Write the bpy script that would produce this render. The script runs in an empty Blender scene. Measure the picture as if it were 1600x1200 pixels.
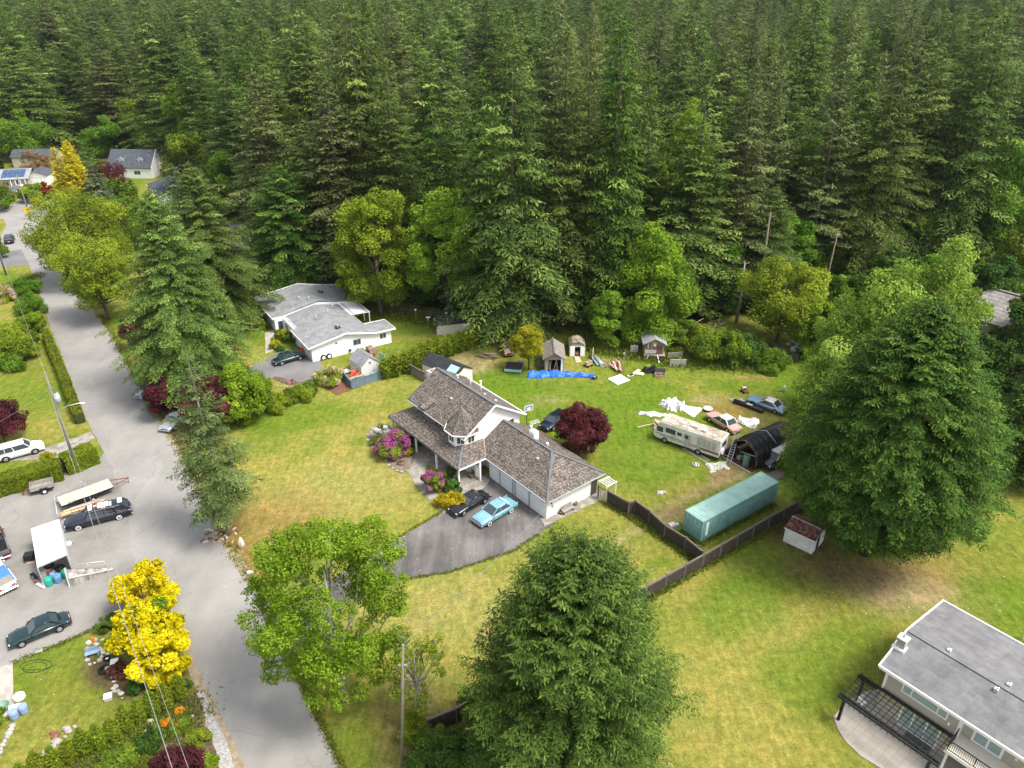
import bpy, bmesh, math, random
import numpy as np
from mathutils import Vector, Matrix
R=math.radians
S=bpy.context.scene
COL=S.collection
# ---------------------------------------------------------------- camera, sky, sun, exposure
CAMF,PITCH,CH=1160.0,28.3,50.0
cam=bpy.data.cameras.new('camera'); co=bpy.data.objects.new('camera',cam); COL.objects.link(co)
co.location=(0,0,CH); co.rotation_euler=(R(90-PITCH),0,0)
cam.sensor_width=36; cam.lens=36*CAMF/1600; cam.clip_end=8000; cam.clip_start=.5
S.camera=co
SUN_EL,SUN_AZ=R(58),R(112)      # azimuth clockwise from +Y: the sun stands to the right
w=bpy.data.worlds.new("World"); S.world=w; w.use_nodes=True
nt=w.node_tree; bg=nt.nodes['Background']; sky=nt.nodes.new('ShaderNodeTexSky')
sky.sky_type='NISHITA'; sky.sun_disc=False; sky.sun_elevation=SUN_EL; sky.sun_rotation=SUN_AZ
sky.dust_density=3.0; sky.ozone_density=1.0; sky.air_density=1.0
hs=nt.nodes.new('ShaderNodeHueSaturation'); hs.inputs['Saturation'].default_value=.35   # thin cloud whitens the sky
nt.links.new(sky.outputs[0],hs.inputs['Color']); nt.links.new(hs.outputs[0],bg.inputs[0]); bg.inputs[1].default_value=0.15
sl=bpy.data.lights.new('sun','SUN'); sl.energy=2.2; sl.angle=R(18); sl.color=(1,.95,.87)
so=bpy.data.objects.new('sun',sl); COL.objects.link(so)
sd=Vector((math.cos(SUN_EL)*math.sin(SUN_AZ),math.cos(SUN_EL)*math.cos(SUN_AZ),math.sin(SUN_EL)))
so.rotation_euler=sd.to_track_quat('Z','Y').to_euler()
S.view_settings.view_transform='Standard'; S.view_settings.look='None'; S.view_settings.gamma=1
S.view_settings.exposure=1.2
S.render.engine='CYCLES'
S.cycles.max_bounces=6; S.cycles.diffuse_bounces=3; S.cycles.transmission_bounces=4; S.cycles.transparent_max_bounces=8; S.cycles.volume_bounces=0

# ---------------------------------------------------------------- a survey point of the photo -> metres on the level z
_p=R(PITCH)
def G(x,y,z=0):
    dx=(x-800)/CAMF; dy=math.cos(_p)-(y-600)/CAMF*math.sin(_p); dz=-math.sin(_p)-(y-600)/CAMF*math.cos(_p)
    t=(CH-z)/-dz; return (dx*t,dy*t)
def depth(X,Y,Z=0): return Y*math.cos(_p)+(CH-Z)*math.sin(_p)
def PR(X,Y,Z=0):
    fy=depth(X,Y,Z); u=Y*math.sin(_p)-(CH-Z)*math.cos(_p); return (800+CAMF*X/fy,600-CAMF*u/fy)
def HT(X,Y,ty):
    lo,hi=0,80
    for i in range(40):
        m=(lo+hi)/2
        if PR(X,Y,m)[1]>ty: lo=m
        else: hi=m
    return m

# ---------------------------------------------------------------- scene tools
def tag(o,label=None,cat=None,group=None,kind=None):
    if label: o['label']=label
    if cat: o['category']=cat
    if group: o['group']=group
    if kind: o['kind']=kind
    return o
def T(name,label,cat,loc=(0,0,0),rot=0,group=None,scale=None):
    o=bpy.data.objects.new(name,None); COL.objects.link(o); o.empty_display_size=.2
    if len(loc)==2: loc=(loc[0],loc[1],0)
    o.location=loc; o.rotation_euler=(0,0,rot)
    if scale: o.scale=scale
    return tag(o,label,cat,group)
def dup(root,loc,rot=0,label=None,group=None,scale=None,cat=None):
    r=root.copy(); COL.objects.link(r)
    if len(loc)==2: loc=(loc[0],loc[1],0)
    r.location=loc; r.rotation_euler=(0,0,rot)
    if scale: r.scale=scale
    if label: r['label']=label
    if group: r['group']=group
    if cat: r['category']=cat
    for ch in KIDS.get(root.name,[]):
        c=ch.copy(); COL.objects.link(c); c.parent=r; KIDS.setdefault(r.name,[]).append(c)
        for g in KIDS.get(ch.name,[]):
            d=g.copy(); COL.objects.link(d); d.parent=c; KIDS.setdefault(c.name,[]).append(d)
    return r
KIDS={}
def link(o,parent):
    COL.objects.link(o)
    if parent is not None:
        o.parent=parent; KIDS.setdefault(parent.name,[]).append(o)
    return o
class MB:
    def __init__(s): s.v=[];s.f=[];s.m=[];s.sm=[]
    def face(s,pts,m,smooth=False):
        b=len(s.v); s.v+= [tuple(p) for p in pts]; s.f.append(tuple(range(b,b+len(pts)))); s.m.append(m); s.sm.append(smooth)
    def mesh(s,vs,fs,m,smooth=False):
        b=len(s.v); s.v+=[tuple(p) for p in vs]
        for f in fs: s.f.append(tuple(b+i for i in f)); s.m.append(m); s.sm.append(smooth)
        return s
    def box(s,x0,x1,y0,y1,z0,z1,m):
        v=[(x,y,z) for z in (z0,z1) for y in (y0,y1) for x in (x0,x1)]
        return s.mesh(v,[(0,2,3,1),(4,5,7,6),(0,1,5,4),(1,3,7,5),(3,2,6,7),(2,0,4,6)],m)
    def bar(s,a,b,w,h,m,up=(0,0,1)):
        a=Vector(a);b=Vector(b);d=(b-a)
        if d.length<1e-6: return s
        d.normalize(); u=Vector(up)
        if abs(d.dot(u))>.98: u=Vector((1,0,0))
        r=d.cross(u).normalized(); u=r.cross(d).normalized(); r*=w/2; u*=h/2
        v=[p+q for p in (a,b) for q in (-r-u,r-u,r+u,-r+u)]
        return s.mesh(v,[(0,1,2,3)[::-1],(4,5,6,7),(0,1,5,4),(1,2,6,5),(2,3,7,6),(3,0,4,7)],m)
    def tube(s,pts,rad,m,n=8,cap=True,smooth=True):
        pts=[Vector(p) for p in pts]
        if not hasattr(rad,'__len__'): rad=[rad]*len(pts)
        vs=[];prev=None
        for i,p in enumerate(pts):
            d=(pts[min(i+1,len(pts)-1)]-pts[max(i-1,0)])
            d=d.normalized() if d.length>0 else Vector((0,0,1))
            u=Vector((0,0,1)) if abs(d.z)<.95 else Vector((1,0,0))
            if prev is not None and abs(prev.dot(d))<.95: u=prev
            r=d.cross(u).normalized(); u2=r.cross(d).normalized(); prev=u2
            for k in range(n):
                a=2*math.pi*k/n; vs.append(p+(r*math.cos(a)+u2*math.sin(a))*rad[i])
        fs=[(i*n+k,i*n+(k+1)%n,(i+1)*n+(k+1)%n,(i+1)*n+k) for i in range(len(pts)-1) for k in range(n)]
        s.mesh(vs,fs,m,smooth)
        if cap:
            b=len(s.v)-len(vs); s.f.append(tuple(b+k for k in range(n))[::-1]); s.m.append(m); s.sm.append(False)
            e=b+(len(pts)-1)*n; s.f.append(tuple(e+k for k in range(n))); s.m.append(m); s.sm.append(False)
        return s
    def prism(s,poly,z0,z1,m,ms=None):
        n=len(poly); A=sum(poly[i][0]*poly[(i+1)%n][1]-poly[(i+1)%n][0]*poly[i][1] for i in range(n))
        if A<0: poly=poly[::-1]
        v=[(p[0],p[1],z0) for p in poly]+[(p[0],p[1],z1) for p in poly]
        s.mesh(v,[tuple(range(n,2*n)),tuple(range(n))[::-1]],m)
        return s.mesh(v,[(i,(i+1)%n,(i+1)%n+n,i+n) for i in range(n)],ms or m)
    def slab(s,pts,t,m):
        """a sheet through 3-4 points, thickness t downwards along its normal"""
        P=[Vector(p) for p in pts]; nrm=(P[1]-P[0]).cross(P[2]-P[0]).normalized()
        if nrm.z<0: P=P[::-1]; nrm=-nrm
        n=len(P); v=P+[p-nrm*t for p in P]
        return s.mesh(v,[tuple(range(n)),tuple(range(n,2*n))[::-1]]+[(i,i+n,(i+1)%n+n,(i+1)%n) for i in range(n)],m)
    def sph(s,c,r,m,nu=10,nv=6,z0=-1):
        if not hasattr(r,'__len__'): r=(r,r,r)
        vs=[];
        for j in range(nv+1):
            ph=math.pi*(-.5+j/nv); ph=max(ph,math.asin(max(-1,z0)))
            for i in range(nu):
                a=2*math.pi*i/nu; vs.append((c[0]+r[0]*math.cos(ph)*math.cos(a),c[1]+r[1]*math.cos(ph)*math.sin(a),c[2]+r[2]*math.sin(ph)))
        return s.mesh(vs,[(j*nu+i,j*nu+(i+1)%nu,(j+1)*nu+(i+1)%nu,(j+1)*nu+i) for j in range(nv) for i in range(nu)],m,True)
    def lathe(s,prof,m,n=14,c=(0,0,0),smooth=True):
        vs=[(c[0]+r*math.cos(2*math.pi*k/n),c[1]+r*math.sin(2*math.pi*k/n),c[2]+z) for r,z in prof for k in range(n)]
        return s.mesh(vs,[(j*n+k,j*n+(k+1)%n,(j+1)*n+(k+1)%n,(j+1)*n+k) for j in range(len(prof)-1) for k in range(n)],m,smooth)
    def build(s,name,parent=None,bevel=0,seg=1):
        me=bpy.data.meshes.new(name); me.from_pydata(s.v,[],s.f)
        mats=[];
        for x in s.m:
            if x not in mats: mats.append(x)
        for x in mats: me.materials.append(M(x))
        me.polygons.foreach_set('material_index',[mats.index(x) for x in s.m])
        me.polygons.foreach_set('use_smooth',s.sm); me.update()
        o=bpy.data.objects.new(name,me); link(o,parent)
        if bevel:
            bm=o.modifiers.new('bevel','BEVEL'); bm.width=bevel; bm.segments=seg; bm.limit_method='ANGLE'; bm.angle_limit=R(40)
        return o
# ---------------------------------------------------------------- materials
MATS={};_D={}
def M(k):
    if k not in MATS: MATS[k]=_D[k](k) if k in _D else plain(k,PAL[k])
    return MATS[k]
def newmat(n):
    m=bpy.data.materials.new(n); m.use_nodes=True; t=m.node_tree; return m,t,t.nodes['Principled BSDF']
def noise(t,scale,det=4,rough=.6,co='Object',stretch=None,rot=None,dist=0):
    tc=t.nodes.new('ShaderNodeTexCoord'); n=t.nodes.new('ShaderNodeTexNoise'); n.inputs['Scale'].default_value=scale
    n.inputs['Detail'].default_value=det; n.inputs['Roughness'].default_value=rough; n.inputs['Distortion'].default_value=dist
    out=tc.outputs[co]
    if co=='World':pass
    if stretch or rot:
        mp=t.nodes.new('ShaderNodeMapping'); t.links.new(out,mp.inputs[0])
        if stretch: mp.inputs['Scale'].default_value=stretch
        if rot: mp.inputs['Rotation'].default_value=rot
        out=mp.outputs[0]
    t.links.new(out,n.inputs['Vector']); return n.outputs['Fac']
def ramp(t,fac,stops):
    r=t.nodes.new('ShaderNodeValToRGB'); e=r.color_ramp.elements
    while len(e)<len(stops): e.new(.5)
    for i,(p,c) in enumerate(stops):
        e[i].position=p; c=(c,c,c) if not hasattr(c,'__len__') else c; e[i].color=(*c[:3],1)
    t.links.new(fac,r.inputs[0]); return r.outputs[0]
def mixc(t,a,b,f,mode='MIX'):
    m=t.nodes.new('ShaderNodeMix'); m.data_type='RGBA'; m.blend_type=mode
    for s_,x in ((0,f),(6,a),(7,b)):
        if hasattr(x,'is_linked') or hasattr(x,'links'): t.links.new(x,m.inputs[s_])
        elif s_==0: m.inputs[0].default_value=x
        else: m.inputs[s_].default_value=(*x[:3],1)
    return m.outputs[2]
def bump(t,bs,fac,strength,dist=.05):
    b=t.nodes.new('ShaderNodeBump'); b.inputs['Strength'].default_value=strength; b.inputs['Distance'].default_value=dist
    t.links.new(fac,b.inputs['Height']); t.links.new(b.outputs[0],bs.inputs['Normal'])
def plain(n,spec):
    """spec: colour, roughness, metallic, wear 0..1, scale"""
    c=spec[0]; ro=spec[1] if len(spec)>1 else .7; me=spec[2] if len(spec)>2 else 0; wr=spec[3] if len(spec)>3 else .15; sc=spec[4] if len(spec)>4 else 3
    m,t,b=newmat(n); f=noise(t,sc,5,.65)
    d=tuple(x*(1-wr) for x in c); l=tuple(min(1,x*(1+wr*.6)) for x in c)
    t.links.new(ramp(t,f,[(.3,d),(.7,l)]),b.inputs['Base Color']); b.inputs['Roughness'].default_value=ro; b.inputs['Metallic'].default_value=me
    if ro>.5: b.inputs['Specular IOR Level'].default_value=.25
    return m
def two(n,c0,c1,sc=1.5,ro=.85,lo=.42,hi=.58,det=6,bmp=.3,stretch=None,co='Object'):
    m,t,b=newmat(n); f=noise(t,sc,det,.68,co,stretch); t.links.new(ramp(t,f,[(lo,c0),(hi,c1)]),b.inputs['Base Color']); b.inputs['Roughness'].default_value=ro
    b.inputs['Specular IOR Level'].default_value=.2
    if bmp: bump(t,b,noise(t,sc*6,4,.7,co,stretch),bmp,.03)
    return m
def leafmat(n,cols,trans=.25,hue=.012,val=.12,brown=0):
    """cols: dark, mid, light by the per-leaf tone; each tree shifts a little"""
    m,t,b=newmat(n)
    at=t.nodes.new('ShaderNodeAttribute'); at.attribute_name='tone'
    c=ramp(t,at.outputs['Fac'],[(0,cols[0]),(.5,cols[1]),(1,cols[2])])
    oi=t.nodes.new('ShaderNodeObjectInfo'); h=t.nodes.new('ShaderNodeHueSaturation')
    mr=t.nodes.new('ShaderNodeMapRange'); mr.inputs[3].default_value=.5-hue; mr.inputs[4].default_value=.5+hue; t.links.new(oi.outputs['Random'],mr.inputs[0])
    m2=t.nodes.new('ShaderNodeMath'); m2.operation='MULTIPLY'; m2.inputs[1].default_value=7.31; t.links.new(oi.outputs['Random'],m2.inputs[0])
    m3=t.nodes.new('ShaderNodeMath'); m3.operation='FRACT'; t.links.new(m2.outputs[0],m3.inputs[0])
    mv=t.nodes.new('ShaderNodeMapRange'); mv.inputs[3].default_value=1-val; mv.inputs[4].default_value=1+val; t.links.new(m3.outputs[0],mv.inputs[0])
    t.links.new(mr.outputs[0],h.inputs['Hue']); t.links.new(mv.outputs[0],h.inputs['Value']); t.links.new(c,h.inputs['Color'])
    out=h.outputs[0]
    t.links.new(out,b.inputs['Base Color']); b.inputs['Roughness'].default_value=.75; b.inputs['Specular IOR Level'].default_value=.12
    tr=t.nodes.new('ShaderNodeBsdfTranslucent'); mx=t.nodes.new('ShaderNodeMixShader'); mx.inputs[0].default_value=trans
    t.links.new(out,tr.inputs[0]); t.links.new(b.outputs[0],mx.inputs[1]); t.links.new(tr.outputs[0],mx.inputs[2])
    t.links.new(mx.outputs[0],t.nodes['Material Output'].inputs[0]); return m
PAL={}
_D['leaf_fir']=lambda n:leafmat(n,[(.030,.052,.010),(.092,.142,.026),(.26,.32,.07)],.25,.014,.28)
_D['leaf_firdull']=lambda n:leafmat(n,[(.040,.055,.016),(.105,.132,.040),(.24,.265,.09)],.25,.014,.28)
_D['leaf_brown']=lambda n:leafmat(n,[(.05,.03,.015),(.10,.065,.035),(.16,.11,.06)],.15)
_D['leaf_cedar']=lambda n:leafmat(n,[(.018,.042,.005),(.060,.116,.014),(.18,.265,.038)],.22)
_D['leaf_cypress']=lambda n:leafmat(n,[(.020,.044,.007),(.066,.122,.018),(.19,.28,.05)],.2)
_D['leaf_blue']=lambda n:leafmat(n,[(.05,.08,.04),(.09,.13,.065),(.17,.22,.12)],.2)
_D['leaf_maple']=lambda n:leafmat(n,[(.045,.10,.006),(.125,.245,.018),(.27,.42,.04)],.35)
_D['leaf_bright']=lambda n:leafmat(n,[(.085,.14,.006),(.20,.31,.018),(.36,.48,.045)],.4,.006,.08)
_D['leaf_maplebright']=lambda n:leafmat(n,[(.08,.16,.010),(.22,.36,.025),(.40,.54,.06)],.38,.006,.06)
_D['leaf_poplar']=lambda n:leafmat(n,[(.10,.175,.02),(.24,.35,.045),(.40,.53,.10)],.38,.005,.05)
_D['leaf_spruce']=lambda n:leafmat(n,[(.035,.065,.016),(.105,.155,.042),(.25,.32,.10)],.22)
_D['leaf_mid']=lambda n:leafmat(n,[(.05,.095,.008),(.145,.22,.018),(.30,.38,.04)],.35)
_D['leaf_olive']=lambda n:leafmat(n,[(.10,.145,.01),(.23,.295,.02),(.38,.45,.04)],.35,.004,.06)
_D['leaf_dark']=lambda n:leafmat(n,[(.030,.068,.012),(.068,.135,.021),(.135,.240,.038)],.3)
_D['leaf_hedge']=lambda n:leafmat(n,[(.065,.10,.006),(.145,.195,.012),(.26,.31,.02)],.3)
_D['leaf_gold']=lambda n:leafmat(n,[(.30,.24,.01),(.60,.50,.02),(.80,.70,.05)],.35,.003,.05)
_D['leaf_yellow']=lambda n:leafmat(n,[(.34,.29,.0),(.66,.55,.004),(.85,.74,.02)],.4,.003,.06)
_D['leaf_yellowgreen']=lambda n:leafmat(n,[(.2,.22,.01),(.36,.36,.015),(.5,.46,.03)],.4,.005,.1)
_D['leaf_purple']=lambda n:leafmat(n,[(.045,.010,.015),(.105,.022,.032),(.20,.045,.055)],.3,.01,.15)
_D['leaf_red']=lambda n:leafmat(n,[(.12,.015,.012),(.25,.03,.02),(.40,.06,.03)],.3,.01,.2)
_D['flower_magenta']=lambda n:leafmat(n,[(.20,.035,.12),(.36,.08,.22),(.58,.25,.42)],.3,.01,.1)
_D['flower_white']=lambda n:leafmat(n,[(.5,.48,.44),(.75,.73,.7),(.85,.84,.82)],.3,.01,.1)
_D['flower_pink']=lambda n:leafmat(n,[(.42,.25,.22),(.62,.42,.38),(.75,.6,.55)],.3,.01,.1)
_D['flower_orange']=lambda n:leafmat(n,[(.5,.16,.01),(.72,.28,.01),(.8,.4,.03)],.3,.01,.1)
_D['leaf_rust']=lambda n:leafmat(n,[(.14,.08,.03),(.26,.15,.06),(.4,.26,.12)],.3,.01,.2)
_D['bark']=lambda n:two(n,(.06,.045,.032),(.15,.12,.09),3,.9,stretch=(1,1,.2))
_D['bark_grey']=lambda n:two(n,(.16,.15,.13),(.34,.32,.29),4,.9,stretch=(1,1,.2))

# ---------------------------------------------------------------- foliage
def leaves(name,C,A,B,tone,mat,parent=None):
    N=len(C); V=np.empty((N,4,3),np.float32); V[:,0]=C-A; V[:,1]=C+B; V[:,2]=C+A; V[:,3]=C-B
    me=bpy.data.meshes.new(name); me.vertices.add(4*N); me.loops.add(4*N); me.polygons.add(N)
    me.vertices.foreach_set('co',V.ravel()); me.loops.foreach_set('vertex_index',np.arange(4*N,dtype=np.int32))
    me.polygons.foreach_set('loop_start',np.arange(0,4*N,4,dtype=np.int32))
    mats=mat if isinstance(mat,list) else [mat]
    for x in mats: me.materials.append(M(x))
    a=me.attributes.new('tone','FLOAT','FACE'); a.data.foreach_set('value',np.clip(tone,0,1).astype(np.float32))
    me.update(); me.validate()
    o=bpy.data.objects.new(name,me); link(o,parent); return o
NLEAF=0
def unit(a): return a/np.maximum(np.linalg.norm(a,axis=-1,keepdims=True),1e-9)
def prof_fir(t): return (1-t)**.68*(.72+.28*np.minimum(1,t/.15))*1.0
def prof_cone(t): return (1-t)**.9
def prof_ovoid(t): return np.minimum(1,.38+t*2.4)*np.clip(1-(np.maximum(0,t-.25)/.75)**1.5,0,1)**.8
def prof_dome(t): return (np.clip(1-t**1.9,0,1)**.72)*(.8+.2*np.minimum(1,t/.18))
def prof_spire(t): return (1-t)**.62*(.8+.2*np.minimum(1,t/.15))
def prof_bullet(t): return np.minimum(1,(1-t)*1.9)**.85*(.8+.2*np.minimum(1,t/.15))
def prof_narrow(t): return np.minimum(1,(1-t)*2.6)**.7*(.75+.25*np.minimum(1,t/.2))
def conifer(H,Rad,seed,prof=prof_fir,z0=.06,step=.65,per=7,ls=.42,lw=.13,twig=.38,droop=.25,rise=.15,tone0=.35,irr=.25,bare=0,dens=1.0,fill=0,tmax=1.3,inner=.16):
    """crown arrays of a tree of whorled fronds; returns C,A,B,tone and the branch list"""
    g=np.random.default_rng(seed); C=[];A=[];B=[];TN=[];BR=[]
    zs=np.arange(z0*H,H*.985,step)
    lob=g.normal(size=8)*irr*.5
    for z in zs:
        t=(z-z0*H)/(H*(1-z0)); rr=Rad*float(prof(t)); 
        n=max(3,int(round(per*(.35+.65*min(1,rr/Rad*1.3)))))
        a0=g.uniform(0,6.28)
        for k in range(n):
            if g.random()<bare*(1-t): continue
            a=a0+6.283*k/n+g.normal()*.25; zz=z+g.normal()*step*.45
            wob=1+sum(lob[j]*math.sin(a*(j%3+1)+zz*.35*(j+1)+j) for j in range(4))*.35
            L=max(.35,rr*wob*(1+g.normal()*irr*.55)); L=min(L,Rad*1.3)
            d=np.array([math.cos(a),math.sin(a),0]); side=np.array([-d[1],d[0],0])
            ns=max(2,int(L/twig)); s=(np.arange(ns)+.6)/ns
            s=s[s>(inner if L<3 else max(inner,.3))]
            hz=lambda s_: zz+L*(rise*s_*(1+2*t)-droop*(1.2-t*.9)*s_**2)
            BR.append((zz,a,L,rise,droop,t)); bt=g.normal()*.16
            for sg in (-1,1):
                tl=(1.08-s)*L*.42+.22; tl=np.minimum(tl,tmax)*g.uniform(.7,1.25,len(s))
                cnt=np.maximum(1,np.round(tl/ls*dens*1.15)).astype(int)
                idx=np.repeat(np.arange(len(s)),cnt); q=np.concatenate([(np.arange(c)+.5)/c for c in cnt])
                ss=s[idx]; tt=tl[idx]
                u=unit(d*.75+side*sg*.8)
                P=d*(ss*L)[:,None]+u*(q*tt)[:,None]; P[:,2]+=hz(ss)-q*tt*droop*.9
                P+=g.normal(size=P.shape)*.09*ls/.42
                dr=unit(u[None]+g.normal(size=P.shape)*.36+np.array([0,0,-droop*1.1])[None])
                up=unit(np.array([0,0,1.])[None]+g.normal(size=P.shape)*.34+d[None]*.3)
                b=unit(np.cross(dr,up)); sz=g.uniform(.7,1.25,len(P))
                C.append(P);A.append(dr*(ls*.62*sz)[:,None]);B.append(b*(lw*sz)[:,None])
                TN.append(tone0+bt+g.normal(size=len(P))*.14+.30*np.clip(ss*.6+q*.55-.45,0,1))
    # leader
    n=int(30*dens); zt=H-g.random(n)*step*4; P=np.stack([g.normal(size=n)*.12*(H-zt+.15),g.normal(size=n)*.12*(H-zt+.15),zt],1)
    dr=unit(g.normal(size=(n,3))*.6+np.array([0,0,.9])); b=unit(np.cross(dr,g.normal(size=(n,3))))
    C.append(P);A.append(dr*ls*.7);B.append(b*lw);TN.append(np.full(n,tone0+.25))
    global NLEAF; NLEAF+=sum(map(len,C)); print('conifer',seed,sum(map(len,C)))
    return np.concatenate(C),np.concatenate(A),np.concatenate(B),np.concatenate(TN),BR
def conifer_tree(root,H,Rad,seed,mat,trunk_r=None,bmat='bark',limbs=True,**k):
    C,A,B,TN,BR=conifer(H,Rad,seed,**k)
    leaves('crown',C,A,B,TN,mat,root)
    r=trunk_r or H*.011; mb=MB(); mb.tube([(0,0,-.3),(0,0,H*.3),(0,0,H*.7),(0,0,H*.97)],[r*1.25,r*.85,r*.45,.03],bmat,8)
    if limbs:
        rnd=random.Random(seed)
        for (zz,a,L,ri,dp,t) in BR[::3]:
            if L<1.0: continue
            f=lambda s:(math.cos(a)*L*s,math.sin(a)*L*s,zz+L*(ri*s*(1+2*t)-dp*(1.2-t*.9)*s*s)-.05)
            mb.tube([f(0),f(.5),f(.85)],[r*.16,r*.1,.02],bmat,4,cap=False)
    mb.build('trunk',root); return root
def broadleaf(H,Rad,seed,zb=.15,nl=26,n=9000,ls=.3,lw=.5,tone0=.4,lobe=.34,flat=.8,shape='ell',asym=.15,inner=.25,sub=True,gap=0):
    """crown of leafy lobes on limbs"""
    ls*=.74; n=int(n*1.7); nl=int(nl*max(1,min(2.2,H/(2.2*Rad))))
    g=np.random.default_rng(seed); cz=H*(zb+(1-zb)*.52); rz=H*(1-zb)*.5
    pts=[]
    tries=0
    while len(pts)<nl and tries<4000:
        tries+=1
        v=unit(g.normal(size=3)); rr=g.uniform(.35,.86)**.6
        if shape=='flame':
            zt=g.random(); a=g.uniform(0,6.28); q=(np.sin(np.pi*(.12+.88*zt)**.8)**.8)*g.uniform(.3,.75)
            p=np.array([math.cos(a)*q*Rad,math.sin(a)*q*Rad,H*zb+H*(1-zb)*zt*.93])
        else:
            p=v*rr*np.array([Rad*.98,Rad*.98,rz*1.02])+np.array([0,0,cz])
            if p[2]<cz*.6 and g.random()<.15: continue
        r=Rad*lobe*g.uniform(.7,1.25)
        if all(np.linalg.norm(p-q_[0])>.55*(r+q_[1])*.8 for q_ in pts) or tries>2000: pts.append((p,r))
    C=[];A=[];B=[];TN=[]; tot=sum(r*r for p,r in pts)
    for p,r in pts:
        m=int(n*r*r/tot); lt=g.normal()*.13
        # sub-clumps on the lobe surface give a knobbly outline
        ns=max(5,int(12)); sv=unit(g.normal(size=(ns,3))+np.array([0,0,.25])); sr=r*g.uniform(.28,.5,ns)
        k=g.integers(0,ns,m); on=g.random(m)<(.72 if sub else 0)
        v=unit(g.normal(size=(m,3))); rad=g.uniform(.45,1,m)**.5
        P=v*(rad*r)[:,None]*np.array([1,1,flat])
        P2=sv[k]*(r*.72)*np.array([1,1,flat])+unit(g.normal(size=(m,3)))*(sr[k]*g.uniform(.3,1,m)**.5)[:,None]
        P=np.where(on[:,None],P2,P)
        if gap: keep=g.random(m)>gap; P=P[keep]; k=k[keep]; on=on[keep]; v=v[keep]; m=len(P)
        out=unit(P); nrm=unit(out*.7+np.array([0,0,.55])+g.normal(size=(m,3))*.6)
        a=unit(np.cross(nrm,g.normal(size=(m,3)))); b=np.cross(nrm,a); sz=g.uniform(.6,1.3,m)*ls
        kt=g.normal(size=ns)*.1
        C.append(P+p);A.append(a*sz[:,None]*.6);B.append(b*(sz*lw)[:,None]);TN.append(tone0+lt+np.where(on,kt[k],0)+g.normal(size=m)*.13)
    return np.concatenate(C),np.concatenate(A),np.concatenate(B),np.concatenate(TN),pts
def broadleaf_tree(root,H,Rad,seed,mat,trunk_r=None,bmat='bark',twigs=0,**k):
    C,A,B,TN,pts=broadleaf(H,Rad,seed,**k)
    zb=k.get('zb',.15); mats=mat if isinstance(mat,list) else [mat]
    o=leaves('crown',C,A,B,TN,mats[0],root)
    if len(mats)>1:
        g=np.random.default_rng(seed+5); o.data.materials.append(M(mats[1]))
        f=k.get('_f',.3); 
    r=trunk_r or max(.06,H*.018); mb=MB(); rnd=random.Random(seed)
    zt=H*(zb*.9+.12); mb.tube([(0,0,-.2),(rnd.uniform(-.05,.05)*H*.3,0,zt*.6),(0,0,zt),(0,0,H*.75)],[r*1.2,r,r*.8,r*.15],bmat,8)
    for i_,(p,rr) in enumerate(pts):
        if len(pts)>40 and i_%(6 if len(pts)>80 else 3): continue
        q=Vector(p); b=Vector((0,0,min(max(zt*.5,q.z*.55),H*.7))); mid=(b+q)/2+Vector((rnd.uniform(-.1,.1)*Rad,rnd.uniform(-.1,.1)*Rad,-.04*H))
        mb.tube([b,mid,q],[r*.45,r*.28,r*.1],bmat,5,cap=False)
        for j in range(twigs):
            e=q+Vector((rnd.gauss(0,1),rnd.gauss(0,1),rnd.gauss(.3,1))).normalized()*rr*rnd.uniform(.8,1.35)
            m2=(q+e)/2+Vector((rnd.gauss(0,.1),rnd.gauss(0,.1),rnd.gauss(0,.1)))*rr; mb.tube([q,m2,e],[r*.13,r*.08,.012],bmat,4,cap=False)
    mb.build('trunk',root); return root
def recolour(o,mat,frac,seed,fn=None):
    """give a share of the leaves (picked by clump) a second real leaf or flower colour"""
    me=o.data; me.materials.append(M(mat)); n=len(me.polygons); i=len(me.materials)-1
    c=np.empty(n*12,np.float32); me.vertices.foreach_get('co',c); c=c.reshape(n,4,3).mean(1)
    g=np.random.default_rng(seed); 
    s=np.sin(c[:,0]*3.1+seed)+np.sin(c[:,1]*2.7+seed*2)+np.sin(c[:,2]*3.3+seed*3)+g.normal(size=n)*.8
    if fn is not None: s=fn(c)+g.normal(size=n)*.25
    th=np.quantile(s,1-frac) if fn is None else 0
    mi=np.zeros(n,np.int32); mi[s>th]=i; me.polygons.foreach_set('material_index',mi); me.update()
def at(px,py,ty=None,wpx=None):
    X,Y=G(px,py); H=HT(X,Y,ty) if ty is not None else 0
    r=wpx*depth(X,Y,H*.35)/CAMF/2 if wpx else 0
    return X,Y,H,r
_D['flower_magpale']=lambda n:leafmat(n,[(.5,.18,.32),(.62,.28,.42),(.75,.45,.55)],.3,.01,.1)
_D['leaf_yellowshrub']=lambda n:leafmat(n,[(.24,.19,.01),(.46,.36,.01),(.62,.5,.03)],.35,.005,.05)
_D['leaf_purple2']=lambda n:leafmat(n,[(.05,.02,.015),(.11,.035,.028),(.18,.07,.05)],.3,.01,.2)
# ================================================================ THE SETTING
def poly(pts): return [G(*p) for p in pts]
LINE=[(-300,228),(0,232),(230,228),(262,262),(330,300),(385,318),(420,425),(520,440),(640,478),(720,492),(800,500),(900,505),(1000,510),(1080,515),(1150,492),(1250,470),(1400,436),(1500,412),(1700,400),(2300,380)]
LX=[p[0] for p in LINE];LY=[p[1] for p in LINE]
def in_forest(X,Y,off=0):
    x,y=PR(X,Y,0); return y+off<np.interp(x,LX,LY)
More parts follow.
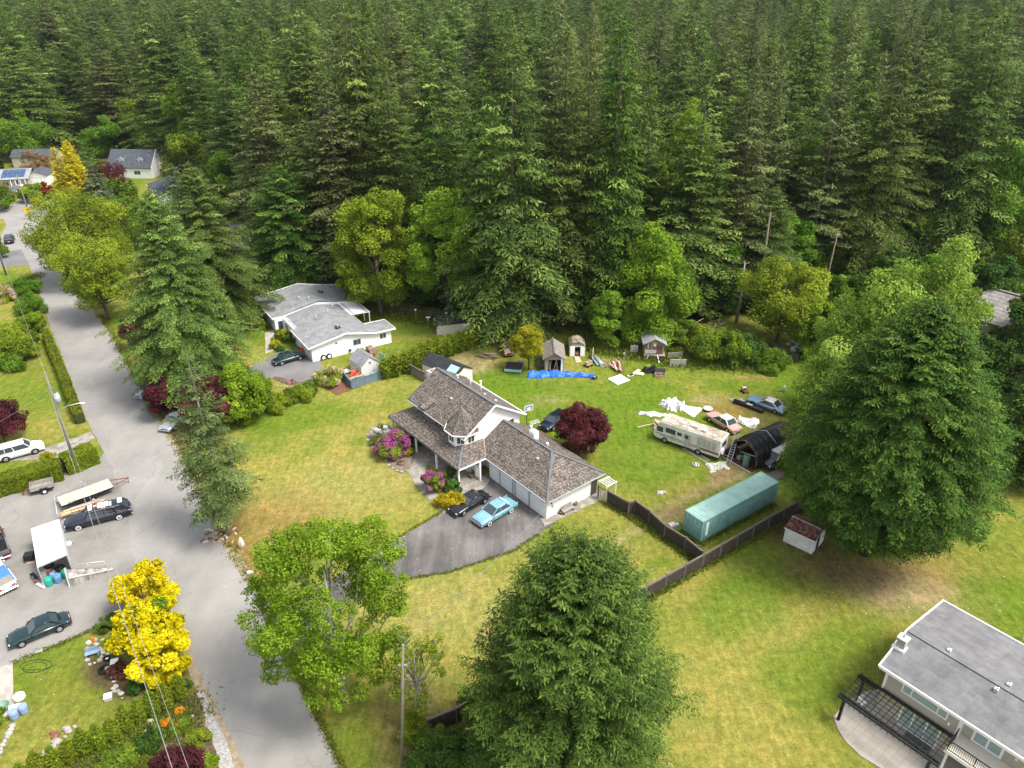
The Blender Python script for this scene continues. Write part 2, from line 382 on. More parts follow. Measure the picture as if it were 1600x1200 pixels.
# ---- ground: one sheet from behind the viewer to the horizon; real turf colour differences per vertex
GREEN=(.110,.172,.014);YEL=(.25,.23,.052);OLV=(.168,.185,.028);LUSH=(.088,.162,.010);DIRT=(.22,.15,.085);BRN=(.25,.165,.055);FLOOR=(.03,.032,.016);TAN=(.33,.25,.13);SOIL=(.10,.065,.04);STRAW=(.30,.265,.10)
def build_ground():
    xs=np.concatenate([[-4000,-1500,-700,-400,-250,-180,-140],np.arange(-110,95.01,.5),[120,160,220,350,700,1500,4000]])
    ys=np.concatenate([[-600,-200,-60,0,12],np.arange(20,190.01,.5),[220,280,400,600,900,1500,3000,6000]])
    X,Y=np.meshgrid(xs,ys); n,mm=X.shape
    # value noise
    g=np.random.default_rng(3)
    def vn(sc,seed):
        gg=np.random.default_rng(seed); tb=gg.random((256,256)); x=X/sc+100;y=Y/sc+100
        xi=np.floor(x).astype(int);yi=np.floor(y).astype(int);fx=x-xi;fy=y-yi;fx=fx*fx*(3-2*fx);fy=fy*fy*(3-2*fy)
        t=lambda a,b:tb[a%256,b%256]
        return (t(xi,yi)*(1-fx)+t(xi+1,yi)*fx)*(1-fy)+(t(xi,yi+1)*(1-fx)+t(xi+1,yi+1)*fx)*fy
    nz=(vn(9,1)+vn(4,2)*.6+vn(1.8,3)*.45+vn(.9,5)*.3)/2.35
    Cc=np.empty((n,mm,3)); Cc[:]=OLV
    def mixin(mask,c): 
        for i in range(3): Cc[...,i]=Cc[...,i]*(1-mask)+c[i]*mask
    sm=lambda x,a,b:np.clip((x-a)/(b-a),0,1)
    mixin(sm(nz,.42,.6)*.7,YEL); mixin(sm(1-nz,.5,.66)*.8,GREEN)
    def blob(px,py,rx,ry,c,s=1,ang=0,rag=.5,z=0):
        cx,cy=G(px,py); a=R(ang); dx=(X-cx)*math.cos(a)+(Y-cy)*math.sin(a); dy=-(X-cx)*math.sin(a)+(Y-cy)*math.cos(a)
        d=np.sqrt((dx/rx)**2+(dy/ry)**2)+(nz-.5)*rag*2.2; mixin(s*(1-sm(d,.55,1.15)),c)
    for b in BLOBS: blob(*b)
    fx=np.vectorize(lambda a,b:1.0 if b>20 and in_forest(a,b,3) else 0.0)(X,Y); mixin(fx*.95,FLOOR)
    me=bpy.data.meshes.new('ground'); me.vertices.add(n*mm)
    Z=np.zeros_like(X); V=np.stack([X,Y,Z],-1); me.vertices.foreach_set('co',V.astype(np.float32).ravel())
    idx=np.arange(n*mm).reshape(n,mm); Q=np.stack([idx[:-1,:-1],idx[:-1,1:],idx[1:,1:],idx[1:,:-1]],-1).reshape(-1,4)
    me.loops.add(Q.size); me.polygons.add(len(Q)); me.loops.foreach_set('vertex_index',Q.ravel().astype(np.int32)); me.polygons.foreach_set('loop_start',np.arange(0,Q.size,4,dtype=np.int32))
    ca=me.color_attributes.new('turf','FLOAT_COLOR','POINT'); c4=np.ones((n*mm,4),np.float32); c4[:,:3]=Cc.reshape(-1,3); ca.data.foreach_set('color',c4.ravel())
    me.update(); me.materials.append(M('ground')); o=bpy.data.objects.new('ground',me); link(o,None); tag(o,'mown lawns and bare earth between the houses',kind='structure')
# px,py,rx,ry,colour,strength,angle,ragged
BLOBS=[(500,700,22,16,YEL,.75),(450,760,14,10,YEL,.6),(560,760,12,7,STRAW,.35),(600,620,10,6,YEL,.4),(440,800,7,5,BRN,.5),(425,870,3.4,3.5,BRN,.8),(400,830,6,5,BRN,.45),
(650,960,12,7,YEL,.75),(600,1060,8,6,YEL,.55),(720,960,9,6,STRAW,.4),(700,1040,6,5,YEL,.7),(560,1150,6,4,OLV,.7),(520,1190,4,3,GREEN,.4),(650,1120,3,5,DIRT,.45,30),(640,1180,3,3,DIRT,.3),
(470,650,10,4,GREEN,.8,10),(410,690,4,5,GREEN,.5),(560,690,2,1.5,LUSH,.5),(480,705,5,1.2,GREEN,.45,60),
(850,620,22,9,GREEN,.85),(950,660,14,9,GREEN,.7),(780,600,12,6,LUSH,.55),(1010,700,9,7,LUSH,.55),(940,740,7,5,OLV,.8),(1000,735,6,5,LUSH,.6),(1120,570,16,6,GREEN,.7),(860,625,4,2,TAN,.3),
(735,568,4.5,3.5,TAN,.85,0,.4),(1130,565,3.5,1.8,TAN,.7),(1175,590,3,1,BRN,.7),(1105,560,3,1.2,TAN,.5),(1150,640,5,3,BRN,.7),(1105,625,2.5,1.5,TAN,.6),(1140,740,3.8,1.5,DIRT,.85,35),(1120,760,9,.5,TAN,.55,33,.2),(1070,775,8,.45,TAN,.5,33,.2),(1050,805,2.6,1.4,DIRT,.8,35),(1015,815,2,1,DIRT,.6,35),
(970,840,4,.8,TAN,.8,36,.4),(1000,825,3.5,.8,TAN,.7,36,.4),(940,880,5,1,TAN,.7,33,.4),(905,850,4,.7,TAN,.4,30,.3),(900,830,9,4,OLV,.6),(950,900,8,5,YEL,.55),(1030,860,4,3,OLV,.5),(1035,880,2,1.2,GREEN,.6),
(1200,700,7,3,SOIL,.8),(1230,690,5,6,SOIL,.6),(1170,770,7,1.2,LUSH,.7,35),(1180,860,7,4,GREEN,.7),
(1300,950,14,9,OLV,.6),(1250,1000,10,6,YEL,.75),(1200,1100,9,7,YEL,.8),(1130,1000,6,5,YEL,.4),(1380,950,4,2.5,GREEN,.3),(1290,1120,3,4,OLV,.6),(1260,1070,4,4,GREEN,.65),(1330,1010,5,3,GREEN,.75,30),(1100,1150,7,6,YEL,.6),(1160,940,6,3,LUSH,.6,35),
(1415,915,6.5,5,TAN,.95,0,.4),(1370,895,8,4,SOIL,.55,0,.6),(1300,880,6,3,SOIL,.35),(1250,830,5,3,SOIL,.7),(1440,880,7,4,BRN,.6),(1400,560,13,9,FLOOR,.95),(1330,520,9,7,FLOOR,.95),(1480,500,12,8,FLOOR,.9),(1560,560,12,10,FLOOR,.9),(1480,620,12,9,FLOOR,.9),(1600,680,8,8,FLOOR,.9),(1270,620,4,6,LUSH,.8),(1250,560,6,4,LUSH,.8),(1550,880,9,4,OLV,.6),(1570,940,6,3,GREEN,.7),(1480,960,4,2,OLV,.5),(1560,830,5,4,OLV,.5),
(60,620,9,9,GREEN,.6),(40,580,9,8,OLV,.6),(90,740,8,1.0,STRAW,.7,35),(20,765,7,1.5,STRAW,.8,20),(110,640,2,6,YEL,.4),
(90,1060,9,6,GREEN,.7),(80,1110,6,3,OLV,.8),(130,1040,4,4,OLV,.5),(90,1150,6,3,YEL,.4),(182,1060,1.4,4,SOIL,.9,60),(165,1040,2,2,SOIL,.7),(280,1160,5,3,TAN,.4),(300,1100,3,4,SOIL,.5),(230,1180,6,3,GREEN,.5),(300,1190,3,2,LUSH,.5),
(170,530,5,6,GREEN,.7,-60),(190,560,2,9,YEL,.5),(380,520,7,6,GREEN,.7),(385,480,5,5,GREEN,.6),(650,505,12,5,GREEN,.9),(600,500,9,5,OLV,.4),(620,540,7,3,GREEN,.5),(560,560,6,2,GREEN,.6),
(255,660,2.2,8,TAN,.85,35),(275,700,1.6,7,TAN,.8,30),(300,740,1.1,6,TAN,.7,25),(370,860,1.0,8,BRN,.9,28),(345,800,1.2,5,BRN,.8,25),(290,680,4,3,SOIL,.7),(230,640,1.6,5,DIRT,.6,30),(210,600,1.2,6,TAN,.6,25),
(70,430,3,4,LUSH,.5),(600,700,2,1.5,GREEN,.5)]
def _ground(n):
    m,t,b=newmat(n); at_=t.nodes.new('ShaderNodeAttribute'); at_.attribute_name='turf'
    f1=noise(t,1.3,8,.75); f2=noise(t,7,5,.75); f3=noise(t,.35,5,.7); fs=noise(t,2.2,4,.7,stretch=(1,.18,1),rot=(0,0,R(38)))
    c=mixc(t,at_.outputs['Color'],ramp(t,f1,[(.36,(.55,.62,.5)),(.5,(.95,.98,.9)),(.66,(1.5,1.38,1.5))]),.75,'MULTIPLY')
    c=mixc(t,c,ramp(t,f2,[(.3,.5),(.7,1.45)]),.7,'MULTIPLY'); f5=noise(t,2.9,9,.85); c=mixc(t,c,ramp(t,f5,[(.38,(.72,.78,.66)),(.5,(1,1,1)),(.62,(1.24,1.2,1.3))]),.8,'MULTIPLY'); c=mixc(t,c,ramp(t,f3,[(.35,(.8,.92,.8)),(.65,(1.18,1.05,1.15))]),.8,'MULTIPLY')
    c=mixc(t,c,ramp(t,fs,[(.4,.82),(.62,1.14)]),.7,'MULTIPLY')
    t.links.new(c,b.inputs['Base Color']); b.inputs['Roughness'].default_value=.95; b.inputs['Specular IOR Level'].default_value=.08
    bump(t,b,noise(t,9,6,.8),.9,.12); return m
_D['ground']=_ground
def _asph(n,c0,c1,c2,rot=-22,st=.5,lo=.88):
    m,t,b=newmat(n); f=noise(t,.16,7,.62); f2=noise(t,28,3,.7); f3=noise(t,.5,6,.7,stretch=(1,.12,1),rot=(0,0,R(-rot-90))); f4=noise(t,1.3,8,.75)
    c=ramp(t,f,[(.34,c0),(.52,c1),(.68,c2)]); c=mixc(t,c,ramp(t,f2,[(.35,.86),(.65,1.14)]),.8,'MULTIPLY')
    c=mixc(t,c,ramp(t,f3,[(.38,lo),(.6,1.05 if lo>.8 else 1.35)]),st,'MULTIPLY'); c=mixc(t,c,ramp(t,f4,[(.3,.72),(.42,1.0)]),.6,'MULTIPLY')
    # cracks
    v=t.nodes.new('ShaderNodeTexVoronoi'); v.feature='DISTANCE_TO_EDGE'; v.inputs['Scale'].default_value=.16
    tc=t.nodes.new('ShaderNodeTexCoord'); nn=t.nodes.new('ShaderNodeTexNoise'); nn.inputs['Scale'].default_value=.7; nn.inputs['Detail'].default_value=6
    t.links.new(tc.outputs['Object'],nn.inputs['Vector']); va=t.nodes.new('ShaderNodeMixRGB'); va.blend_type='ADD'; va.inputs[0].default_value=1.6
    t.links.new(tc.outputs['Object'],va.inputs[1]); t.links.new(nn.outputs['Color'],va.inputs[2]); t.links.new(va.outputs[0],v.inputs['Vector'])
    c=mixc(t,c,ramp(t,v.outputs['Distance'],[(.0,.6),(.007,1)]),.45,'MULTIPLY')
    t.links.new(c,b.inputs['Base Color']); b.inputs['Roughness'].default_value=.92; b.inputs['Specular IOR Level'].default_value=.2; bump(t,b,f2,.3,.01); return m
_D['road']=lambda n:_asph(n,(.205,.195,.18),(.245,.235,.22),(.275,.265,.248),118)
_D['yardpave']=lambda n:_asph(n,(.165,.155,.14),(.225,.212,.195),(.265,.252,.235))
_D['driveway']=lambda n:_asph(n,(.075,.070,.067),(.115,.107,.102),(.165,.155,.147),30,.8,.72)
_D['driveway_grey']=lambda n:_asph(n,(.12,.118,.118),(.16,.157,.157),(.19,.187,.187))
_D['concrete']=lambda n:two(n,(.29,.265,.23),(.38,.35,.31),1.2,.9)
_D['conc_old']=lambda n:two(n,(.19,.175,.15),(.31,.285,.25),1.0,.9)
_D['gravel']=lambda n:two(n,(.20,.19,.18),(.44,.42,.40),5,.95,.35,.65)
_D['dirtedge']=lambda n:two(n,(.20,.15,.09),(.34,.28,.20),2.2,.95,.35,.65)
_D['mulch']=lambda n:two(n,(.10,.045,.028),(.20,.10,.06),4,.95,.35,.65)
_D['soil']=lambda n:two(n,(.06,.045,.03),(.16,.12,.075),2.5,.95,.35,.65)
_D['bed']=lambda n:two(n,(.10,.085,.06),(.24,.19,.15),2.5,.95,.35,.65)
def rough_edge(pts,amp=.25,step=1.0,seed=1):
    rnd=random.Random(seed); out=[]
    for i,p in enumerate(pts):
        q=pts[(i+1)%len(pts)]; L=math.hypot(q[0]-p[0],q[1]-p[1]); k=max(1,int(L/step)) if L<400 else 1
        for j in range(k):
            f=j/k; out.append((p[0]+(q[0]-p[0])*f+(rnd.uniform(-amp,amp)),p[1]+(q[1]-p[1])*f+rnd.uniform(-amp,amp)))
    return out
def sheet(name,pts,z,m,label,amp=.12,step=.8,seed=1,th=None,kind='structure',cat=None):
    bm=bmesh.new(); P=rough_edge(pts,amp,step,seed) if amp else pts
    f=bm.faces.new([bm.verts.new((x,y,z)) for x,y in P])
    if f.normal.z<0: f.normal_flip()
    bm.normal_update()
    if f.normal.z<0: f.normal_flip()
    if th:
        r=bmesh.ops.extrude_face_region(bm,geom=[f]); 
        for e in r['geom']:
            if isinstance(e,bmesh.types.BMVert): e.co.z-=th
        bmesh.ops.recalc_face_normals(bm,faces=bm.faces)
    bmesh.ops.triangulate(bm,faces=[f for f in bm.faces if len(f.verts)>4])
    me=bpy.data.meshes.new(name); bm.to_mesh(me); bm.free(); me.materials.append(M(m)); o=bpy.data.objects.new(name,me); link(o,None)
    return tag(o,label,cat,kind=kind)
build_ground()
ROADL=[(402,1240),(368,1165),(340,1107),(304,1030),(288,990),(262,950),(232,915),(205,865),(200,790),(160,700),(148,680),(128,640),(102,570),(78,510),(58,445),(46,414),(33,390),(4,394),(-2,372),(10,352),(5,342),(-60,352),(-60,326),(20,320),(33,305),(28,296),(60,292),(62,312),(82,312),(140,286),(142,300),(86,328),(74,352),(95,400),(138,478),(155,500),(182,545),(207,592),(237,650),(268,695),(302,762),(342,842),(372,893),(393,926),(432,1004),(487,1112),(560,1250)]
sheet('road',poly(ROADL),.03,'road','worn pale grey asphalt lane running up the left side')
sheet('verge',poly([(300,1062),(312,1090),(338,1160),(360,1240),(408,1240),(372,1165),(344,1107),(308,1030),(290,988),(262,948),(255,958),(285,1020)]),.022,'dirtedge','bare sandy strip beside the lane',.2)
sheet('verge',poly([(150,492),(180,530),(210,590),(240,640),(275,690),(310,755),(350,835),(380,880),(405,925),(398,932),(340,850),(230,655),(150,505)]),.022,'dirtedge','bare sandy strip beside the lane',.25,seed=4)
sheet('yard_pavement',poly([(-120,800),(0,772),(60,750),(152,714),(170,705),(210,790),(215,880),(232,925),(196,962),(110,1000),(20,1036),(-120,1085)]),.026,'yardpave','cracked grey asphalt yard full of parked vehicles',.15,seed=2)
sheet('pavement',poly([(-120,1085),(-10,1045),(20,1036),(22,1110),(-20,1140),(-120,1180)]),.028,'concrete','pale concrete strip at the left edge',.05)
sheet('driveway',poly([(755,743),(738,772),(692,800),(640,832),(580,866),(520,905),(440,950),(395,925),(420,990),(447,1040),(500,985),(540,950),(605,910),(700,895),(800,862),(842,835),(862,820),(870,805),(850,760),(790,735)]),.038,'driveway','dark stained asphalt driveway in front of the garage',.1,seed=3)
sheet('path',poly([(648,712),(636,730),(645,752),(668,778),(694,803),(702,797),(684,776),(668,752),(664,735),(672,720),(700,735),(735,748),(752,742),(712,716),(668,705)]),.046,'conc_old','old concrete path curving along the front beds',.05)
sheet('path',poly([(716,752),(752,741),(766,750),(745,775),(722,772)]),.052,'conc_old','old concrete apron between the porch corner and garage',.05)
sheet('path',poly([(845,812),(852,822),(938,782),(948,768),(930,768)]),.044,'conc_old','stained concrete strip along the garage end wall',.05)
sheet('driveway',poly([(380,583),(398,570),(440,548),(492,545),(505,575),(497,592),(470,602),(425,594),(388,592),(330,612),(240,655),(228,640),(320,600)]),.034,'driveway_grey','grey asphalt driveway of the long white bungalow',.1,seed=5)
sheet('path',poly([(414,520),(430,514),(427,548),(415,553)]),.04,'concrete','pale concrete path beside the bungalow shrubs',0)
sheet('flower_bed',poly([(578,672),(585,664),(640,690),(655,705),(640,735),(625,738),(608,730),(603,718),(582,700),(573,686)]),.05,'bed','curved planting bed edged with low stone',.06)
sheet('flower_bed',poly([(500,600),(545,592),(562,605),(526,618)]),.05,'mulch','red bark bed in front of the blue fence',.03)
sheet('flower_bed',poly([(425,592),(440,598),(470,604),(497,594),(497,588),(470,598),(430,588)]),.05,'soil','narrow flower bed at the driveway edge',.03)
sheet('gravel_strip',poly([(308,1084),(318,1081),(344,1138),(356,1165),(380,1240),(356,1240),(332,1160)]),.034,'gravel','strip of white gravel beside the lane',.1)
sheet('driveway',poly([(-140,405),(0,392),(34,388),(46,414),(20,416),(-140,440)]),.024,'driveway_grey','short grey side driveway past the pole',.1)
sheet('driveway',poly([(108,715),(148,684),(143,675),(70,700),(-120,745),(-120,765),(0,722)]),.024,'conc_old','narrow pale driveway behind the clipped hedge',.1)
sheet('garden_soil',poly([(60,1222),(110,1198),(170,1170),(240,1128),(298,1080),(312,1092),(345,1200),(360,1280),(60,1280),(-60,1270)]),.012,'soil','rough planted slope of the front garden',.3)
sheet('patio',[G(*p) for p in [(358,348),(420,352),(418,398),(370,405),(352,380)]],.05,'concrete','pale paved patio behind the bungalow',0)
# cloudless pale sky is the world; a far blue ridge stands beyond the woods
def hills():
    mb=MB(); rnd=random.Random(5); pr=None
    N=60
    for i in range(N+1):
        x=-3200+6400*i/N; h=130+26*math.sin(i*.55)+14*math.sin(i*1.3+1)+ (35 if x>200 else 0)
        y=2300+120*math.sin(i*.7)
        cur=((x,y-700,-2),(x,y,h),(x,y+900,h*1.5),(x,y+1500,-2))
        if pr:
            for k in range(3): mb.face([pr[k],cur[k],cur[k+1],pr[k+1]],'hillwood',True)
        pr=cur
    o=mb.build('hills'); tag(o,'wooded ridge far beyond the forest',kind='structure')
_D['hillwood']=lambda n:two(n,(.012,.024,.014),(.03,.05,.03),.03,.95,bmp=.8)
hills()

# ================================================================ TREES
VAR=[]   # shared conifer forms, each 30 m tall before scaling
def first_var(kind,loc,sc,rot,label,group):
    """build form number kind at its first place"""
    spec=FORMS[kind]; t=T(spec[0],label,'tree',loc,rot,group,sc)
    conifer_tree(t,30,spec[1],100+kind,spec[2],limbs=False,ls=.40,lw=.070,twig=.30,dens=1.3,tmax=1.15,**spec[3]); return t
FORMS=[('fir_tree',5.0,'leaf_fir',dict(step=.55,per=12,irr=.45)),
('fir_tree',4.6,'leaf_firdull',dict(step=.6,per=12,droop=.15,rise=.22,bare=.25,irr=.4)),
('fir_tree',5.6,'leaf_fir',dict(step=.62,per=12,droop=.42,irr=.4)),
('hemlock_tree',4.2,'leaf_cedar',dict(step=.55,per=11,droop=.5,irr=.3)),
('fir_tree',4.2,'leaf_firdull',dict(step=.55,per=12,droop=.3,irr=.45,bare=.15)),
('cedar_tree',4.8,'leaf_fir',dict(step=.58,per=14,droop=.35,prof=prof_dome,irr=.4))]
protos={}
def fir(kind,X,Y,H,Rd,label,group,rot=None,z=0):
    sc=(Rd/FORMS[kind][1],Rd/FORMS[kind][1],H/30); rot=random.Random(int(X*97+Y*31)).uniform(0,6.28) if rot is None else rot
    if kind not in protos: protos[kind]=first_var(kind,(X,Y,z),sc,rot,label,group); return protos[kind]
    p=protos[kind]; o=dup(p,(X,Y,z),rot,label,group,sc); o.name=FORMS[kind][0]; return o
PLACED=[]
NF=0
for (k,px,py,tx,ty,w,lab) in [
 (2,800,520,0,55,205,'broad dark fir whose skirts spread behind the open wooden shed'),
 (0,872,508,0,40,150,'tall fir directly behind the rusty metal shed'),
 (3,945,508,0,20,150,'tall light green fir rising behind the round bush beside the playhouse'),
 (1,905,490,0,5,105,'greyish fir with pale trunk showing, between the two tallest behind the sheds'),
 (0,1065,488,0,130,170,'dark fir standing right of the bright maple by the playhouse'),
 (4,1130,478,0,95,120,'dull dark fir left of the bare snag at the wood edge'),
 (1,1165,440,0,60,110,'grey-green fir above the tallest dead pole'),
 (3,690,470,0,140,120,'narrow fir behind the broad maples of the bungalow lawn'),
 (0,628,452,0,90,145,'fir with olive tip above the rounded maple behind the bungalow lawn'),
 (4,545,448,0,120,145,'dull fir behind the left rounded maple near the bungalow'),
 (2,1335,440,0,60,150,'large drooping fir right of the slim dead pole'),
 (1,1255,440,0,20,120,'dull fir above the slim dead pole'),
 (2,1465,420,0,15,170,'very tall fir with its bare lower trunk showing near the tiled roof'),
 (0,1560,400,0,40,150,'tall fir at the far right edge behind the tiled roof'),
 (5,500,430,0,190,110,'mid green fir right behind the twin cedar'),
 (0,385,330,0,95,110,'fir with pale tip above the patio behind the bungalow'),
 (5,300,262,0,120,100,'light green conical fir behind the red-leaved shrub'),
 (2,60,235,0,70,150,'broad dark conifer behind the solar panel roof'),
 (4,190,228,0,60,95,'dark fir right behind the dormered house'),]:
    X,Y,H,r=at(px,py,ty,w); H=min(H,50); PLACED.append((X,Y,r*.8)); fir(k,X,Y,H,r,lab,'tall conifers at the edge of the wood'); NF+=1
# forest fill
rf=random.Random(11); cells=[]
y=100.0
while y<930:
    sp=9.4 if y<200 else (10.2 if y<320 else (11.5 if y<520 else 15))
    x=-y*.80-20
    while x<y*.80+20:
        X=x+rf.uniform(-.55,.55)*sp; Y=y+rf.uniform(-.55,.55)*sp
        if in_forest(X,Y,0): cells.append((X,Y))
        x+=sp
    y+=sp*.95
def clear_of(X,Y): return all((X-a)**2+(Y-b)**2>(r*.75+1.6)**2 for a,b,r in PLACED)
HOLES=[(1380,340,6),(1180,395,5),(1400,395,7),(1100,440,4)]
HW=[(*G(a,b),r) for a,b,r in HOLES]
cells=[c for c in cells if clear_of(*c) and all(math.hypot(c[0]-a,c[1]-b)>r for a,b,r in HW)]
cells.sort(key=lambda c:math.hypot(c[0],c[1]))
NIND=276
far=[]
NB=[0]
for i,(X,Y) in enumerate(cells):
    if i%8==5 and PR(X,Y,15)[0]>-60 and PR(X,Y,15)[0]<1660 and i<420: NB.append((X,Y)); continue
    x,yy=PR(X,Y,18); vis=-80<x<1680
    if not vis and math.hypot(X,Y)<260: 
        if abs(x-800)>1050: continue
    h=min(48,max(24,rf.gauss(36,8))); 
    ex,ey=PR(X,Y,0); edge=np.interp(ex,LX,LY)-ey
    if edge<9: h*=.72
    if Y>480: h+=6
    r=h*rf.uniform(.155,.25)+.6
    k=rf.choices(range(6),[5,3,4,2,2,4])[0]
    if NF<NIND+19 and vis:
        zone='left' if x<420 else ('middle' if x<900 else ('right' if x<1300 else 'far right'))
        fir(k,X,Y,h,r,'tall conifer packed among its like in the %s part of the wood'%zone,'conifers packed inside the wood, %s part'%zone); NF+=1
    else: far.append((X,Y,h,r,k))
print('individual firs',NF,'far',len(far))
def UNDER():
    g=np.random.default_rng(77); pr0=None; k=0; rr=random.Random(8)
    for i in range(64):
        x=-20+1660*i/63+rr.uniform(-10,10); y=np.interp(x,LX,LY)-rr.uniform(2,34); X,Y=G(x,y); H=rr.uniform(6,15); Rd=H*rr.uniform(.28,.42); m=k%3
        side='left' if x<520 else ('middle' if x<1080 else 'right'); lab='leafy undergrowth tree at the foot of the conifers, %s stretch'%side; gr='undergrowth trees along the wood edge, %s stretch'%side
        if k<3:
            t=T('undergrowth_tree',lab,'tree',(X,Y,0),0,gr,(Rd/4,Rd/4,H/10)); broadleaf_tree(t,10,4,900+k,['leaf_mid','leaf_maple','leaf_dark'][k],n=9000,ls=.34,nl=26,zb=.0,lobe=.3); UP.append(t)
        else: dup(UP[m],(X,Y,0),rr.uniform(0,6.28),lab,gr,(Rd/4,Rd/4,H/10))
        k+=1
    for j,(X,Y) in enumerate(NB[1:]):
        H=rr.uniform(19,31); Rd=H*rr.uniform(.2,.27); px=PR(X,Y,15)[0]; side='left' if px<520 else ('middle' if px<1080 else 'right')
        o=dup(UP[j%3],(X,Y,0),rr.uniform(0,6.28),'tall leafy tree rising among the conifers, %s part of the wood'%side,'leafy trees inside the wood, %s part'%side,(Rd/4,Rd/4,H/10)); o.name='leafy_tree'
UP=[]
def far_wood(far):
    n=len(far); me=bpy.data.meshes.new('far_forest'); me.vertices.add(n)
    me.vertices.foreach_set('co',np.array([(a,b,0) for a,b,_,_,_ in far],np.float32).ravel())
    a=me.attributes.new('scl','FLOAT_VECTOR','POINT'); a.data.foreach_set('vector',np.array([(r/FORMS[k][1],r/FORMS[k][1],h/30) for _,_,h,r,k in far],np.float32).ravel())
    a=me.attributes.new('rotz','FLOAT_VECTOR','POINT'); a.data.foreach_set('vector',np.array([(0,0,rf.uniform(0,6.28)) for _ in far],np.float32).ravel())
    a=me.attributes.new('form','INT','POINT'); a.data.foreach_set('value',np.array([f[4] for f in far],np.int32))
    o=bpy.data.objects.new('far_forest',me); link(o,None); tag(o,'mass of conifers filling the distance to the skyline',kind='stuff')
    ng=bpy.data.node_groups.new('far_forest','GeometryNodeTree'); ng.interface.new_socket('Geometry',in_out='INPUT',socket_type='NodeSocketGeometry'); ng.interface.new_socket('Geometry',in_out='OUTPUT',socket_type='NodeSocketGeometry')
    N=ng.nodes; L=ng.links; gi=N.new('NodeGroupInput'); go=N.new('NodeGroupOutput'); iop=N.new('GeometryNodeInstanceOnPoints'); jn=N.new('GeometryNodeJoinGeometry')
    for k in range(5,-1,-1):
        oi=N.new('GeometryNodeObjectInfo'); oi.transform_space='ORIGINAL'; oi.inputs['As Instance'].default_value=True
        oi.inputs['Object'].default_value=[c for c in KIDS[protos[k].name] if c.name.startswith('crown')][0]; L.new(oi.outputs['Geometry'],jn.inputs[0])
    def nat(nm,ty):
        q=N.new('GeometryNodeInputNamedAttribute'); q.data_type=ty; q.inputs['Name'].default_value=nm; return q.outputs[0]
    L.new(gi.outputs[0],iop.inputs['Points']); L.new(jn.outputs[0],iop.inputs['Instance']); iop.inputs['Pick Instance'].default_value=True
    L.new(nat('form','INT'),iop.inputs['Instance Index']); L.new(nat('rotz','FLOAT_VECTOR'),iop.inputs['Rotation']); L.new(nat('scl','FLOAT_VECTOR'),iop.inputs['Scale'])
    L.new(iop.outputs[0],go.inputs[0]); md=o.modifiers.new('wood','NODES'); md.node_group=ng
far_wood(far)
UNDER()
# ---- single conifers of the gardens
def con(px,py,ty,w,seed,mat,name,label,cat='tree',group=None,bmat='bark',limbs=True,**k):
    X,Y,H,r=at(px,py,ty,w); t=T(name,label,cat,(X,Y,0),0,group); conifer_tree(t,H,r,seed,mat,bmat=bmat,limbs=limbs,**k); return t
con(885,1235,855,296,21,'leaf_cypress','hemlock_tree','huge dense dark green tree at the bottom middle hiding the fence',prof=prof_dome,z0=.05,step=.25,per=27,ls=.22,lw=.045,twig=.18,dens=1.3,tmax=.6,droop=.22,rise=.34,irr=.2,trunk_r=.35)
con(1352,866,468,298,22,'leaf_cedar','cedar_tree','massive full cedar standing on the right lawn beside the small white shed',prof=prof_ovoid,z0=.13,step=.30,per=32,ls=.26,lw=.055,twig=.22,dens=1.25,tmax=.75,droop=.36,rise=.16,irr=.13,trunk_r=.45)
con(1610,740,415,200,23,'leaf_cypress','cedar_tree','dark conifer cut by the right edge beyond the massive cedar',prof=prof_fir,z0=.02,step=.5,per=13,ls=.38,lw=.07,twig=.28,dens=1.3,droop=.3,irr=.35)
con(1645,640,480,160,26,'leaf_cypress','cedar_tree','shadowy conifer low at the right edge behind the cut one',prof=prof_dome,z0=.02,step=.5,per=13,ls=.38,lw=.07,twig=.28,dens=1.3,droop=.3,irr=.35)
con(306,612,290,190,24,'leaf_fir','fir_tree','large open fir with drooping boughs beside the lane',z0=.06,step=.42,per=15,ls=.28,lw=.06,twig=.22,dens=1.5,tmax=1.0,droop=.42,irr=.35,bmat='bark')
con(345,505,252,175,25,'leaf_fir','fir_tree','dark broad fir behind the large open one by the lane',z0=.05,step=.42,per=15,ls=.30,lw=.065,twig=.24,dens=1.5,tmax=1.0,droop=.40,irr=.35)
con(357,835,543,114,27,'leaf_spruce','spruce_tree','slender young fir with bare foot and chopped wood at its base',z0=.17,step=.5,per=9,ls=.28,lw=.05,twig=.2,dens=1.3,droop=.30,irr=.45,trunk_r=.22,bmat='bark_grey')
con(462,452,252,140,28,'leaf_cedar','cedar_tree','mid green pointed cedar behind the left end of the bungalow',prof=prof_dome,z0=.03,step=.5,per=12,ls=.34,lw=.07,twig=.27,dens=1.3,droop=.3,irr=.3)
con(505,455,330,90,29,'leaf_cedar','cedar_tree','lower cedar merging with the pointed one behind the bungalow roof',prof=prof_dome,z0=.03,step=.5,per=11,ls=.34,lw=.07,twig=.27,dens=1.3,droop=.3,irr=.3)
con(132,328,219,46,30,'leaf_gold','cypress_tree','bright golden cypress, taller right half of the pair',prof=prof_spire,z0=.02,step=.4,per=14,ls=.4,lw=.12,twig=.3,droop=.0,rise=.4,tmax=.8,irr=.2)
con(110,328,231,36,31,'leaf_gold','cypress_tree','bright golden cypress, shorter left half of the pair',prof=prof_spire,z0=.02,step=.4,per=13,ls=.4,lw=.12,twig=.3,droop=.0,rise=.4,tmax=.8,irr=.2)
con(160,330,255,60,32,'leaf_blue','spruce_tree','blue-grey spruce just right of the golden cypresses',z0=.03,step=.55,per=9)
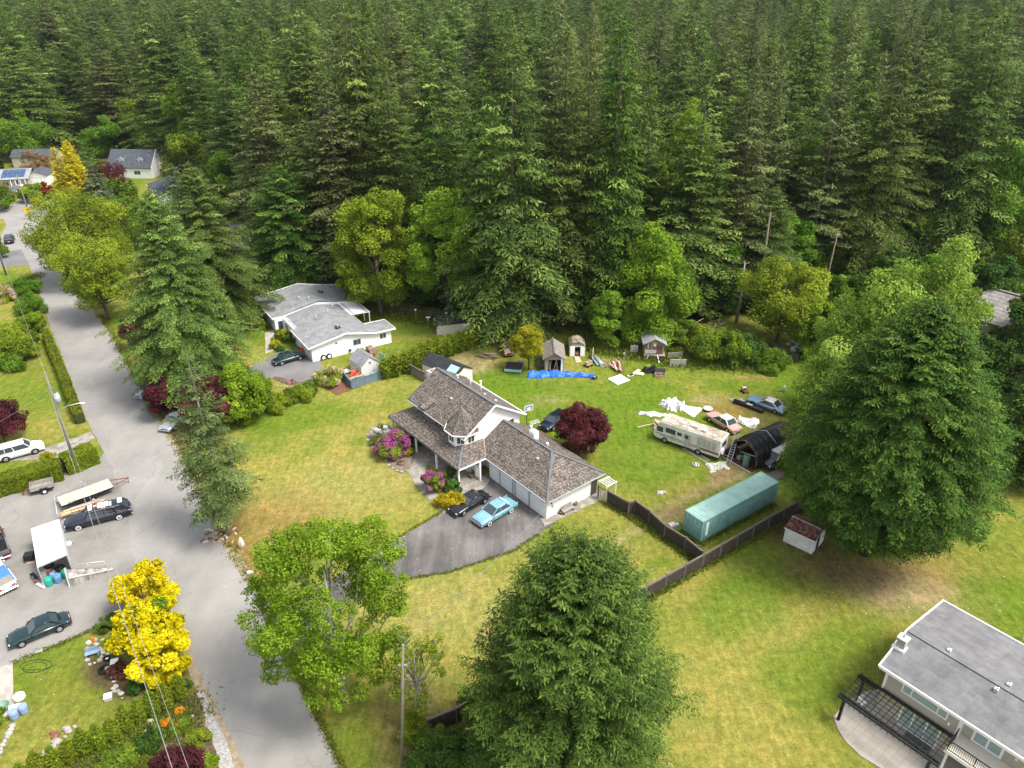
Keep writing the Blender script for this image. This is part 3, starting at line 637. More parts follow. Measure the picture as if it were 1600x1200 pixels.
con(148,298,228,60,33,'leaf_dark','yew_tree','dark rounded evergreen in front of the dormered roof',prof=prof_ovoid,z0=.03,step=.55,per=9)
con(285,345,255,70,34,'leaf_blue','spruce_tree','pale blue-green spruce beside the low slate roof',z0=.03,step=.55,per=8,irr=.4)
con(340,335,240,70,35,'leaf_cedar','fir_tree','olive conifer above the beige patio wall',z0=.03,step=.55,per=9,irr=.4)
con(232,345,330,26,36,'leaf_blue','spruce_tree','small thin pale spruce in front of the slate roof',z0=.03,step=.5,per=7)
# ---- broadleaved trees (helper)
def br(px,py,ty,w,seed,mat,label,name='broadleaf_tree',cat='tree',group=None,zbpx=None,**k):
    X,Y,H,r=at(px,py,ty,w); t=T(name,label,cat,(X,Y,0),0,group); broadleaf_tree(t,H,r,seed,mat,**k); return t
br(538,1095,812,276,41,'leaf_bright','sprawling thin-leaved yellow-green tree beside the lane with pale dead twigs','alder_tree',bmat='bark_grey',n=40000,ls=.2,nl=100,zb=.1,lobe=.155,gap=.05,twigs=6,trunk_r=.24,inner=.1)
br(655,1120,985,100,42,'leaf_olive','spindly half-bare small tree around the leaning pole','shrub_tree',bmat='bark_grey',n=3000,ls=.2,nl=16,zb=.1,lobe=.3,gap=.2,twigs=8)
for (px,py,ty,w,sd_,nn) in [(232,960,897,100,43,9000),(240,1022,948,112,44,10000),(258,1062,1000,92,45,8000)]:
    t=br(px,py,ty,w,sd_,'leaf_yellow',{43:'brilliant yellow shrub tree, rear clump nearest the lane bend',44:'brilliant yellow shrub tree with green patches, middle clump',45:'brilliant yellow shrub tree, front clump above the hedge'}[sd_],'golden_shrub',group='brilliant yellow trees by the lane',n=nn,ls=.26,nl=26,zb=.08,lobe=.3,twigs=2)
    if sd_==44: recolour(KIDS[t.name][0],'leaf_maple',.16,3)
br(142,440,298,145,46,'leaf_olive','large rounded olive tree overhanging the lane at the left',n=24000,ls=.32,nl=34,zb=.1)
br(170,500,368,112,47,'leaf_olive','rounded yellow-green tree beside the lane, nearer of the rounded pair',n=18000,ls=.3,nl=30,zb=.12)
br(215,385,312,110,48,'leaf_mid','round garden tree between the lane tree and slate roof',n=10000,ls=.34,nl=24,zb=.05)
br(385,660,575,85,49,'leaf_bright','bright green small tree at the end of the bungalow hedge',n=15000,ls=.26,nl=28,zb=.03)
br(1012,528,338,158,50,'leaf_maplebright','tall bright green maple beside the stilted playhouse','maple_tree',n=34000,ls=.34,nl=46,zb=.05,lobe=.26,shape='flame')
br(950,540,462,78,51,'leaf_maplebright','round green bush tree left of the tall bright maple',n=14000,ls=.3,nl=24,zb=.02)
br(700,492,285,128,52,'leaf_maplebright','broad bright green maple behind the bungalow lawn','maple_tree',n=30000,ls=.36,nl=40,zb=.05,lobe=.28)
br(595,492,288,125,53,'leaf_olive','broad olive-green maple behind the bungalow lawn','maple_tree',n=28000,ls=.36,nl=38,zb=.05,lobe=.28)
br(655,468,305,62,54,'leaf_bright','narrow bright tree squeezed between the two broad maples',n=12000,ls=.34,nl=26,zb=.05)
br(560,485,395,60,55,'leaf_bright','low bright tree behind the white awning of the bungalow',n=9000,ls=.34,nl=20,zb=.03)
br(1212,535,405,125,56,'leaf_olive','rounded olive-yellow tree right of the brambles',n=20000,ls=.32,nl=30,zb=.03)
br(1218,455,330,88,57,'leaf_maple','green tree behind the tall dead pole',n=14000,ls=.36,nl=28,zb=.05,lobe=.3)
br(1285,650,448,105,58,'leaf_poplar','small bright poplar at the fence end','poplar_tree',n=11000,ls=.28,nl=24,zb=.04,shape='flame')
br(1256,735,515,105,59,'leaf_poplar','light green poplar against the left side of the massive cedar','poplar_tree',n=12000,ls=.28,nl=24,zb=.04,shape='flame')
br(1345,660,385,145,60,'leaf_poplar','tall light green poplar left of the tiled roof','poplar_tree',n=22000,ls=.32,nl=36,zb=.04,shape='flame')
br(1435,610,375,150,61,'leaf_poplar','wide light green poplar in front of the tiled roof','poplar_tree',n=24000,ls=.32,nl=36,zb=.04,shape='flame')
br(1310,500,425,70,62,'leaf_maple','dense green tree behind the poplars','broadleaf_tree',n=11000,ls=.36,nl=22,zb=.03)
br(1385,470,390,80,63,'leaf_dark','dark rounded tree behind the poplars',n=11000,ls=.4,nl=22,zb=.03)
br(1055,430,145,100,64,'leaf_bright','tall pale green broadleaf standing among the dark firs',n=18000,ls=.42,nl=34,zb=.2,shape='flame')
br(1235,420,205,90,65,'leaf_maple','green broadleaf among the firs above the slim dead pole',n=14000,ls=.42,nl=28,zb=.1,shape='flame')
br(1530,420,215,120,66,'leaf_maple','leafy green tree at the right side of the wood',n=22000,ls=.42,nl=34,zb=.1)
br(1600,400,232,90,67,'leaf_bright','yellow-green tree cut by the right edge in the wood',n=14000,ls=.42,nl=26,zb=.1)
br(1445,400,290,80,68,'leaf_dark','dark leafy tree under the very tall bare-stemmed fir',n=12000,ls=.42,nl=24,zb=.1)
br(1600,480,330,110,69,'leaf_mid','mid green tree behind the right end of the tiled roof',n=14000,ls=.4,nl=26,zb=.05)
br(305,318,205,70,70,'leaf_mid','light green tree right of the dormered house',n=12000,ls=.42,nl=24,zb=.05)
br(375,345,235,80,71,'leaf_maple','green tree above the beige patio',n=12000,ls=.4,nl=24,zb=.05)
br(405,330,200,60,72,'leaf_bright','yellow-green slim tree at the wood edge left of the cedar',n=9000,ls=.42,nl=20,zb=.05,shape='flame')
br(165,245,180,60,73,'leaf_maple','bright green tree left behind the dormered roof',n=9000,ls=.5,nl=20,zb=.05)
br(215,238,150,60,74,'leaf_mid','tall green tree right behind the dormered roof',n=9000,ls=.5,nl=22,zb=.05,shape='flame')
br(40,250,175,90,75,'leaf_maple','green tree behind the solar panel roof',n=10000,ls=.5,nl=24,zb=.05)
br(-5,270,190,60,76,'leaf_dark','dark green tree at the upper left edge',n=9000,ls=.5,nl=22,zb=.05)
br(826,578,514,56,77,'leaf_yellowgreen','small yellow-green maple beside the open wooden shed','maple_tree',n=7000,ls=.24,nl=22,zb=.22,lobe=.3)
br(905,712,640,88,78,'leaf_purple','round dark purple maple behind the garage','maple_tree',n=15000,ls=.22,nl=30,zb=.1,lobe=.3)
br(8,690,630,78,79,'leaf_purple','purple maple at the left edge above the white SUV','maple_tree',n=9000,ls=.24,nl=22,zb=.1)
br(262,652,592,60,80,'leaf_purple','purple maple under the large open fir','maple_tree',n=9000,ls=.24,nl=22,zb=.15)
br(335,672,600,90,81,'leaf_purple','wide purple maple behind the slender young fir','maple_tree',n=12000,ls=.24,nl=26,zb=.15)
br(215,545,492,40,82,'leaf_purple','small purple tree left of the large open fir','maple_tree',n=5000,ls=.26,nl=16,zb=.1)
br(292,1250,1182,92,83,'leaf_purple','low purple maple cut by the bottom edge','maple_tree',n=9000,ls=.16,nl=22,zb=.1)
br(175,298,255,66,84,'leaf_purple','dark purple tree in front of the dormered house','maple_tree',n=8000,ls=.32,nl=20,zb=.05)
br(265,282,250,30,85,'leaf_red','narrow crimson tree right of the dormered house',n=4000,ls=.32,nl=14,zb=.05,shape='flame')
br(62,272,238,50,86,'leaf_rust','bare-looking brown tree beside the white garage',n=5000,ls=.3,nl=16,zb=.05,twigs=5)

def haze():
    mb=MB(); mb.box(-4020,4020,-620,6020,-1,190,'haze'); o=mb.build('haze'); tag(o,'thin summer haze in the air over the whole place',kind='stuff')
def _haze(n):
    m=bpy.data.materials.new(n); m.use_nodes=True; t=m.node_tree; t.nodes.remove(t.nodes['Principled BSDF']); v=t.nodes.new('ShaderNodeVolumePrincipled')
    v.inputs['Color'].default_value=(.82,.88,.95,1); v.inputs['Density'].default_value=.00005; v.inputs['Anisotropy'].default_value=.2
    t.links.new(v.outputs[0],t.nodes['Material Output'].inputs['Volume']); return m
_D['haze']=_haze
haze()

for i,(px,py,ty,w,m) in enumerate([(1330,560,455,90,'leaf_mid'),(1400,520,425,90,'leaf_maple'),(1480,560,450,80,'leaf_mid'),(1560,640,470,90,'leaf_dark'),(1540,500,400,80,'leaf_dark'),(1600,560,430,90,'leaf_mid'),(1500,650,520,80,'leaf_dark'),(1265,560,470,66,'leaf_bright'),(1300,690,560,70,'leaf_bright'),(1560,440,370,80,'leaf_olive'),(1620,620,450,90,'leaf_dark'),(1440,470,395,70,'leaf_maple')]):
    br(px,py,ty,w,300+i,m,['green tree filling the gap behind the poplars, %s','leafy tree behind the massive cedar, %s'][i%2]%['left end','towards the tiled roof','right of the tiled roof','low at the right edge','just above the tiled roof','far right','in its shadow','beside the fence end','between cedar and shelter','above the tiled roof','cut by the right edge','over the tile ridge'][i],n=11000,ls=.36,nl=24,zb=.0,lobe=.32)
# ================================================================ BUILDINGS
A51=R(-51)
PAL.update({
'white_wall':((.80,.79,.76),.7,0,.05,1),'white_trim':((.82,.82,.81),.5,0,.03),'white_door':((.72,.74,.75),.6,0,.04,1),'cream_wall':((.72,.67,.56),.75,0,.06),
'grey_trim':((.35,.36,.38),.6),'dark_trim':((.05,.05,.055),.5),'black_metal':((.012,.013,.015),.45,.2,.1),'glass':((.05,.065,.075),.08,0,.05),'glass_pale':((.32,.40,.38),.12,0,.1,2),
'beige_wall':((.42,.38,.31),.75,0,.05,1),'tan_wood':((.42,.30,.18),.85,0,.25,4),'pale_wood':((.60,.52,.40),.85,0,.2,4),'grey_wood':((.30,.27,.24),.9,0,.35,4),'brown_wood':((.16,.10,.065),.9,0,.3,4),'red_wood':((.22,.10,.07),.9,0,.3,4),
'inside':((.02,.018,.016),.9),'green_door':((.04,.10,.06),.6),'orange':((.75,.16,.03),.55),'orangered':((.55,.09,.03),.6),'teal_plastic':((.02,.33,.26),.45),'blue_plastic':((.10,.24,.42),.45),'green_plastic':((.01,.20,.12),.45),'dusty_blue':((.22,.30,.42),.6),
'white_plastic':((.80,.80,.78),.4,0,.04),'dirty_white':((.46,.44,.39),.7,0,.25,2.5),'tyre':((.012,.012,.012),.8),'chrome':((.7,.7,.7),.18,1,.05),'rubber':((.02,.02,.022),.7),'steel':((.45,.46,.47),.4,.7,.15),'galv':((.50,.52,.54),.5,.4,.15),
'pole_wood':((.20,.185,.155),.9,0,.3,2),'rust':((.20,.08,.04),.85,0,.4,3),'stone':((.34,.32,.29),.9,0,.35,2),'pale_stone':((.36,.335,.30),.9,0,.25,2),'pink':((.62,.32,.28),.7,0,.3,2),'blue_tarp':((.02,.14,.62),.5,0,.35,2.5),'white_tarp':((.58,.58,.57),.5,0,.12,2),'black_tarp':((.018,.019,.022),.55,0,.35,1),
'fence_brown':((.055,.043,.035),.9,0,.35,3),'fence_grey':((.15,.13,.11),.9,0,.25,3),'fence_blue':((.13,.18,.22),.8,0,.12,2),'lamp_white':((.8,.8,.76),.4),'gold':((.75,.42,.02),.5),'brick':((.25,.13,.09),.9,0,.3,4),'copper':((.38,.24,.18),.7,0,.2,3),'ridgecap':((.13,.135,.145),.8,0,.2,2)})
CS={'shake':.95,'torch_roof':.12,'pale_roof':.10,'playroof':.5}
def shingle(n,cols,rowf,cell,speck=.0,moss=None,streak=0,ro=.85):
    """courses along lines of equal height, each shake with its own tone"""
    m,t,b=newmat(n); tc=t.nodes.new('ShaderNodeTexCoord'); mp=t.nodes.new('ShaderNodeMapping'); t.links.new(tc.outputs['Object'],mp.inputs[0]); mp.inputs['Scale'].default_value=(cell,cell,rowf)
    sep=t.nodes.new('ShaderNodeSeparateXYZ'); t.links.new(mp.outputs[0],sep.inputs[0])
    fl=t.nodes.new('ShaderNodeMath'); fl.operation='FLOOR'; t.links.new(sep.outputs[2],fl.inputs[0]); fr=t.nodes.new('ShaderNodeMath'); fr.operation='FRACT'; t.links.new(sep.outputs[2],fr.inputs[0])
    cb=t.nodes.new('ShaderNodeCombineXYZ'); t.links.new(sep.outputs[0],cb.inputs[0]); t.links.new(sep.outputs[1],cb.inputs[1])
    k=t.nodes.new('ShaderNodeMath'); k.operation='MULTIPLY'; k.inputs[1].default_value=17.3; t.links.new(fl.outputs[0],k.inputs[0]); t.links.new(k.outputs[0],cb.inputs[2])
    v=t.nodes.new('ShaderNodeTexVoronoi'); v.inputs['Scale'].default_value=1; t.links.new(cb.outputs[0],v.inputs['Vector'])
    c=ramp(t,v.outputs['Color'],cols)
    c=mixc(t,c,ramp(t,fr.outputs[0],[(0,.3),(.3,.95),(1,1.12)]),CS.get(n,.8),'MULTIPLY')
    c=mixc(t,c,ramp(t,noise(t,.7,6,.7),[(.35,.75),(.65,1.2)]),.7,'MULTIPLY')
    if speck: c=mixc(t,c,(.52,.50,.45),ramp(t,noise(t,9,3,.8),[(1-speck-.04,0),(1-speck,1)]))
    if moss: c=mixc(t,c,moss,ramp(t,noise(t,1.1,6,.75),[(.6,0),(.7,.6)]))
    if streak: c=mixc(t,c,(.04,.04,.045),ramp(t,noise(t,.9,6,.7,stretch=(1.6,.35,.35)),[(.5,0),(.66,streak)]))
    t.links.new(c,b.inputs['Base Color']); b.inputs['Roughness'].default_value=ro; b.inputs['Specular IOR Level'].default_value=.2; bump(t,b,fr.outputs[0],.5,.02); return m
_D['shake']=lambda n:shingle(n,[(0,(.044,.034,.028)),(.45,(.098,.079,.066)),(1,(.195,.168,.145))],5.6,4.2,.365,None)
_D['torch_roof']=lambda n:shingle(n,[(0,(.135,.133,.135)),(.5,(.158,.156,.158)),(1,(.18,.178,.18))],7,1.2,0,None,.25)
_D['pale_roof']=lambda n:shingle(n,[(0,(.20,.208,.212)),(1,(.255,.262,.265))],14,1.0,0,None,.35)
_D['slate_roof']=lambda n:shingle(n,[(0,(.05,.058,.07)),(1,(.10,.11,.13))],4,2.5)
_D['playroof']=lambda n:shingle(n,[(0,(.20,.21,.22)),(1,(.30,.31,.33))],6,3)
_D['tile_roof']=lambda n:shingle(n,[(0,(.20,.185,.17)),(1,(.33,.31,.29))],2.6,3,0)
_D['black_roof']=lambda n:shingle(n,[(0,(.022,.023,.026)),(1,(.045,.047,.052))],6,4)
_D['rustroof']=lambda n:two(n,(.09,.03,.022),(.24,.13,.10),2.5,.85)
_D['redgreenroof']=lambda n:two(n,(.24,.06,.03),(.22,.30,.22),1.4,.8,.4,.55)
_D['board']=lambda n:two(n,(.20,.12,.08),(.40,.32,.25),2.2,.9,.35,.65,stretch=(3,3,.3))
_D['oldshake']=lambda n:two(n,(.10,.085,.07),(.30,.27,.24),3.5,.9,.35,.65)
_D['ribwhite']=lambda n:two(n,(.62,.62,.58),(.76,.76,.73),1,.6)
_D['patiotile']=lambda n:_patio(n)
def _patio(n):
    m,t,b=newmat(n); br_=t.nodes.new('ShaderNodeTexBrick'); tc=t.nodes.new('ShaderNodeTexCoord'); mp=t.nodes.new('ShaderNodeMapping'); t.links.new(tc.outputs['Object'],mp.inputs[0]); mp.inputs['Rotation'].default_value=(0,0,R(51))
    t.links.new(mp.outputs[0],br_.inputs['Vector']); br_.offset=0; br_.inputs['Scale'].default_value=1; br_.inputs['Brick Width'].default_value=.6; br_.inputs['Row Height'].default_value=.6; br_.inputs['Mortar Size'].default_value=.02
    br_.inputs['Color1'].default_value=(.36,.325,.275,1); br_.inputs['Color2'].default_value=(.325,.295,.245,1); br_.inputs['Mortar'].default_value=(.26,.235,.2,1)
    c=mixc(t,br_.outputs[0],ramp(t,noise(t,1,5,.7),[(.3,.85),(.7,1.12)]),.8,'MULTIPLY'); t.links.new(c,b.inputs['Base Color']); b.inputs['Roughness'].default_value=.85; return m
def window(root,c,ang,w,h,panes=1,fr='white_trim',gl='glass',name='window',ft=.07,mid=None,sub='pane'):
    """a framed window centred at c in its wall, facing local angle ang (degrees)"""
    a=R(ang); nx,ny=math.cos(a),math.sin(a); tx,ty=-ny,nx
    P=lambda u,z,d:(c[0]+tx*u+nx*d,c[1]+ty*u+ny*d,c[2]+z)
    mb=MB(); 
    def bx(u0,u1,z0,z1,d0,d1,mb,m):
        v=[P(u,z,d) for z in (z0,z1) for d in (d0,d1) for u in (u0,u1)]
        mb.mesh(v,[(0,2,3,1),(4,5,7,6),(0,1,5,4),(1,3,7,5),(3,2,6,7),(2,0,4,6)],m)
    bx(-w/2,w/2,h/2-ft,h/2,-.02,.05,mb,fr); bx(-w/2,w/2,-h/2,-h/2+ft,-.02,.05,mb,fr)
    bx(-w/2,-w/2+ft,-h/2+ft,h/2-ft,-.02,.05,mb,fr); bx(w/2-ft,w/2,-h/2+ft,h/2-ft,-.02,.05,mb,fr)
    ms=mid if mid else [(-w/2+w*k/panes) for k in range(1,panes)]
    for u in ms: bx(u-ft*.4,u+ft*.4,-h/2+ft,h/2-ft,-.02,.045,mb,fr)
    o=mb.build(name,root); g=MB(); bx(-w/2+ft*.5,w/2-ft*.5,-h/2+ft*.5,h/2-ft*.5,-.03,.02,g,gl); g.build(sub,o); return o
def part(root,name,fn,bevel=0):
    mb=MB(); fn(mb); return mb.build(name,root,bevel)
def gable_roof(mb,x0,x1,y0,y1,ze,zr,m,axis='x',t=.14,yr=None):
    """two slabs meeting at a ridge; they butt at the ridge line"""
    if axis=='x':
        yr=(y0+y1)/2 if yr is None else yr
        mb.slab([(x0,y0,ze),(x1,y0,ze),(x1,yr,zr),(x0,yr,zr)],t,m); mb.slab([(x0,yr,zr+.003),(x1,yr,zr+.003),(x1,y1,ze),(x0,y1,ze)],t,m)
    else:
        xr=(x0+x1)/2
        mb.slab([(x0,y0,ze),(xr,y0,zr),(xr,y1,zr),(x0,y1,ze)],t,m); mb.slab([(xr,y0,zr+.003),(x1,y0,ze),(x1,y1,ze),(xr,y1,zr+.003)],t,m)
def gwalls(mb,x0,x1,y0,y1,h,zr,m,axis='x',yr=None,base=0):
    """closed walls with gables"""
    if axis=='x':
        yr=(y0+y1)/2 if yr is None else yr
        sec=[(y0,base),(y1,base),(y1,h),(yr,zr),(y0,h)]; V=[(x,a,b) for x in (x0,x1) for a,b in sec]
    else:
        xr=(x0+x1)/2; sec=[(x0,base),(x1,base),(x1,h),(xr,zr),(x0,h)]; V=[(a,y,b) for y in (y1,y0) for a,b in sec]
    n=5; mb.mesh(V,[tuple(range(n))[::-1],tuple(range(n,2*n))]+[(i,(i+1)%n,(i+1)%n+n,i+n) for i in range(n)],m)
PAL['bluepatch']=((.30,.48,.62),.5,0,.05)
PAL['cream2']=((.62,.60,.56),.75,0,.06)
# ---------------- the main house
def main_house():
    h=T('family_house','two storey white house with brown shake roofs, small turret and attached garage','house',(*G(765,745),0),A51)
    part(h,'wall',lambda b:(gwalls(b,-13,-2.35,-1.5,6.4,5.25,7.65,'white_wall',yr=2.4),b.box(-13.003,-2.3,-1.52,6.42,2.6,2.72,'white_trim')))
    def gw(b):
        b.box(0,9.9,0,7.5,0,2.45,'white_wall'); b.box(-2.3,0,1.0,7.5,0,2.45,'white_wall')
    part(h,'garage_wall',gw)
    def r(b):
        b.slab([(-13.7,-2.15,4.98),(-1.8,-2.15,4.98),(-1.8,2.4,7.9),(-13.7,2.4,7.9)],.15,'shake')
        b.slab([(-13.7,2.4,7.903),(-1.8,2.4,7.903),(-1.8,6.95,4.98),(-13.7,6.95,4.98)],.15,'shake')
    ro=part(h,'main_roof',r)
    part(ro,'gutter',lambda b:(b.box(-13.7,-1.8,-2.26,-2.155,4.86,4.97,'grey_trim'),b.box(-13.7,-1.8,6.955,7.08,4.84,4.97,'white_trim')))
    def rake(b):
        for x,m in ((-1.795,'white_trim'),(-13.74,'ridgecap')):
            b.bar((x+.02,-2.15,4.93),(x+.02,2.38,7.83),.05,.2,m); b.bar((x+.02,2.42,7.83),(x+.02,6.95,4.93),.05,.2,m)
    part(ro,'rake_board',rake)
    part(ro,'ridge_cap',lambda b:b.bar((-13.7,2.4,7.93),(-1.8,2.4,7.93),.3,.07,'ridgecap'))
    # porch roof wrapping the front
    def pr(b):
        b.slab([(-15.1,-4.2,2.75),(-.1,-4.2,2.75),(-2.8,-1.53,3.95),(-13.05,-1.53,3.95)],.12,'shake')
        b.slab([(-.1,-4.203,2.752),(-.15,-.38,2.752),(-2.28,.9,3.75),(-2.28,-1.53,3.95),(-2.8,-1.53,3.953)],.12,'shake')
        b.slab([(-15.1,-4.203,2.752),(-13.05,-1.53,3.953),(-13.05,1.5,3.953),(-15.1,1.5,2.752)],.12,'shake')
    po=part(h,'porch_roof',pr)
    part(po,'gutter',lambda b:(b.box(-15.1,-.1,-4.32,-4.21,2.62,2.74,'dark_trim'),b.box(-.09,.02,-4.2,-.45,2.62,2.74,'white_trim'),b.box(-15.22,-15.11,-4.2,1.5,2.62,2.74,'dark_trim')))
    part(po,'hip_cap',lambda b:b.bar((-.1,-4.2,2.79),(-2.8,-1.53,3.99),.26,.06,'ridgecap'))
    def gr(b):
        b.slab([(-.2,-.42,2.70),(10.45,-.42,2.70),(6.4,3.8,5.2),(-2.28,3.8,5.2),(-2.28,.95,3.55)],.14,'shake')
        b.slab([(10.45,-.423,2.703),(10.45,8.02,2.703),(6.4,3.8,5.203)],.14,'shake')
        b.slab([(10.45,8.023,2.70),(-2.28,8.023,2.70),(-2.28,3.8,5.2),(6.4,3.8,5.203)],.14,'shake')
    go=part(h,'garage_roof',gr)
    part(go,'gutter',lambda b:(b.box(-.1,10.45,-.53,-.43,2.56,2.69,'grey_trim'),b.box(10.455,10.56,-.42,8.02,2.56,2.69,'grey_trim')))
    part(go,'hip_cap',lambda b:(b.bar((6.4,3.8,5.23),(10.45,-.42,2.73),.26,.07,'ridgecap'),b.bar((6.4,3.8,5.23),(10.45,8.02,2.73),.26,.07,'ridgecap'),b.bar((-2.2,3.8,5.23),(6.4,3.8,5.23),.26,.07,'ridgecap')))
    part(go,'flashing',lambda b:b.bar((-.2,-.4,2.74),(-2.25,.95,3.62),.16,.03,'copper'))
    # turret
    cx,cy=-3.85,-.85
    def oct_(r,z,off=22.5): return [(cx+r*math.cos(R(off+45*k)),cy+r*math.sin(R(off+45*k)),z) for k in range(8)]
    part(h,'turret_wall',lambda b:b.prism([(x,y) for x,y,z in oct_(1.72,0)],3.0,5.3,'white_wall'))
    def tr(b):
        o=oct_(2.15,5.2); ap=(cx,cy,7.7)
        for k in range(8): b.face([o[k],o[(k+1)%8],ap],'shake')
        b.face([(p[0],p[1],5.195) for p in o][::-1],'white_trim')
    tro=part(h,'turret_roof',tr)
    part(tro,'hip_cap',lambda b:[b.bar(p,(cx,cy,7.72),.10,.05,'ridgecap' if k in(6,7) else 'oldshake') for k,p in enumerate(oct_(2.15,5.22))])
    part(tro,'finial',lambda b:b.tube([(cx,cy,7.6),(cx,cy,7.9)],[.08,.02],'grey_trim',8))
    part(tro,'gutter',lambda b:[b.bar(o1,o2,.09,.12,'white_trim') for o1,o2 in zip(oct_(2.17,5.16),oct_(2.17,5.16)[1:]+oct_(2.17,5.16)[:1])])
    for k,an in ((5,-90-0),(6,-45),(7,0)):
        a=R(an); rr=1.72*math.cos(R(22.5)); window(h,(cx+rr*math.cos(a),cy+rr*math.sin(a),4.35),an,.95,.95,2,'cream_wall' if k!=6 else 'white_trim')
    # little eyebrow gable
    def dm(b):
        b.slab([(-11.1,-2.2,5.35),(-10.4,-2.2,5.85),(-10.4,-.2,6.15),(-11.1,-.6,5.95)],.06,'shake'); b.slab([(-10.4,-2.2,5.853),(-9.7,-2.2,5.35),(-9.7,-.6,5.95),(-10.4,-.2,6.153)],.06,'shake')
        b.face([(-10.9,-2.1,5.2),(-9.9,-2.1,5.2),(-10.4,-2.1,5.75)],'white_trim')
    part(h,'dormer',dm)
    part(h,'chimney',lambda b:(b.box(-14.9,-13.9,1.6,2.8,0,7.2,'white_wall'),b.box(-14.98,-13.82,1.52,2.88,7.2,7.3,'pale_stone'),b.box(-14.6,-14.2,2.0,2.4,7.3,7.45,'copper')))
    part(h,'garage_chimney',lambda b:(b.box(2.1,2.95,4.1,4.8,4.6,5.75,'white_wall'),b.box(2.2,2.85,4.2,4.7,5.75,5.82,'grey_trim')))
    for x,y,z,l in ((-9.3,4.3,6.7,1.1),(-7.3,4.4,6.65,1.3),(-11,3.6,7.1,.4),(1.2,5.2,4.3,1.0),(4.7,4.6,4.7,.3)):
        part(h,'vent_pipe',lambda b:(b.tube([(x,y,z-.2),(x,y,z+l)],[.09,.09],'white_plastic',8),b.tube([(x,y,z+l),(x,y,z+l+.12)],[.17,.15],'white_plastic',8)))
    for x,y,z in ((-5.9,3.9,6.95),(-3.9,4.0,6.9),(-8,.5,6.65),(5.6,2.4,4.4)):
        part(h,'roof_vent',lambda b:b.box(x-.16,x+.16,y-.16,y+.16,z-.12,z+.16,'grey_trim'),.02)
    for x0,x1 in ((.25,1.75),(2.1,4.15),(4.85,6.9),(7.35,9.45)):
        d=part(h,'garage_door',lambda b:b.box(x0,x1,-.05,-.004,.04,2.12,'white_door'),.01)
        part(d,'seam',lambda b:[b.box(x0,x1,-.062,-.052,z,z+.02,'grey_trim') for z in (.56,1.08,1.6)])
    part(h,'corner_board',lambda b:[b.box(x-.09,x+.09,-.075,-.002,0,2.4,'grey_trim') for x in (2.0,4.3,4.7,7.1)])
    for x in (-14.7,-9.4,-5.0,-.55): part(h,'porch_post',lambda b:b.box(x-.1,x+.1,-4.0,-3.8,.16,2.64,'white_trim'),.015)
    part(h,'porch_floor',lambda b:b.box(-14.9,-.45,-3.95,-1.53,0,.16,'conc_old'))
    part(h,'porch_step',lambda b:b.box(-10.6,-8.6,-4.5,-3.96,0,.10,'conc_old'))
    g=part(h,'porch_gate',lambda b:(b.box(-2.2,-.05,-1.35,-1.28,.3,.38,'white_trim'),b.box(-2.2,-.05,-1.35,-1.28,1.75,1.85,'white_trim'),[b.box(-2.15+.15*k,-2.09+.15*k,-1.34,-1.29,.38,1.75,'white_trim') for k in range(14)],b.box(-.08,.02,-1.4,-1.2,0,2.6,'white_trim')))
    window(h,(-7.5,-1.5,1.6),-90,1.8,1.1,2); window(h,(-11,-1.5,1.6),-90,1.8,1.1,2); dd=window(h,(-5,-1.5,1.2),-90,1.0,2.0,1,'white_trim','green_door','door',sub='panel')
    window(h,(-11.5,-1.5,4.3),-90,1.3,.9,2); window(h,(-7.8,-1.5,4.3),-90,1.5,.9,2); window(h,(-2.35,5.1,4.4),0,.9,.8,1)
    part(h,'wall_lamp',lambda b:b.box(9.9,10.02,.55,.68,1.75,2.0,'dark_trim')); part(h,'wall_lamp',lambda b:b.box(9.9,9.98,1.75,1.85,1.8,1.95,'dark_trim'))
    part(h,'meter_box',lambda b:b.box(9.9,10.02,.72,.84,1.2,1.55,'grey_trim'))
    sd=part(h,'side_gate',lambda b:(b.box(9.905,9.97,6.5,7.4,.05,2.1,'brown_wood'),[b.box(9.972,10.0,6.6,7.3,.3+.45*k,.62+.45*k,'dark_trim') for k in range(4)]))
    return h
main_house()
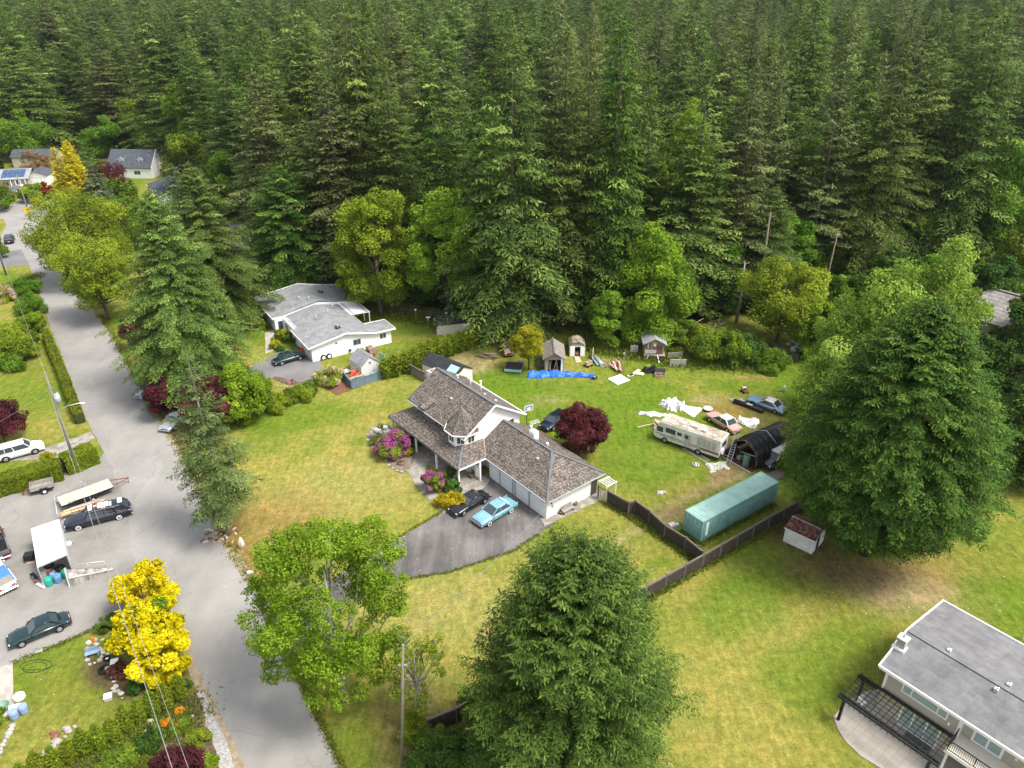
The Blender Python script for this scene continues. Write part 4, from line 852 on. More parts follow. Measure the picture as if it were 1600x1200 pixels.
# ---------------- the long bungalow
def bungalow():
    h=T('bungalow','long low white bungalow with a pale grey roof and white awning at its back','house',(*G(484,566),0),R(-57))
    def w(b):
        gwalls(b,-13,.3,.4,10,2.45,3.35,'white_wall',yr=5.8); gwalls(b,-23,-13.003,-.8,13.4,2.5,3.75,'white_wall',yr=6.4); b.box(-2.9,.3,10.003,13.3,0,2.3,'white_wall')
    part(h,'wall',w)
    def r(b):
        b.slab([(-13.2,.85,2.68),(-7.4,.85,2.68),(-7.4,5.8,3.62),(-13.2,5.8,3.62)],.14,'pale_roof')
        b.slab([(-7.397,-.15,2.55),(.75,-.15,2.55),(.75,5.8,3.623),(-7.397,5.8,3.623)],.14,'pale_roof')
        b.slab([(-13.2,5.803,3.62),(.753,5.803,3.62),(.753,10.35,2.6),(-13.2,10.35,2.6)],.14,'pale_roof')
        b.slab([(-23.9,-1.25,2.62),(-13.1,-1.25,2.62),(-13.1,6.4,4.03),(-22.6,6.4,4.03)],.14,'pale_roof')
        b.slab([(-22.6,6.403,4.03),(-13.1,6.403,4.03),(-13.1,13.9,2.7),(-20.8,13.9,2.7),(-21.3,11.8,3.08)],.14,'pale_roof')
        b.slab([(-3.4,10.36,2.52),(.75,10.36,2.52),(.75,13.9,2.45),(-3.4,13.9,2.45)],.12,'pale_roof')
    ro=part(h,'roof',r)
    def fa(b):
        L=[((-23.9,-1.29,2.6),(-13.06,-1.29,2.6)),((-13.06,-1.29,2.6),(-13.06,.8,2.62)),((-13.06,.8,2.62),(-7.45,.8,2.62)),((-7.43,-.2,2.5),(.79,-.2,2.5)),((.79,-.2,2.5),(.79,5.8,3.57)),((.79,5.8,3.57),(.79,10.36,2.54)),((.79,10.36,2.5),(.79,13.94,2.42)),((.79,13.94,2.4),(-3.44,13.94,2.4)),((-3.44,13.94,2.4),(-3.44,10.4,2.48)),((-13.1,13.94,2.65),(-20.8,13.94,2.65)),((-20.84,13.9,2.65),(-21.34,11.8,3.03)),((-21.34,11.8,3.03),(-22.64,6.4,3.98)),((-22.64,6.4,3.98),(-23.94,-1.25,2.57)),((-13.06,13.94,2.65),(-13.06,10.4,2.6))]
        for p,q in L: b.bar(p,q,.07,.24,'white_trim')
    part(ro,'fascia',fa)
    for x,y,z in ((-17.5,8.6,3.75),(-1.9,5.6,3.66)): part(ro,'skylight',lambda b:(b.box(x-.45,x+.45,y-.35,y+.35,z-.1,z+.22,'dark_trim'),b.box(x-.2,x+.2,y-.12,y+.12,z+.22,z+.34,'grey_trim')),.03)
    for x,y,z in ((-16.2,4.4,3.6),(-14.8,5.6,3.8),(-8.6,6.5,3.45),(-7.5,4.2,3.3),(-11,8.2,3.1)): part(ro,'vent_pipe',lambda b:(b.tube([(x,y,z-.1),(x,y,z+.5)],[.1,.1],'galv',8),b.sph((x,y,z+.55),.16,'galv',8,4)))
    part(h,'entry_post',lambda b:b.box(-13.35,-12.95,-.95,-.6,0,2.5,'white_trim'))
    for x,wd in ((-21,1.8),(-18,2.2),(-15.3,1.2)): window(h,(x,-.8,1.4),-90,wd,1.3,2,'white_trim')
    window(h,(-11.3,.4,1.5),-90,1.3,1.1,2); window(h,(-9,.4,1.5),-90,1.3,1.1,2); window(h,(-13.0,-.1,1.1),0,.9,2.0,1,'white_trim','glass','door')
    gd=part(h,'garage_door',lambda b:b.box(-6.6,-1.2,.34,.395,.05,2.1,'white_door')); part(gd,'trim',lambda b:(b.box(-6.75,-6.61,.33,.39,0,2.2,'grey_trim'),b.box(-1.19,-1.05,.33,.39,0,2.2,'grey_trim')))
    window(h,(.3,4.3,2.2),0,.35,.35,1,'grey_trim'); window(h,(.3,7.6,1.55),0,1.25,.95,2,'grey_trim'); window(h,(.3,11.9,1.5),0,1.15,.95,2,'white_trim')
    part(h,'hose_reel',lambda b:b.tube([(.32,6.3,.5),(.5,6.3,.5)],[.22,.22],'dark_trim',10))
    aw=part(h,'awning',lambda b:(b.slab([(-13.3,9.9,2.78),(-7.6,9.9,2.75),(-7.6,13.3,2.48),(-13.3,13.3,2.5)],.08,'white_trim'),[b.slab([(-13.3,y,2.84-(y-9.9)*.082),(-7.6,y,2.81-(y-9.9)*.082),(-7.6,y+.3,2.79-(y-9.9)*.082),(-13.3,y+.3,2.82-(y-9.9)*.082)],.03,'grey_trim') for y in (10.3,12.6)]))
    part(aw,'post',lambda b:[b.box(x-.07,x+.07,13.1,13.24,0,2.42,'white_trim') for x in (-12.9,-10.2,-7.8)])
    return h
bungalow()
# ---------------- the grey roofed house at the lower right
def right_house():
    h=T('split_level_house','beige house with a low grey roof and white fascia cut by the right edge','house',(*G(1375,1040,4.7),0),A51)
    part(h,'wall',lambda b:(b.box(.5,5.95,.45,10.1,0,4.55,'beige_wall'),b.box(5.953,19,1.0,10.1,0,4.55,'beige_wall'),b.face([(.498,.45,4.5),(.498,3.7,5.72),(.498,10.1,4.5)],'beige_wall')))
    part(h,'corner_board',lambda b:(b.box(.44,.62,.38,.447,2.3,4.55,'white_trim'),b.box(.435,.497,.45,.62,2.3,4.55,'white_trim'),b.box(5.8,6.0,.38,.447,2.3,4.5,'white_trim'),b.box(5.955,6.03,.45,1.0,2.3,4.5,'white_trim')))
    part(h,'band_board',lambda b:(b.box(.46,5.95,.40,.448,2.25,2.42,'dark_trim')))
    def r(b):
        b.slab([(0,0,4.7),(20,0,4.7),(20,3.75,5.9),(0,3.75,5.9)],.12,'torch_roof'); b.slab([(0,3.753,5.903),(20,3.753,5.903),(20,10.55,4.7),(0,10.55,4.7)],.12,'torch_roof')
    ro=part(h,'roof',r)
    part(ro,'fascia',lambda b:(b.bar((0,-.05,4.64),(20,-.05,4.64),.1,.26,'white_trim'),b.bar((-.05,-.08,4.66),(-.05,3.75,5.88),.1,.26,'white_trim'),b.bar((-.05,3.75,5.88),(-.05,10.6,4.66),.1,.26,'white_trim'),b.bar((0,10.6,4.64),(20,10.6,4.64),.1,.26,'white_trim')))
    part(ro,'ridge_cap',lambda b:b.bar((.1,3.75,5.92),(20,3.75,5.92),.3,.05,'torch_roof'))
    c=part(h,'chimney',lambda b:(b.box(-.2,.75,1.8,2.6,4.9,5.5,'white_wall'),b.box(.02,.62,1.95,2.45,5.5,6.35,'stone'),b.box(-.06,.7,1.87,2.53,6.35,6.45,'white_trim')))
    part(c,'flue',lambda b:b.tube([(.32,2.2,6.45),(.32,2.2,6.75)],[.1,.1],'steel',8))
    for x,y in ((2.9,4.2),(6.6,3.2),(7.0,4.3),(10.5,2.2)): part(ro,'vent_pipe',lambda b:(b.box(x-.14,x+.14,y-.14,y+.14,5.3+.1*(y<4)*0,5.98,'galv'),b.tube([(x,y,5.9),(x+.1,y,6.15)],[.05,.05],'white_plastic',6)))
    window(h,(3.4,.45,3.85),-90,3.3,1.2,3,'white_trim','glass_pale',mid=[-.95,.95],ft=.1)
    window(h,(7.7,1.0,3.45),-90,2.0,2.0,2,'white_trim','glass_pale','french_door',ft=.16)
    window(h,(3.6,.45,1.15),-90,2.9,2.1,3,'white_trim','glass_pale','patio_door',ft=.13)
    part(h,'wall_lamp',lambda b:(b.box(5.2,5.35,.3,.44,3.1,3.3,'white_trim'))); part(h,'wall_lamp',lambda b:(b.box(9.4,9.55,.85,.99,3.3,3.5,'white_trim')))
    dk=part(h,'deck',lambda b:(b.box(5.9,19,-1.15,.995,2.2,2.38,'cream_wall'),b.box(5.86,19,-1.2,-1.153,2.16,2.42,'white_trim')))
    part(dk,'post',lambda b:[b.box(x-.08,x+.08,-1.1,-.94,0,2.19,'white_trim') for x in (6.1,10.5,15)])
    rl=MB(); rl.bar((5.95,-1.1,3.35),(19,-1.1,3.35),.06,.06,'black_metal'); rl.bar((5.95,-1.1,2.5),(19,-1.1,2.5),.05,.05,'black_metal'); rl.bar((5.97,-1.1,3.35),(5.97,.9,3.35),.06,.06,'black_metal')
    for k in range(105): rl.bar((6.0+.125*k,-1.1,2.5),(6.0+.125*k,-1.1,3.35),.025 if k%14 else .07,.025 if k%14 else .07,'black_metal')
    for k in range(14): rl.bar((5.97,-1.0+.135*k,2.42),(5.97,-1.0+.135*k,3.35),.025,.025,'black_metal')
    rl.build('railing',h)
    pg=T('pergola','black grid pergola over the pale patio of the beige house','pergola',(*G(1309.6,1125),0),A51)
    # local origin = front left post
    part(pg,'post',lambda b:b.box(-.1,.1,-.1,.1,0,2.4,'black_metal'),.01); part(pg,'post',lambda b:b.box(-.1,.1,2.75,2.95,0,2.4,'black_metal'),.01); part(pg,'post',lambda b:b.box(6.3,6.5,-.1,.1,0,2.4,'black_metal'),.01)
    part(pg,'beam',lambda b:(b.box(-.5,6.95,-.16,-.11,2.3,2.52,'black_metal'),b.box(-.5,6.95,.11,.16,2.3,2.52,'black_metal'))); part(pg,'beam',lambda b:(b.box(-.5,6.6,2.97,3.02,2.3,2.52,'black_metal'),b.box(-.5,1.1,2.69,2.74,2.3,2.52,'black_metal')))
    part(pg,'rafter',lambda b:[b.box(-.3+.42*k,-.26+.42*k,-.55,3.06,2.523,2.63,'black_metal') for k in range(17)])
    part(pg,'batten',lambda b:[b.box(-.4,6.85,-.35+.42*k,-.31+.42*k,2.633,2.67,'black_metal') for k in range(8)])
    tag(part(None,'patio',lambda b:None) if False else sheet('patio',poly([(1302,1121),(1309,1140),(1322,1160),(1345,1182),(1380,1203),(1430,1235),(1560,1260),(1500,1150),(1400,1085),(1372,1075),(1345,1084),(1318,1100)]),.06,'patiotile','pale paved patio under the black pergola',0,th=.1),kind='structure')
    # white garden seat set on the patio
    return h
right_house()
def stub(px,py,rot,dims,label,cat='shed',name='shed',wall='white_wall',roof='slate_roof',zr=1,ov=.3,axis='x',z0=0,grp=None):
    t=T(name,label,cat,(*G(px,py),z0),R(rot),grp); L,W,hh=dims
    part(t,'wall',lambda b:gwalls(b,0,L,0,W,hh,hh+zr,wall,axis)); k=zr/((W if axis=='x' else L)/2)
    part(t,'roof',lambda b:gable_roof(b,-ov,L+ov,-ov,W+ov,hh-ov*k+.12,hh+zr+.12,roof,axis,.1)); return t
# dormered house: roof plane faces the viewer
def dormer_house():
    X0,Y0=G(165,262,3); t=T('dormered_house','white house with a slate grey roof and two small dormers, upper left','house',(X0,Y0,0),R(-4))
    L=13.6
    part(t,'wall',lambda b:gwalls(b,.3,L-.3,.4,9.2,2.9,7.1,'white_wall')); ro=part(t,'roof',lambda b:gable_roof(b,0,L,0,9.6,3,7.4,'slate_roof'))
    part(ro,'rake_board',lambda b:(b.bar((L,0,2.95),(L,4.8,7.35),.06,.2,'white_trim'),b.bar((L,4.8,7.35),(L,9.6,2.95),.06,.2,'white_trim')))
    for x in (4.3,10.0):
        d=part(t,'dormer',lambda b:(gwalls(b,x-.75,x+.75,1.7,3.6,5.1,5.7,'white_wall','y',base=4.2),)); part(d,'roof',lambda b:gable_roof(b,x-1.0,x+1.0,1.5,4.1,5.05,5.85,'slate_roof','y',.08)); window(t,(x,1.7,4.75),-90,.7,.7,2)
        part(d,'rake_board',lambda b:(b.bar((x-1.03,1.47,5.03),(x,1.47,5.85),.05,.09,'white_trim'),b.bar((x,1.47,5.85),(x+1.03,1.47,5.03),.05,.09,'white_trim')))
    window(t,(L-.3,4.8,5.4),0,.9,.9,2); window(t,(4,.4,1.6),-90,2,1.2,2); window(t,(9,.4,1.6),-90,2,1.2,2)
    # smaller lean-to at its right
    part(t,'porch',lambda b:b.box(L-.28,L+1.6,5.2,8.2,0,3.6,'white_wall'))
dormer_house()
def slate_house():
    X0,Y0=G(228,288,3); t=T('slate_roof_house','low house with a blue-grey hipped roof partly hidden by conifers','house',(X0,Y0,0),R(-55))
    part(t,'wall',lambda b:(b.box(.5,15.5,.5,8.5,0,2.9,'white_wall'),b.box(15.0,18.6,3.5,9.0,0,2.7,'white_wall')))
    def r(b):
        b.slab([(0,0,3),(16,0,3),(16,4.5,5),(3.5,4.5,5)],.1,'slate_roof'); b.slab([(0,0.003,3),(3.5,4.5,5),(0,9,3)],.1,'slate_roof'); b.slab([(0,9,3),(3.5,4.5,5),(16,4.5,5),(16,9,3)],.1,'slate_roof')
        b.slab([(16.003,2.8,2.9),(19.2,2.8,2.9),(19.2,6,4.2),(14,6,4.2)],.1,'slate_roof'); b.slab([(14,6.003,4.2),(19.2,6.003,4.2),(19.2,9.5,2.9),(14,9.5,2.9)],.1,'slate_roof')
    ro=part(t,'roof',r); part(ro,'fascia',lambda b:(b.bar((0,-.04,2.92),(16,-.04,2.92),.06,.18,'white_trim'),b.bar((16.04,0,2.92),(16.04,2.8,3.9),.06,.18,'white_trim'),b.bar((19.25,2.8,2.85),(19.25,6,4.15),.06,.18,'white_trim')))
    part(t,'vent_pipe',lambda b:b.tube([(13,6,3.6),(13,6,5.6)],[.14,.14],'white_plastic',8))
    window(t,(4,.5,1.5),-90,1.6,1.1,2); window(t,(10,.5,1.5),-90,1.6,1.1,2); part(t,'satellite_dish',lambda b:b.sph((11,.1,3.2),(.4,.2,.4),'dirty_white',10,5))
slate_house()
def solar_house():
    X0,Y0=G(-20,283,2.6); t=T('solar_house','grey house with blue solar panels on its roof at the far left edge','house',(X0,Y0,0),R(14))
    part(t,'wall',lambda b:b.box(.3,9.5,.8,9,0,2.6,'beige_wall')); part(t,'roof',lambda b:gable_roof(b,-1,10.2,0,9.6,2.7,4.6,'playroof',t=.12))
    for k in range(2):
        for j in range(4):
            part(t,'solar_panel',lambda b:b.slab([(3.2+1.45*j,.9+1.75*k,3.20+.70*k),(4.55+1.45*j,.9+1.75*k,3.20+.70*k),(4.55+1.45*j,2.5+1.75*k,3.84+.70*k),(3.2+1.45*j,2.5+1.75*k,3.84+.70*k)],.05,'solar'))
    part(t,'porch_post',lambda b:[b.box(x,x+.18,.15,.33,0,2.6,'white_trim') for x in (5.4,6.6,7.8,9.0)]); window(t,(4,.8,1.4),-90,1.6,1.2,2); window(t,(7.2,.8,1.2),-90,1.6,2,2)
PAL['solar']=((.04,.08,.16),.25,0,.15,1)
solar_house()
t=stub(38,290,8,(6.5,6,2.7),'white garage building beyond the parked cars at the top left','garage','garage',roof='slate_roof',zr=1.2,axis='y'); window(t,(3.2,0,1.1),-90,3.6,2.1,1,'grey_trim','white_door','garage_door',sub='panel')
t=stub(22,262,8,(13,6,3.2),'blue-grey roofed building behind the white garage','house','outbuilding',roof='slate_roof',wall='beige_wall',zr=1.6)
def tile_house():
    X0,Y0=G(1468,480,3.2); t=T('tiled_roof_house','house with a grey-brown ribbed tile roof behind the massive cedar','house',(X0,Y0,0),R(-55))
    part(t,'wall',lambda b:b.box(.6,19,.6,11,0,3.0,'beige_wall'))
    def r(b):
        b.slab([(0,0,3.2),(20,0,3.2),(15,6,6.6),(5,6,6.6)],.16,'tile_roof'); b.slab([(0,.003,3.2),(5,6,6.6),(0,12,3.2)],.16,'tile_roof'); b.slab([(0,12,3.2),(5,6,6.6),(15,6,6.6),(20,12,3.2)],.16,'tile_roof'); b.slab([(20,12,3.2),(15,6,6.6),(20,0.003,3.2)],.16,'tile_roof')
    ro=part(t,'roof',r); part(ro,'ridge_cap',lambda b:(b.bar((5,6,6.68),(15,6,6.68),.35,.15,'tile_roof'),b.bar((0,0,3.28),(5,6,6.68),.3,.12,'tile_roof')))
    part(ro,'vent_pipe',lambda b:b.box(8,8.4,4.4,4.8,5.4,6.2,'rust')); window(t,(6,.6,1.6),-90,2,1.2,2)
tile_house()
def patio_roofs():
    t=T('pool_house','brown roofed outbuilding beside the paved patio behind the bungalow','outbuilding',(*G(352,420),0),R(-20))
    part(t,'wall',lambda b:b.box(0,7,.3,5,0,2.4,'beige_wall')); part(t,'roof',lambda b:gable_roof(b,-.5,7.6,-.3,5.6,2.4,3.3,'rustroof2')); window(t,(4,.3,1.3),-90,1.4,1,2)
_D['rustroof2']=lambda n:two(n,(.14,.09,.07),(.26,.19,.15),2.5,.85)
patio_roofs()
# ---------------- sheds
t=stub(661,588,-40,(6.6,3.4,2.1),'cream shed with a rounded black roof and blue patch behind the white chimney','shed','shed',wall='cream_wall',roof='black_roof',zr=.9,ov=.15)
part(t,'roof_patch',lambda b:b.slab([(4.6,.05,2.28),(6.3,.05,2.28),(6.3,1.3,2.98),(4.6,1.3,2.98)],.02,'bluepatch'))
t=stub(683,524,14,(6.2,3.0,1.7),'long low shed with a black roof behind the cedar hedge','shed','shed',wall='cream_wall',roof='black_roof',zr=1.1,ov=.12); part(t,'doorway',lambda b:b.prism([(-.03,.4),(-.004,.4),(-.004,2.6),(-.03,2.6)],.05,1.7,'dark_trim'))
t=stub(566,592,38,(2.9,3.4,1.9),'small grey playhouse shed beside the blue fence','shed','shed',wall='cream2',roof='playroof',zr=1.2,ov=.12,axis='y')
window(t,(0,1.2,1.2),180,.4,.6,1,'white_trim'); window(t,(0,2.3,1.2),180,.4,.6,1,'white_trim'); window(t,(1.45,0,2.2),-90,.35,.35,1,'grey_trim')
# open wooden shed
def open_shed():
    t=T('wooden_shed','weathered open fronted wooden shed stuffed with tools','shed',(*G(851,581),0),0)
    def w(b):
        b.box(0,.08,0,4.4,0,2.3,'board'); b.box(2.62,2.7,0,4.4,0,2.3,'board'); b.box(.083,2.617,4.3,4.4,0,2.3,'board'); b.box(.083,.5,0,.08,0,2.3,'board'); b.box(2.35,2.617,0,.08,0,2.3,'white_trim'); b.box(.5,2.35,0,.08,1.95,2.3,'board'); b.box(.09,2.61,.09,4.29,0,.06,'inside')
        b.face([(0,.04,2.3),(2.7,.04,2.3),(1.35,.04,3.1)],'board'); b.face([(0,4.36,2.3),(2.7,4.36,2.3),(1.35,4.36,3.1)],'board')
    part(t,'wall',w); ro=part(t,'roof',lambda b:gable_roof(b,-.35,3.05,-.35,4.9,2.2,3.2,'oldshake','y',.09)); part(ro,'ridge_cap',lambda b:b.bar((1.35,-.38,3.24),(1.35,5.0,3.24),.22,.05,'ridgecap'))
    rnd=random.Random(4)
    for k in range(9):
        x=rnd.uniform(.3,2.3); part(t,'stored_board' if k<6 else 'stored_box',lambda b:(b.bar((x,rnd.uniform(.3,1.2),.08),(x+rnd.uniform(-.4,.4),rnd.uniform(1,1.9),rnd.uniform(1,1.8)),.14,.05,rnd.choice(['pale_wood','red_wood','dirty_white','tan_wood'])) if k<6 else b.box(x,x+.4,.4,.8,.08,.45,rnd.choice(['dirty_white','orange','tan_wood']))))
    s=T('leaning_poles','row of dark poles leaning on the left side of the open shed','poles',(*G(842,572),0),0)
    for k in range(6): part(s,'pole',lambda b:b.tube([(-.5+.22*k,-.4,0),(.1+.15*k,.2,1.5)],[.04,.03],'grey_wood',5))
open_shed()
def metal_shed():
    t=T('metal_shed','small white metal shed with rusty green roof and open doors','shed',(*G(890,557),0),0)
    def w(b):
        b.box(0,.04,.03,2.6,0,1.75,'ribwhite'); b.box(2.26,2.3,.03,2.6,0,1.75,'ribwhite'); b.box(.04,2.26,2.55,2.6,0,1.75,'ribwhite'); b.box(.05,2.25,.05,2.54,0,.05,'inside'); b.box(.043,2.257,.03,.06,1.6,1.75,'ribwhite')
        for y in (.045,2.56): b.face([(0,y,1.75),(2.3,y,1.75),(1.9,y,2.2),(1.15,y,2.4),(.4,y,2.2)],'redgreenroof')
    part(t,'wall',w)
    def r(b):
        P=[(-.06,1.72),(.4,2.22),(1.15,2.43),(1.9,2.22),(2.36,1.72)]
        for (a,c),(d,e) in zip(P,P[1:]): b.slab([(a,-.05,c),(d,-.05,e),(d,2.68,e),(a,2.68,c)],.02,'redgreenroof')
    part(t,'roof',r); part(t,'door',lambda b:b.box(.02,.75,-.02,.025,.05,1.6,'white_trim')); part(t,'door',lambda b:b.box(1.6,2.28,-.02,.025,.05,1.6,'white_trim'))
    part(t,'stored_box',lambda b:b.box(.85,1.4,.3,.9,.06,.5,'pink'))
    s=T('plank_ramp','short plywood ramp at the metal shed doorway','ramp',(*G(902,562),0),R(8)); part(s,'board',lambda b:b.slab([(-.4,-.9,.05),(.45,-.9,.05),(.4,.7,.22),(-.35,.7,.22)],.05,'pale_wood')); part(s,'cleat',lambda b:[b.box(-.36,.36,y,y+.06,.16+.09*(y+.5)*.5,.22+.1*(y+.5)*.5,'tan_wood') for y in (-.5,0,.45)])
metal_shed()
def playhouse():
    t=T('stilt_playhouse','weathered board playhouse raised on stilts with a grey gabled roof','playhouse',(*G(1006,560),0),R(-3))
    part(t,'wall',lambda b:gwalls(b,0,2.9,0,2.8,2.55,3.2,'board','y',base=.75)); part(t,'roof',lambda b:gable_roof(b,-.4,3.3,-.45,3.3,2.5,3.45,'playroof','y',.08))
    part(t,'floor',lambda b:b.box(-.1,3.1,-.5,2.85,.65,.747,'grey_wood'))
    for x,y in ((.1,-.3),(1.5,-.3),(2.8,-.2),(.1,2.6),(2.8,2.6)): part(t,'stilt',lambda b:b.box(x-.08,x+.08,y-.08,y+.08,0,.65,'pale_wood'))
    part(t,'brace',lambda b:(b.bar((.55,-.55,.75),(.1,-1.3,.02),.08,.06,'galv'),b.bar((1.9,-.55,.85),(2.15,-1.4,.02),.08,.06,'galv')))
    part(t,'railing',lambda b:(b.box(0,1.7,-.52,-.48,1.15,1.65,'dirty_white'),[b.box(.05+.2*k,.15+.2*k,-.5,-.46,.76,1.15,'grey_wood') for k in range(8)]))
    part(t,'door',lambda b:b.box(1.75,2.6,-.05,-.004,.8,2.2,'red_wood'))
    part(t,'emblem',lambda b:(b.tube([(1.45,-.06,2.6),(1.45,-.1,2.6)],[.27,.27],'gold',12),b.prism([(1.05,-.09),(1.85,-.09),(1.85,-.06),(1.05,-.06)],1.95,2.32,'blueplate'),b.sph((1.45,-.12,2.25),(.25,.04,.2),'white_trim',8,5)))
    part(t,'panel_board',lambda b:[b.box(.1+.28*k,.32+.28*k,-.03,-.004,1.75,2.45,['red_wood','pale_wood','brown_wood','dirty_white','red_wood'][k]) for k in range(5)])
PAL['blueplate']=((.03,.12,.35),.5)
playhouse()
def crate_panel(px,py,label,mats='dirty_white'): pass
# white ribbed garden shed
def white_shed():
    t=T('garden_shed','small white ribbed shed with a rust-brown roof beside the fence end','shed',(*G(1223,845),0),R(-43))
    L,W,hh=3.0,2.9,1.75
    def w(b):
        gwalls(b,0,L,0,W,hh,2.2,'ribwhite')
        for k in range(15): b.box(.08+.2*k,.14+.2*k,-.025,-.001,.02,hh-.03,'ribwhite')
        for k in range(14): b.box(L+.001,L+.025,.08+.2*k,.14+.2*k,.02,hh-.03,'ribwhite')
    part(t,'wall',w); ro=part(t,'roof',lambda b:gable_roof(b,-.1,L+.1,-.1,W+.1,1.74,2.26,'rustroof',t=.04)); part(ro,'ridge_cap',lambda b:b.bar((-.1,W/2,2.29),(L+.1,W/2,2.29),.16,.04,'dirty_white')); part(ro,'trim',lambda b:(b.bar((-.1,-.12,1.70),(L+.1,-.12,1.70),.04,.08,'white_trim'),b.bar((L+.12,-.1,1.72),(L+.12,W/2,2.24),.04,.08,'grey_trim'),b.bar((L+.12,W/2,2.24),(L+.12,W+.1,1.72),.04,.08,'grey_trim')))
    part(t,'door',lambda b:b.box(L+.03,L+.06,1.5,2.3,.05,1.7,'white_door')); part(t,'doorway',lambda b:b.box(L+.027,L+.035,.75,1.45,.05,1.7,'inside'))
white_shed()
# container
def container():
    t=T('shipping_container','long faded turquoise shipping container beside the wooden fence','container',(*G(1066,829),.12),R(35))
    L,W,H=11.95,2.44,2.55; c='contgreen'
    def corr(b):
        n=76; 
        for k in range(n):
            x0=.12+(L-.24)*k/n; x1=.12+(L-.24)*(k+1)/n; o=.0 if k%2 else .045
            for y,s in ((-W,1),(0,-1)):
                yy=y+s*o; b.face([(x0,yy,.15),(x1,yy,.15),(x1,yy,H-.1),(x0,yy,H-.1)],c)
                if k: po=.0 if (k-1)%2 else .045; b.face([(x0,y+s*po,.15),(x0,yy,.15),(x0,yy,H-.1),(x0,y+s*po,H-.1)],c)
        b.face([(L-.03,-W+.1,.1),(L-.03,-.1,.1),(L-.03,-.1,H-.1),(L-.03,-W+.1,H-.1)],c)
    part(t,'side_panel',corr)
    def roof(b):
        n=60
        for k in range(n):
            x0=.12+(L-.24)*k/n; x1=.12+(L-.24)*(k+1)/n; z=H-.01 if k%2 else H-.045
            b.face([(x0,-W+.08,z),(x1,-W+.08,z),(x1,-.08,z),(x0,-.08,z)],'controof')
            if k: pz=H-.01 if (k-1)%2 else H-.045; b.face([(x0,-W+.08,pz),(x0,-W+.08,z),(x0,-.08,z),(x0,-.08,pz)],'controof')
    part(t,'roof',roof)
    def frame(b):
        for x in (.0,L-.12):
            for y in (-W,-.12): b.box(x,x+.12,y,y+.12,0,H,c)
        for y in (-W-.003,-.097):
            b.box(.12,L-.12,y,y+.1,0,.15,c); b.box(.12,L-.12,y,y+.1,H-.1,H+.01,c)
        for x in (-.003,L-.117): b.box(x,x+.12,-W+.12,-.12,0,.15,c); b.box(x,x+.12,-W+.12,-.12,H-.12,H+.01,c)
    part(t,'frame',frame)
    for y0,y1 in ((-W+.13,-W/2-.01),(-W/2+.01,-.13)):
        d=part(t,'door',lambda b:(b.box(.02,.08,y0,y1,.16,H-.13,'contdoor'),[b.box(.0,.02,y0+.04,y1-.04,.2+.45*k,.26+.45*k,'contgreen') for k in range(5)]))
        for y in (y0+.3,y1-.3): part(d,'lock_bar',lambda b:b.tube([(-.03,y,.1),(-.03,y,H-.05)],[.02,.02],'galv',6))
    part(t,'number_panel',lambda b:[b.box(.55+.0,.95,-W-.03,-W-.002,.55+.19*k,.69+.19*k,'white_trim') for k in range(9)])
def _cont(n):
    m,t_,b=newmat(n); f=noise(t_,.9,7,.72); c=ramp(t_,f,[(.32,(.14,.32,.27)),(.5,(.20,.40,.35)),(.68,(.29,.50,.44))] if n!='controof' else [(.3,(.24,.40,.35)),(.5,(.33,.50,.44)),(.7,(.42,.58,.52))])
    c=mixc(t_,c,(.18,.09,.05),ramp(t_,noise(t_,2.5,6,.75,stretch=(1,1,.25)),[(.62,0),(.72,.7)])); c=mixc(t_,c,(.10,.15,.14),ramp(t_,noise(t_,.35,5,.7),[(.60,0),(.75,.7)]))
    t_.links.new(c,b.inputs['Base Color']); b.inputs['Roughness'].default_value=.6; return m
_D['contgreen']=_cont;_D['controof']=_cont;_D['contdoor']=_cont
container()
# white carport
def carport():
    t=T('carport','white canvas roofed carport crowded with barrels and tyres','carport',(*G(48,873,2.4),0),math.atan2(G(104,865,2.4)[1]-G(48,873,2.4)[1],G(104,865,2.4)[0]-G(48,873,2.4)[0]))
    a=t.rotation_euler[2]; 
    def loc(px,py,z):
        X,Y=G(px,py,z); dx,dy=X-t.location[0],Y-t.location[1]; return (math.cos(a)*dx+math.sin(a)*dy,-math.sin(a)*dx+math.cos(a)*dy,z)
    A=loc(48,826,2.5);B=loc(92,811,2.5);C=loc(104,866,2.5);D=loc(58,886,2.5)
    part(t,'canopy',lambda b:b.slab([A,B,C,D],.06,'white_tarp')); sub=lambda p,q:(p[0],p[1],q)
    for p in (A,B,C,D): part(t,'post',lambda b:b.bar(sub(p,0),sub(p,2.43),.08,.08,'galv'))
    part(t,'side_sheet',lambda b:(b.bar(sub(B,1.3),sub(C,1.3),.03,2.2,'white_tarp'),))
    part(t,'rail',lambda b:(b.bar(sub(D,2.38),sub(C,2.38),.05,.05,'galv'),b.bar(sub(A,2.38),sub(D,2.38),.05,.05,'galv')))
carport()
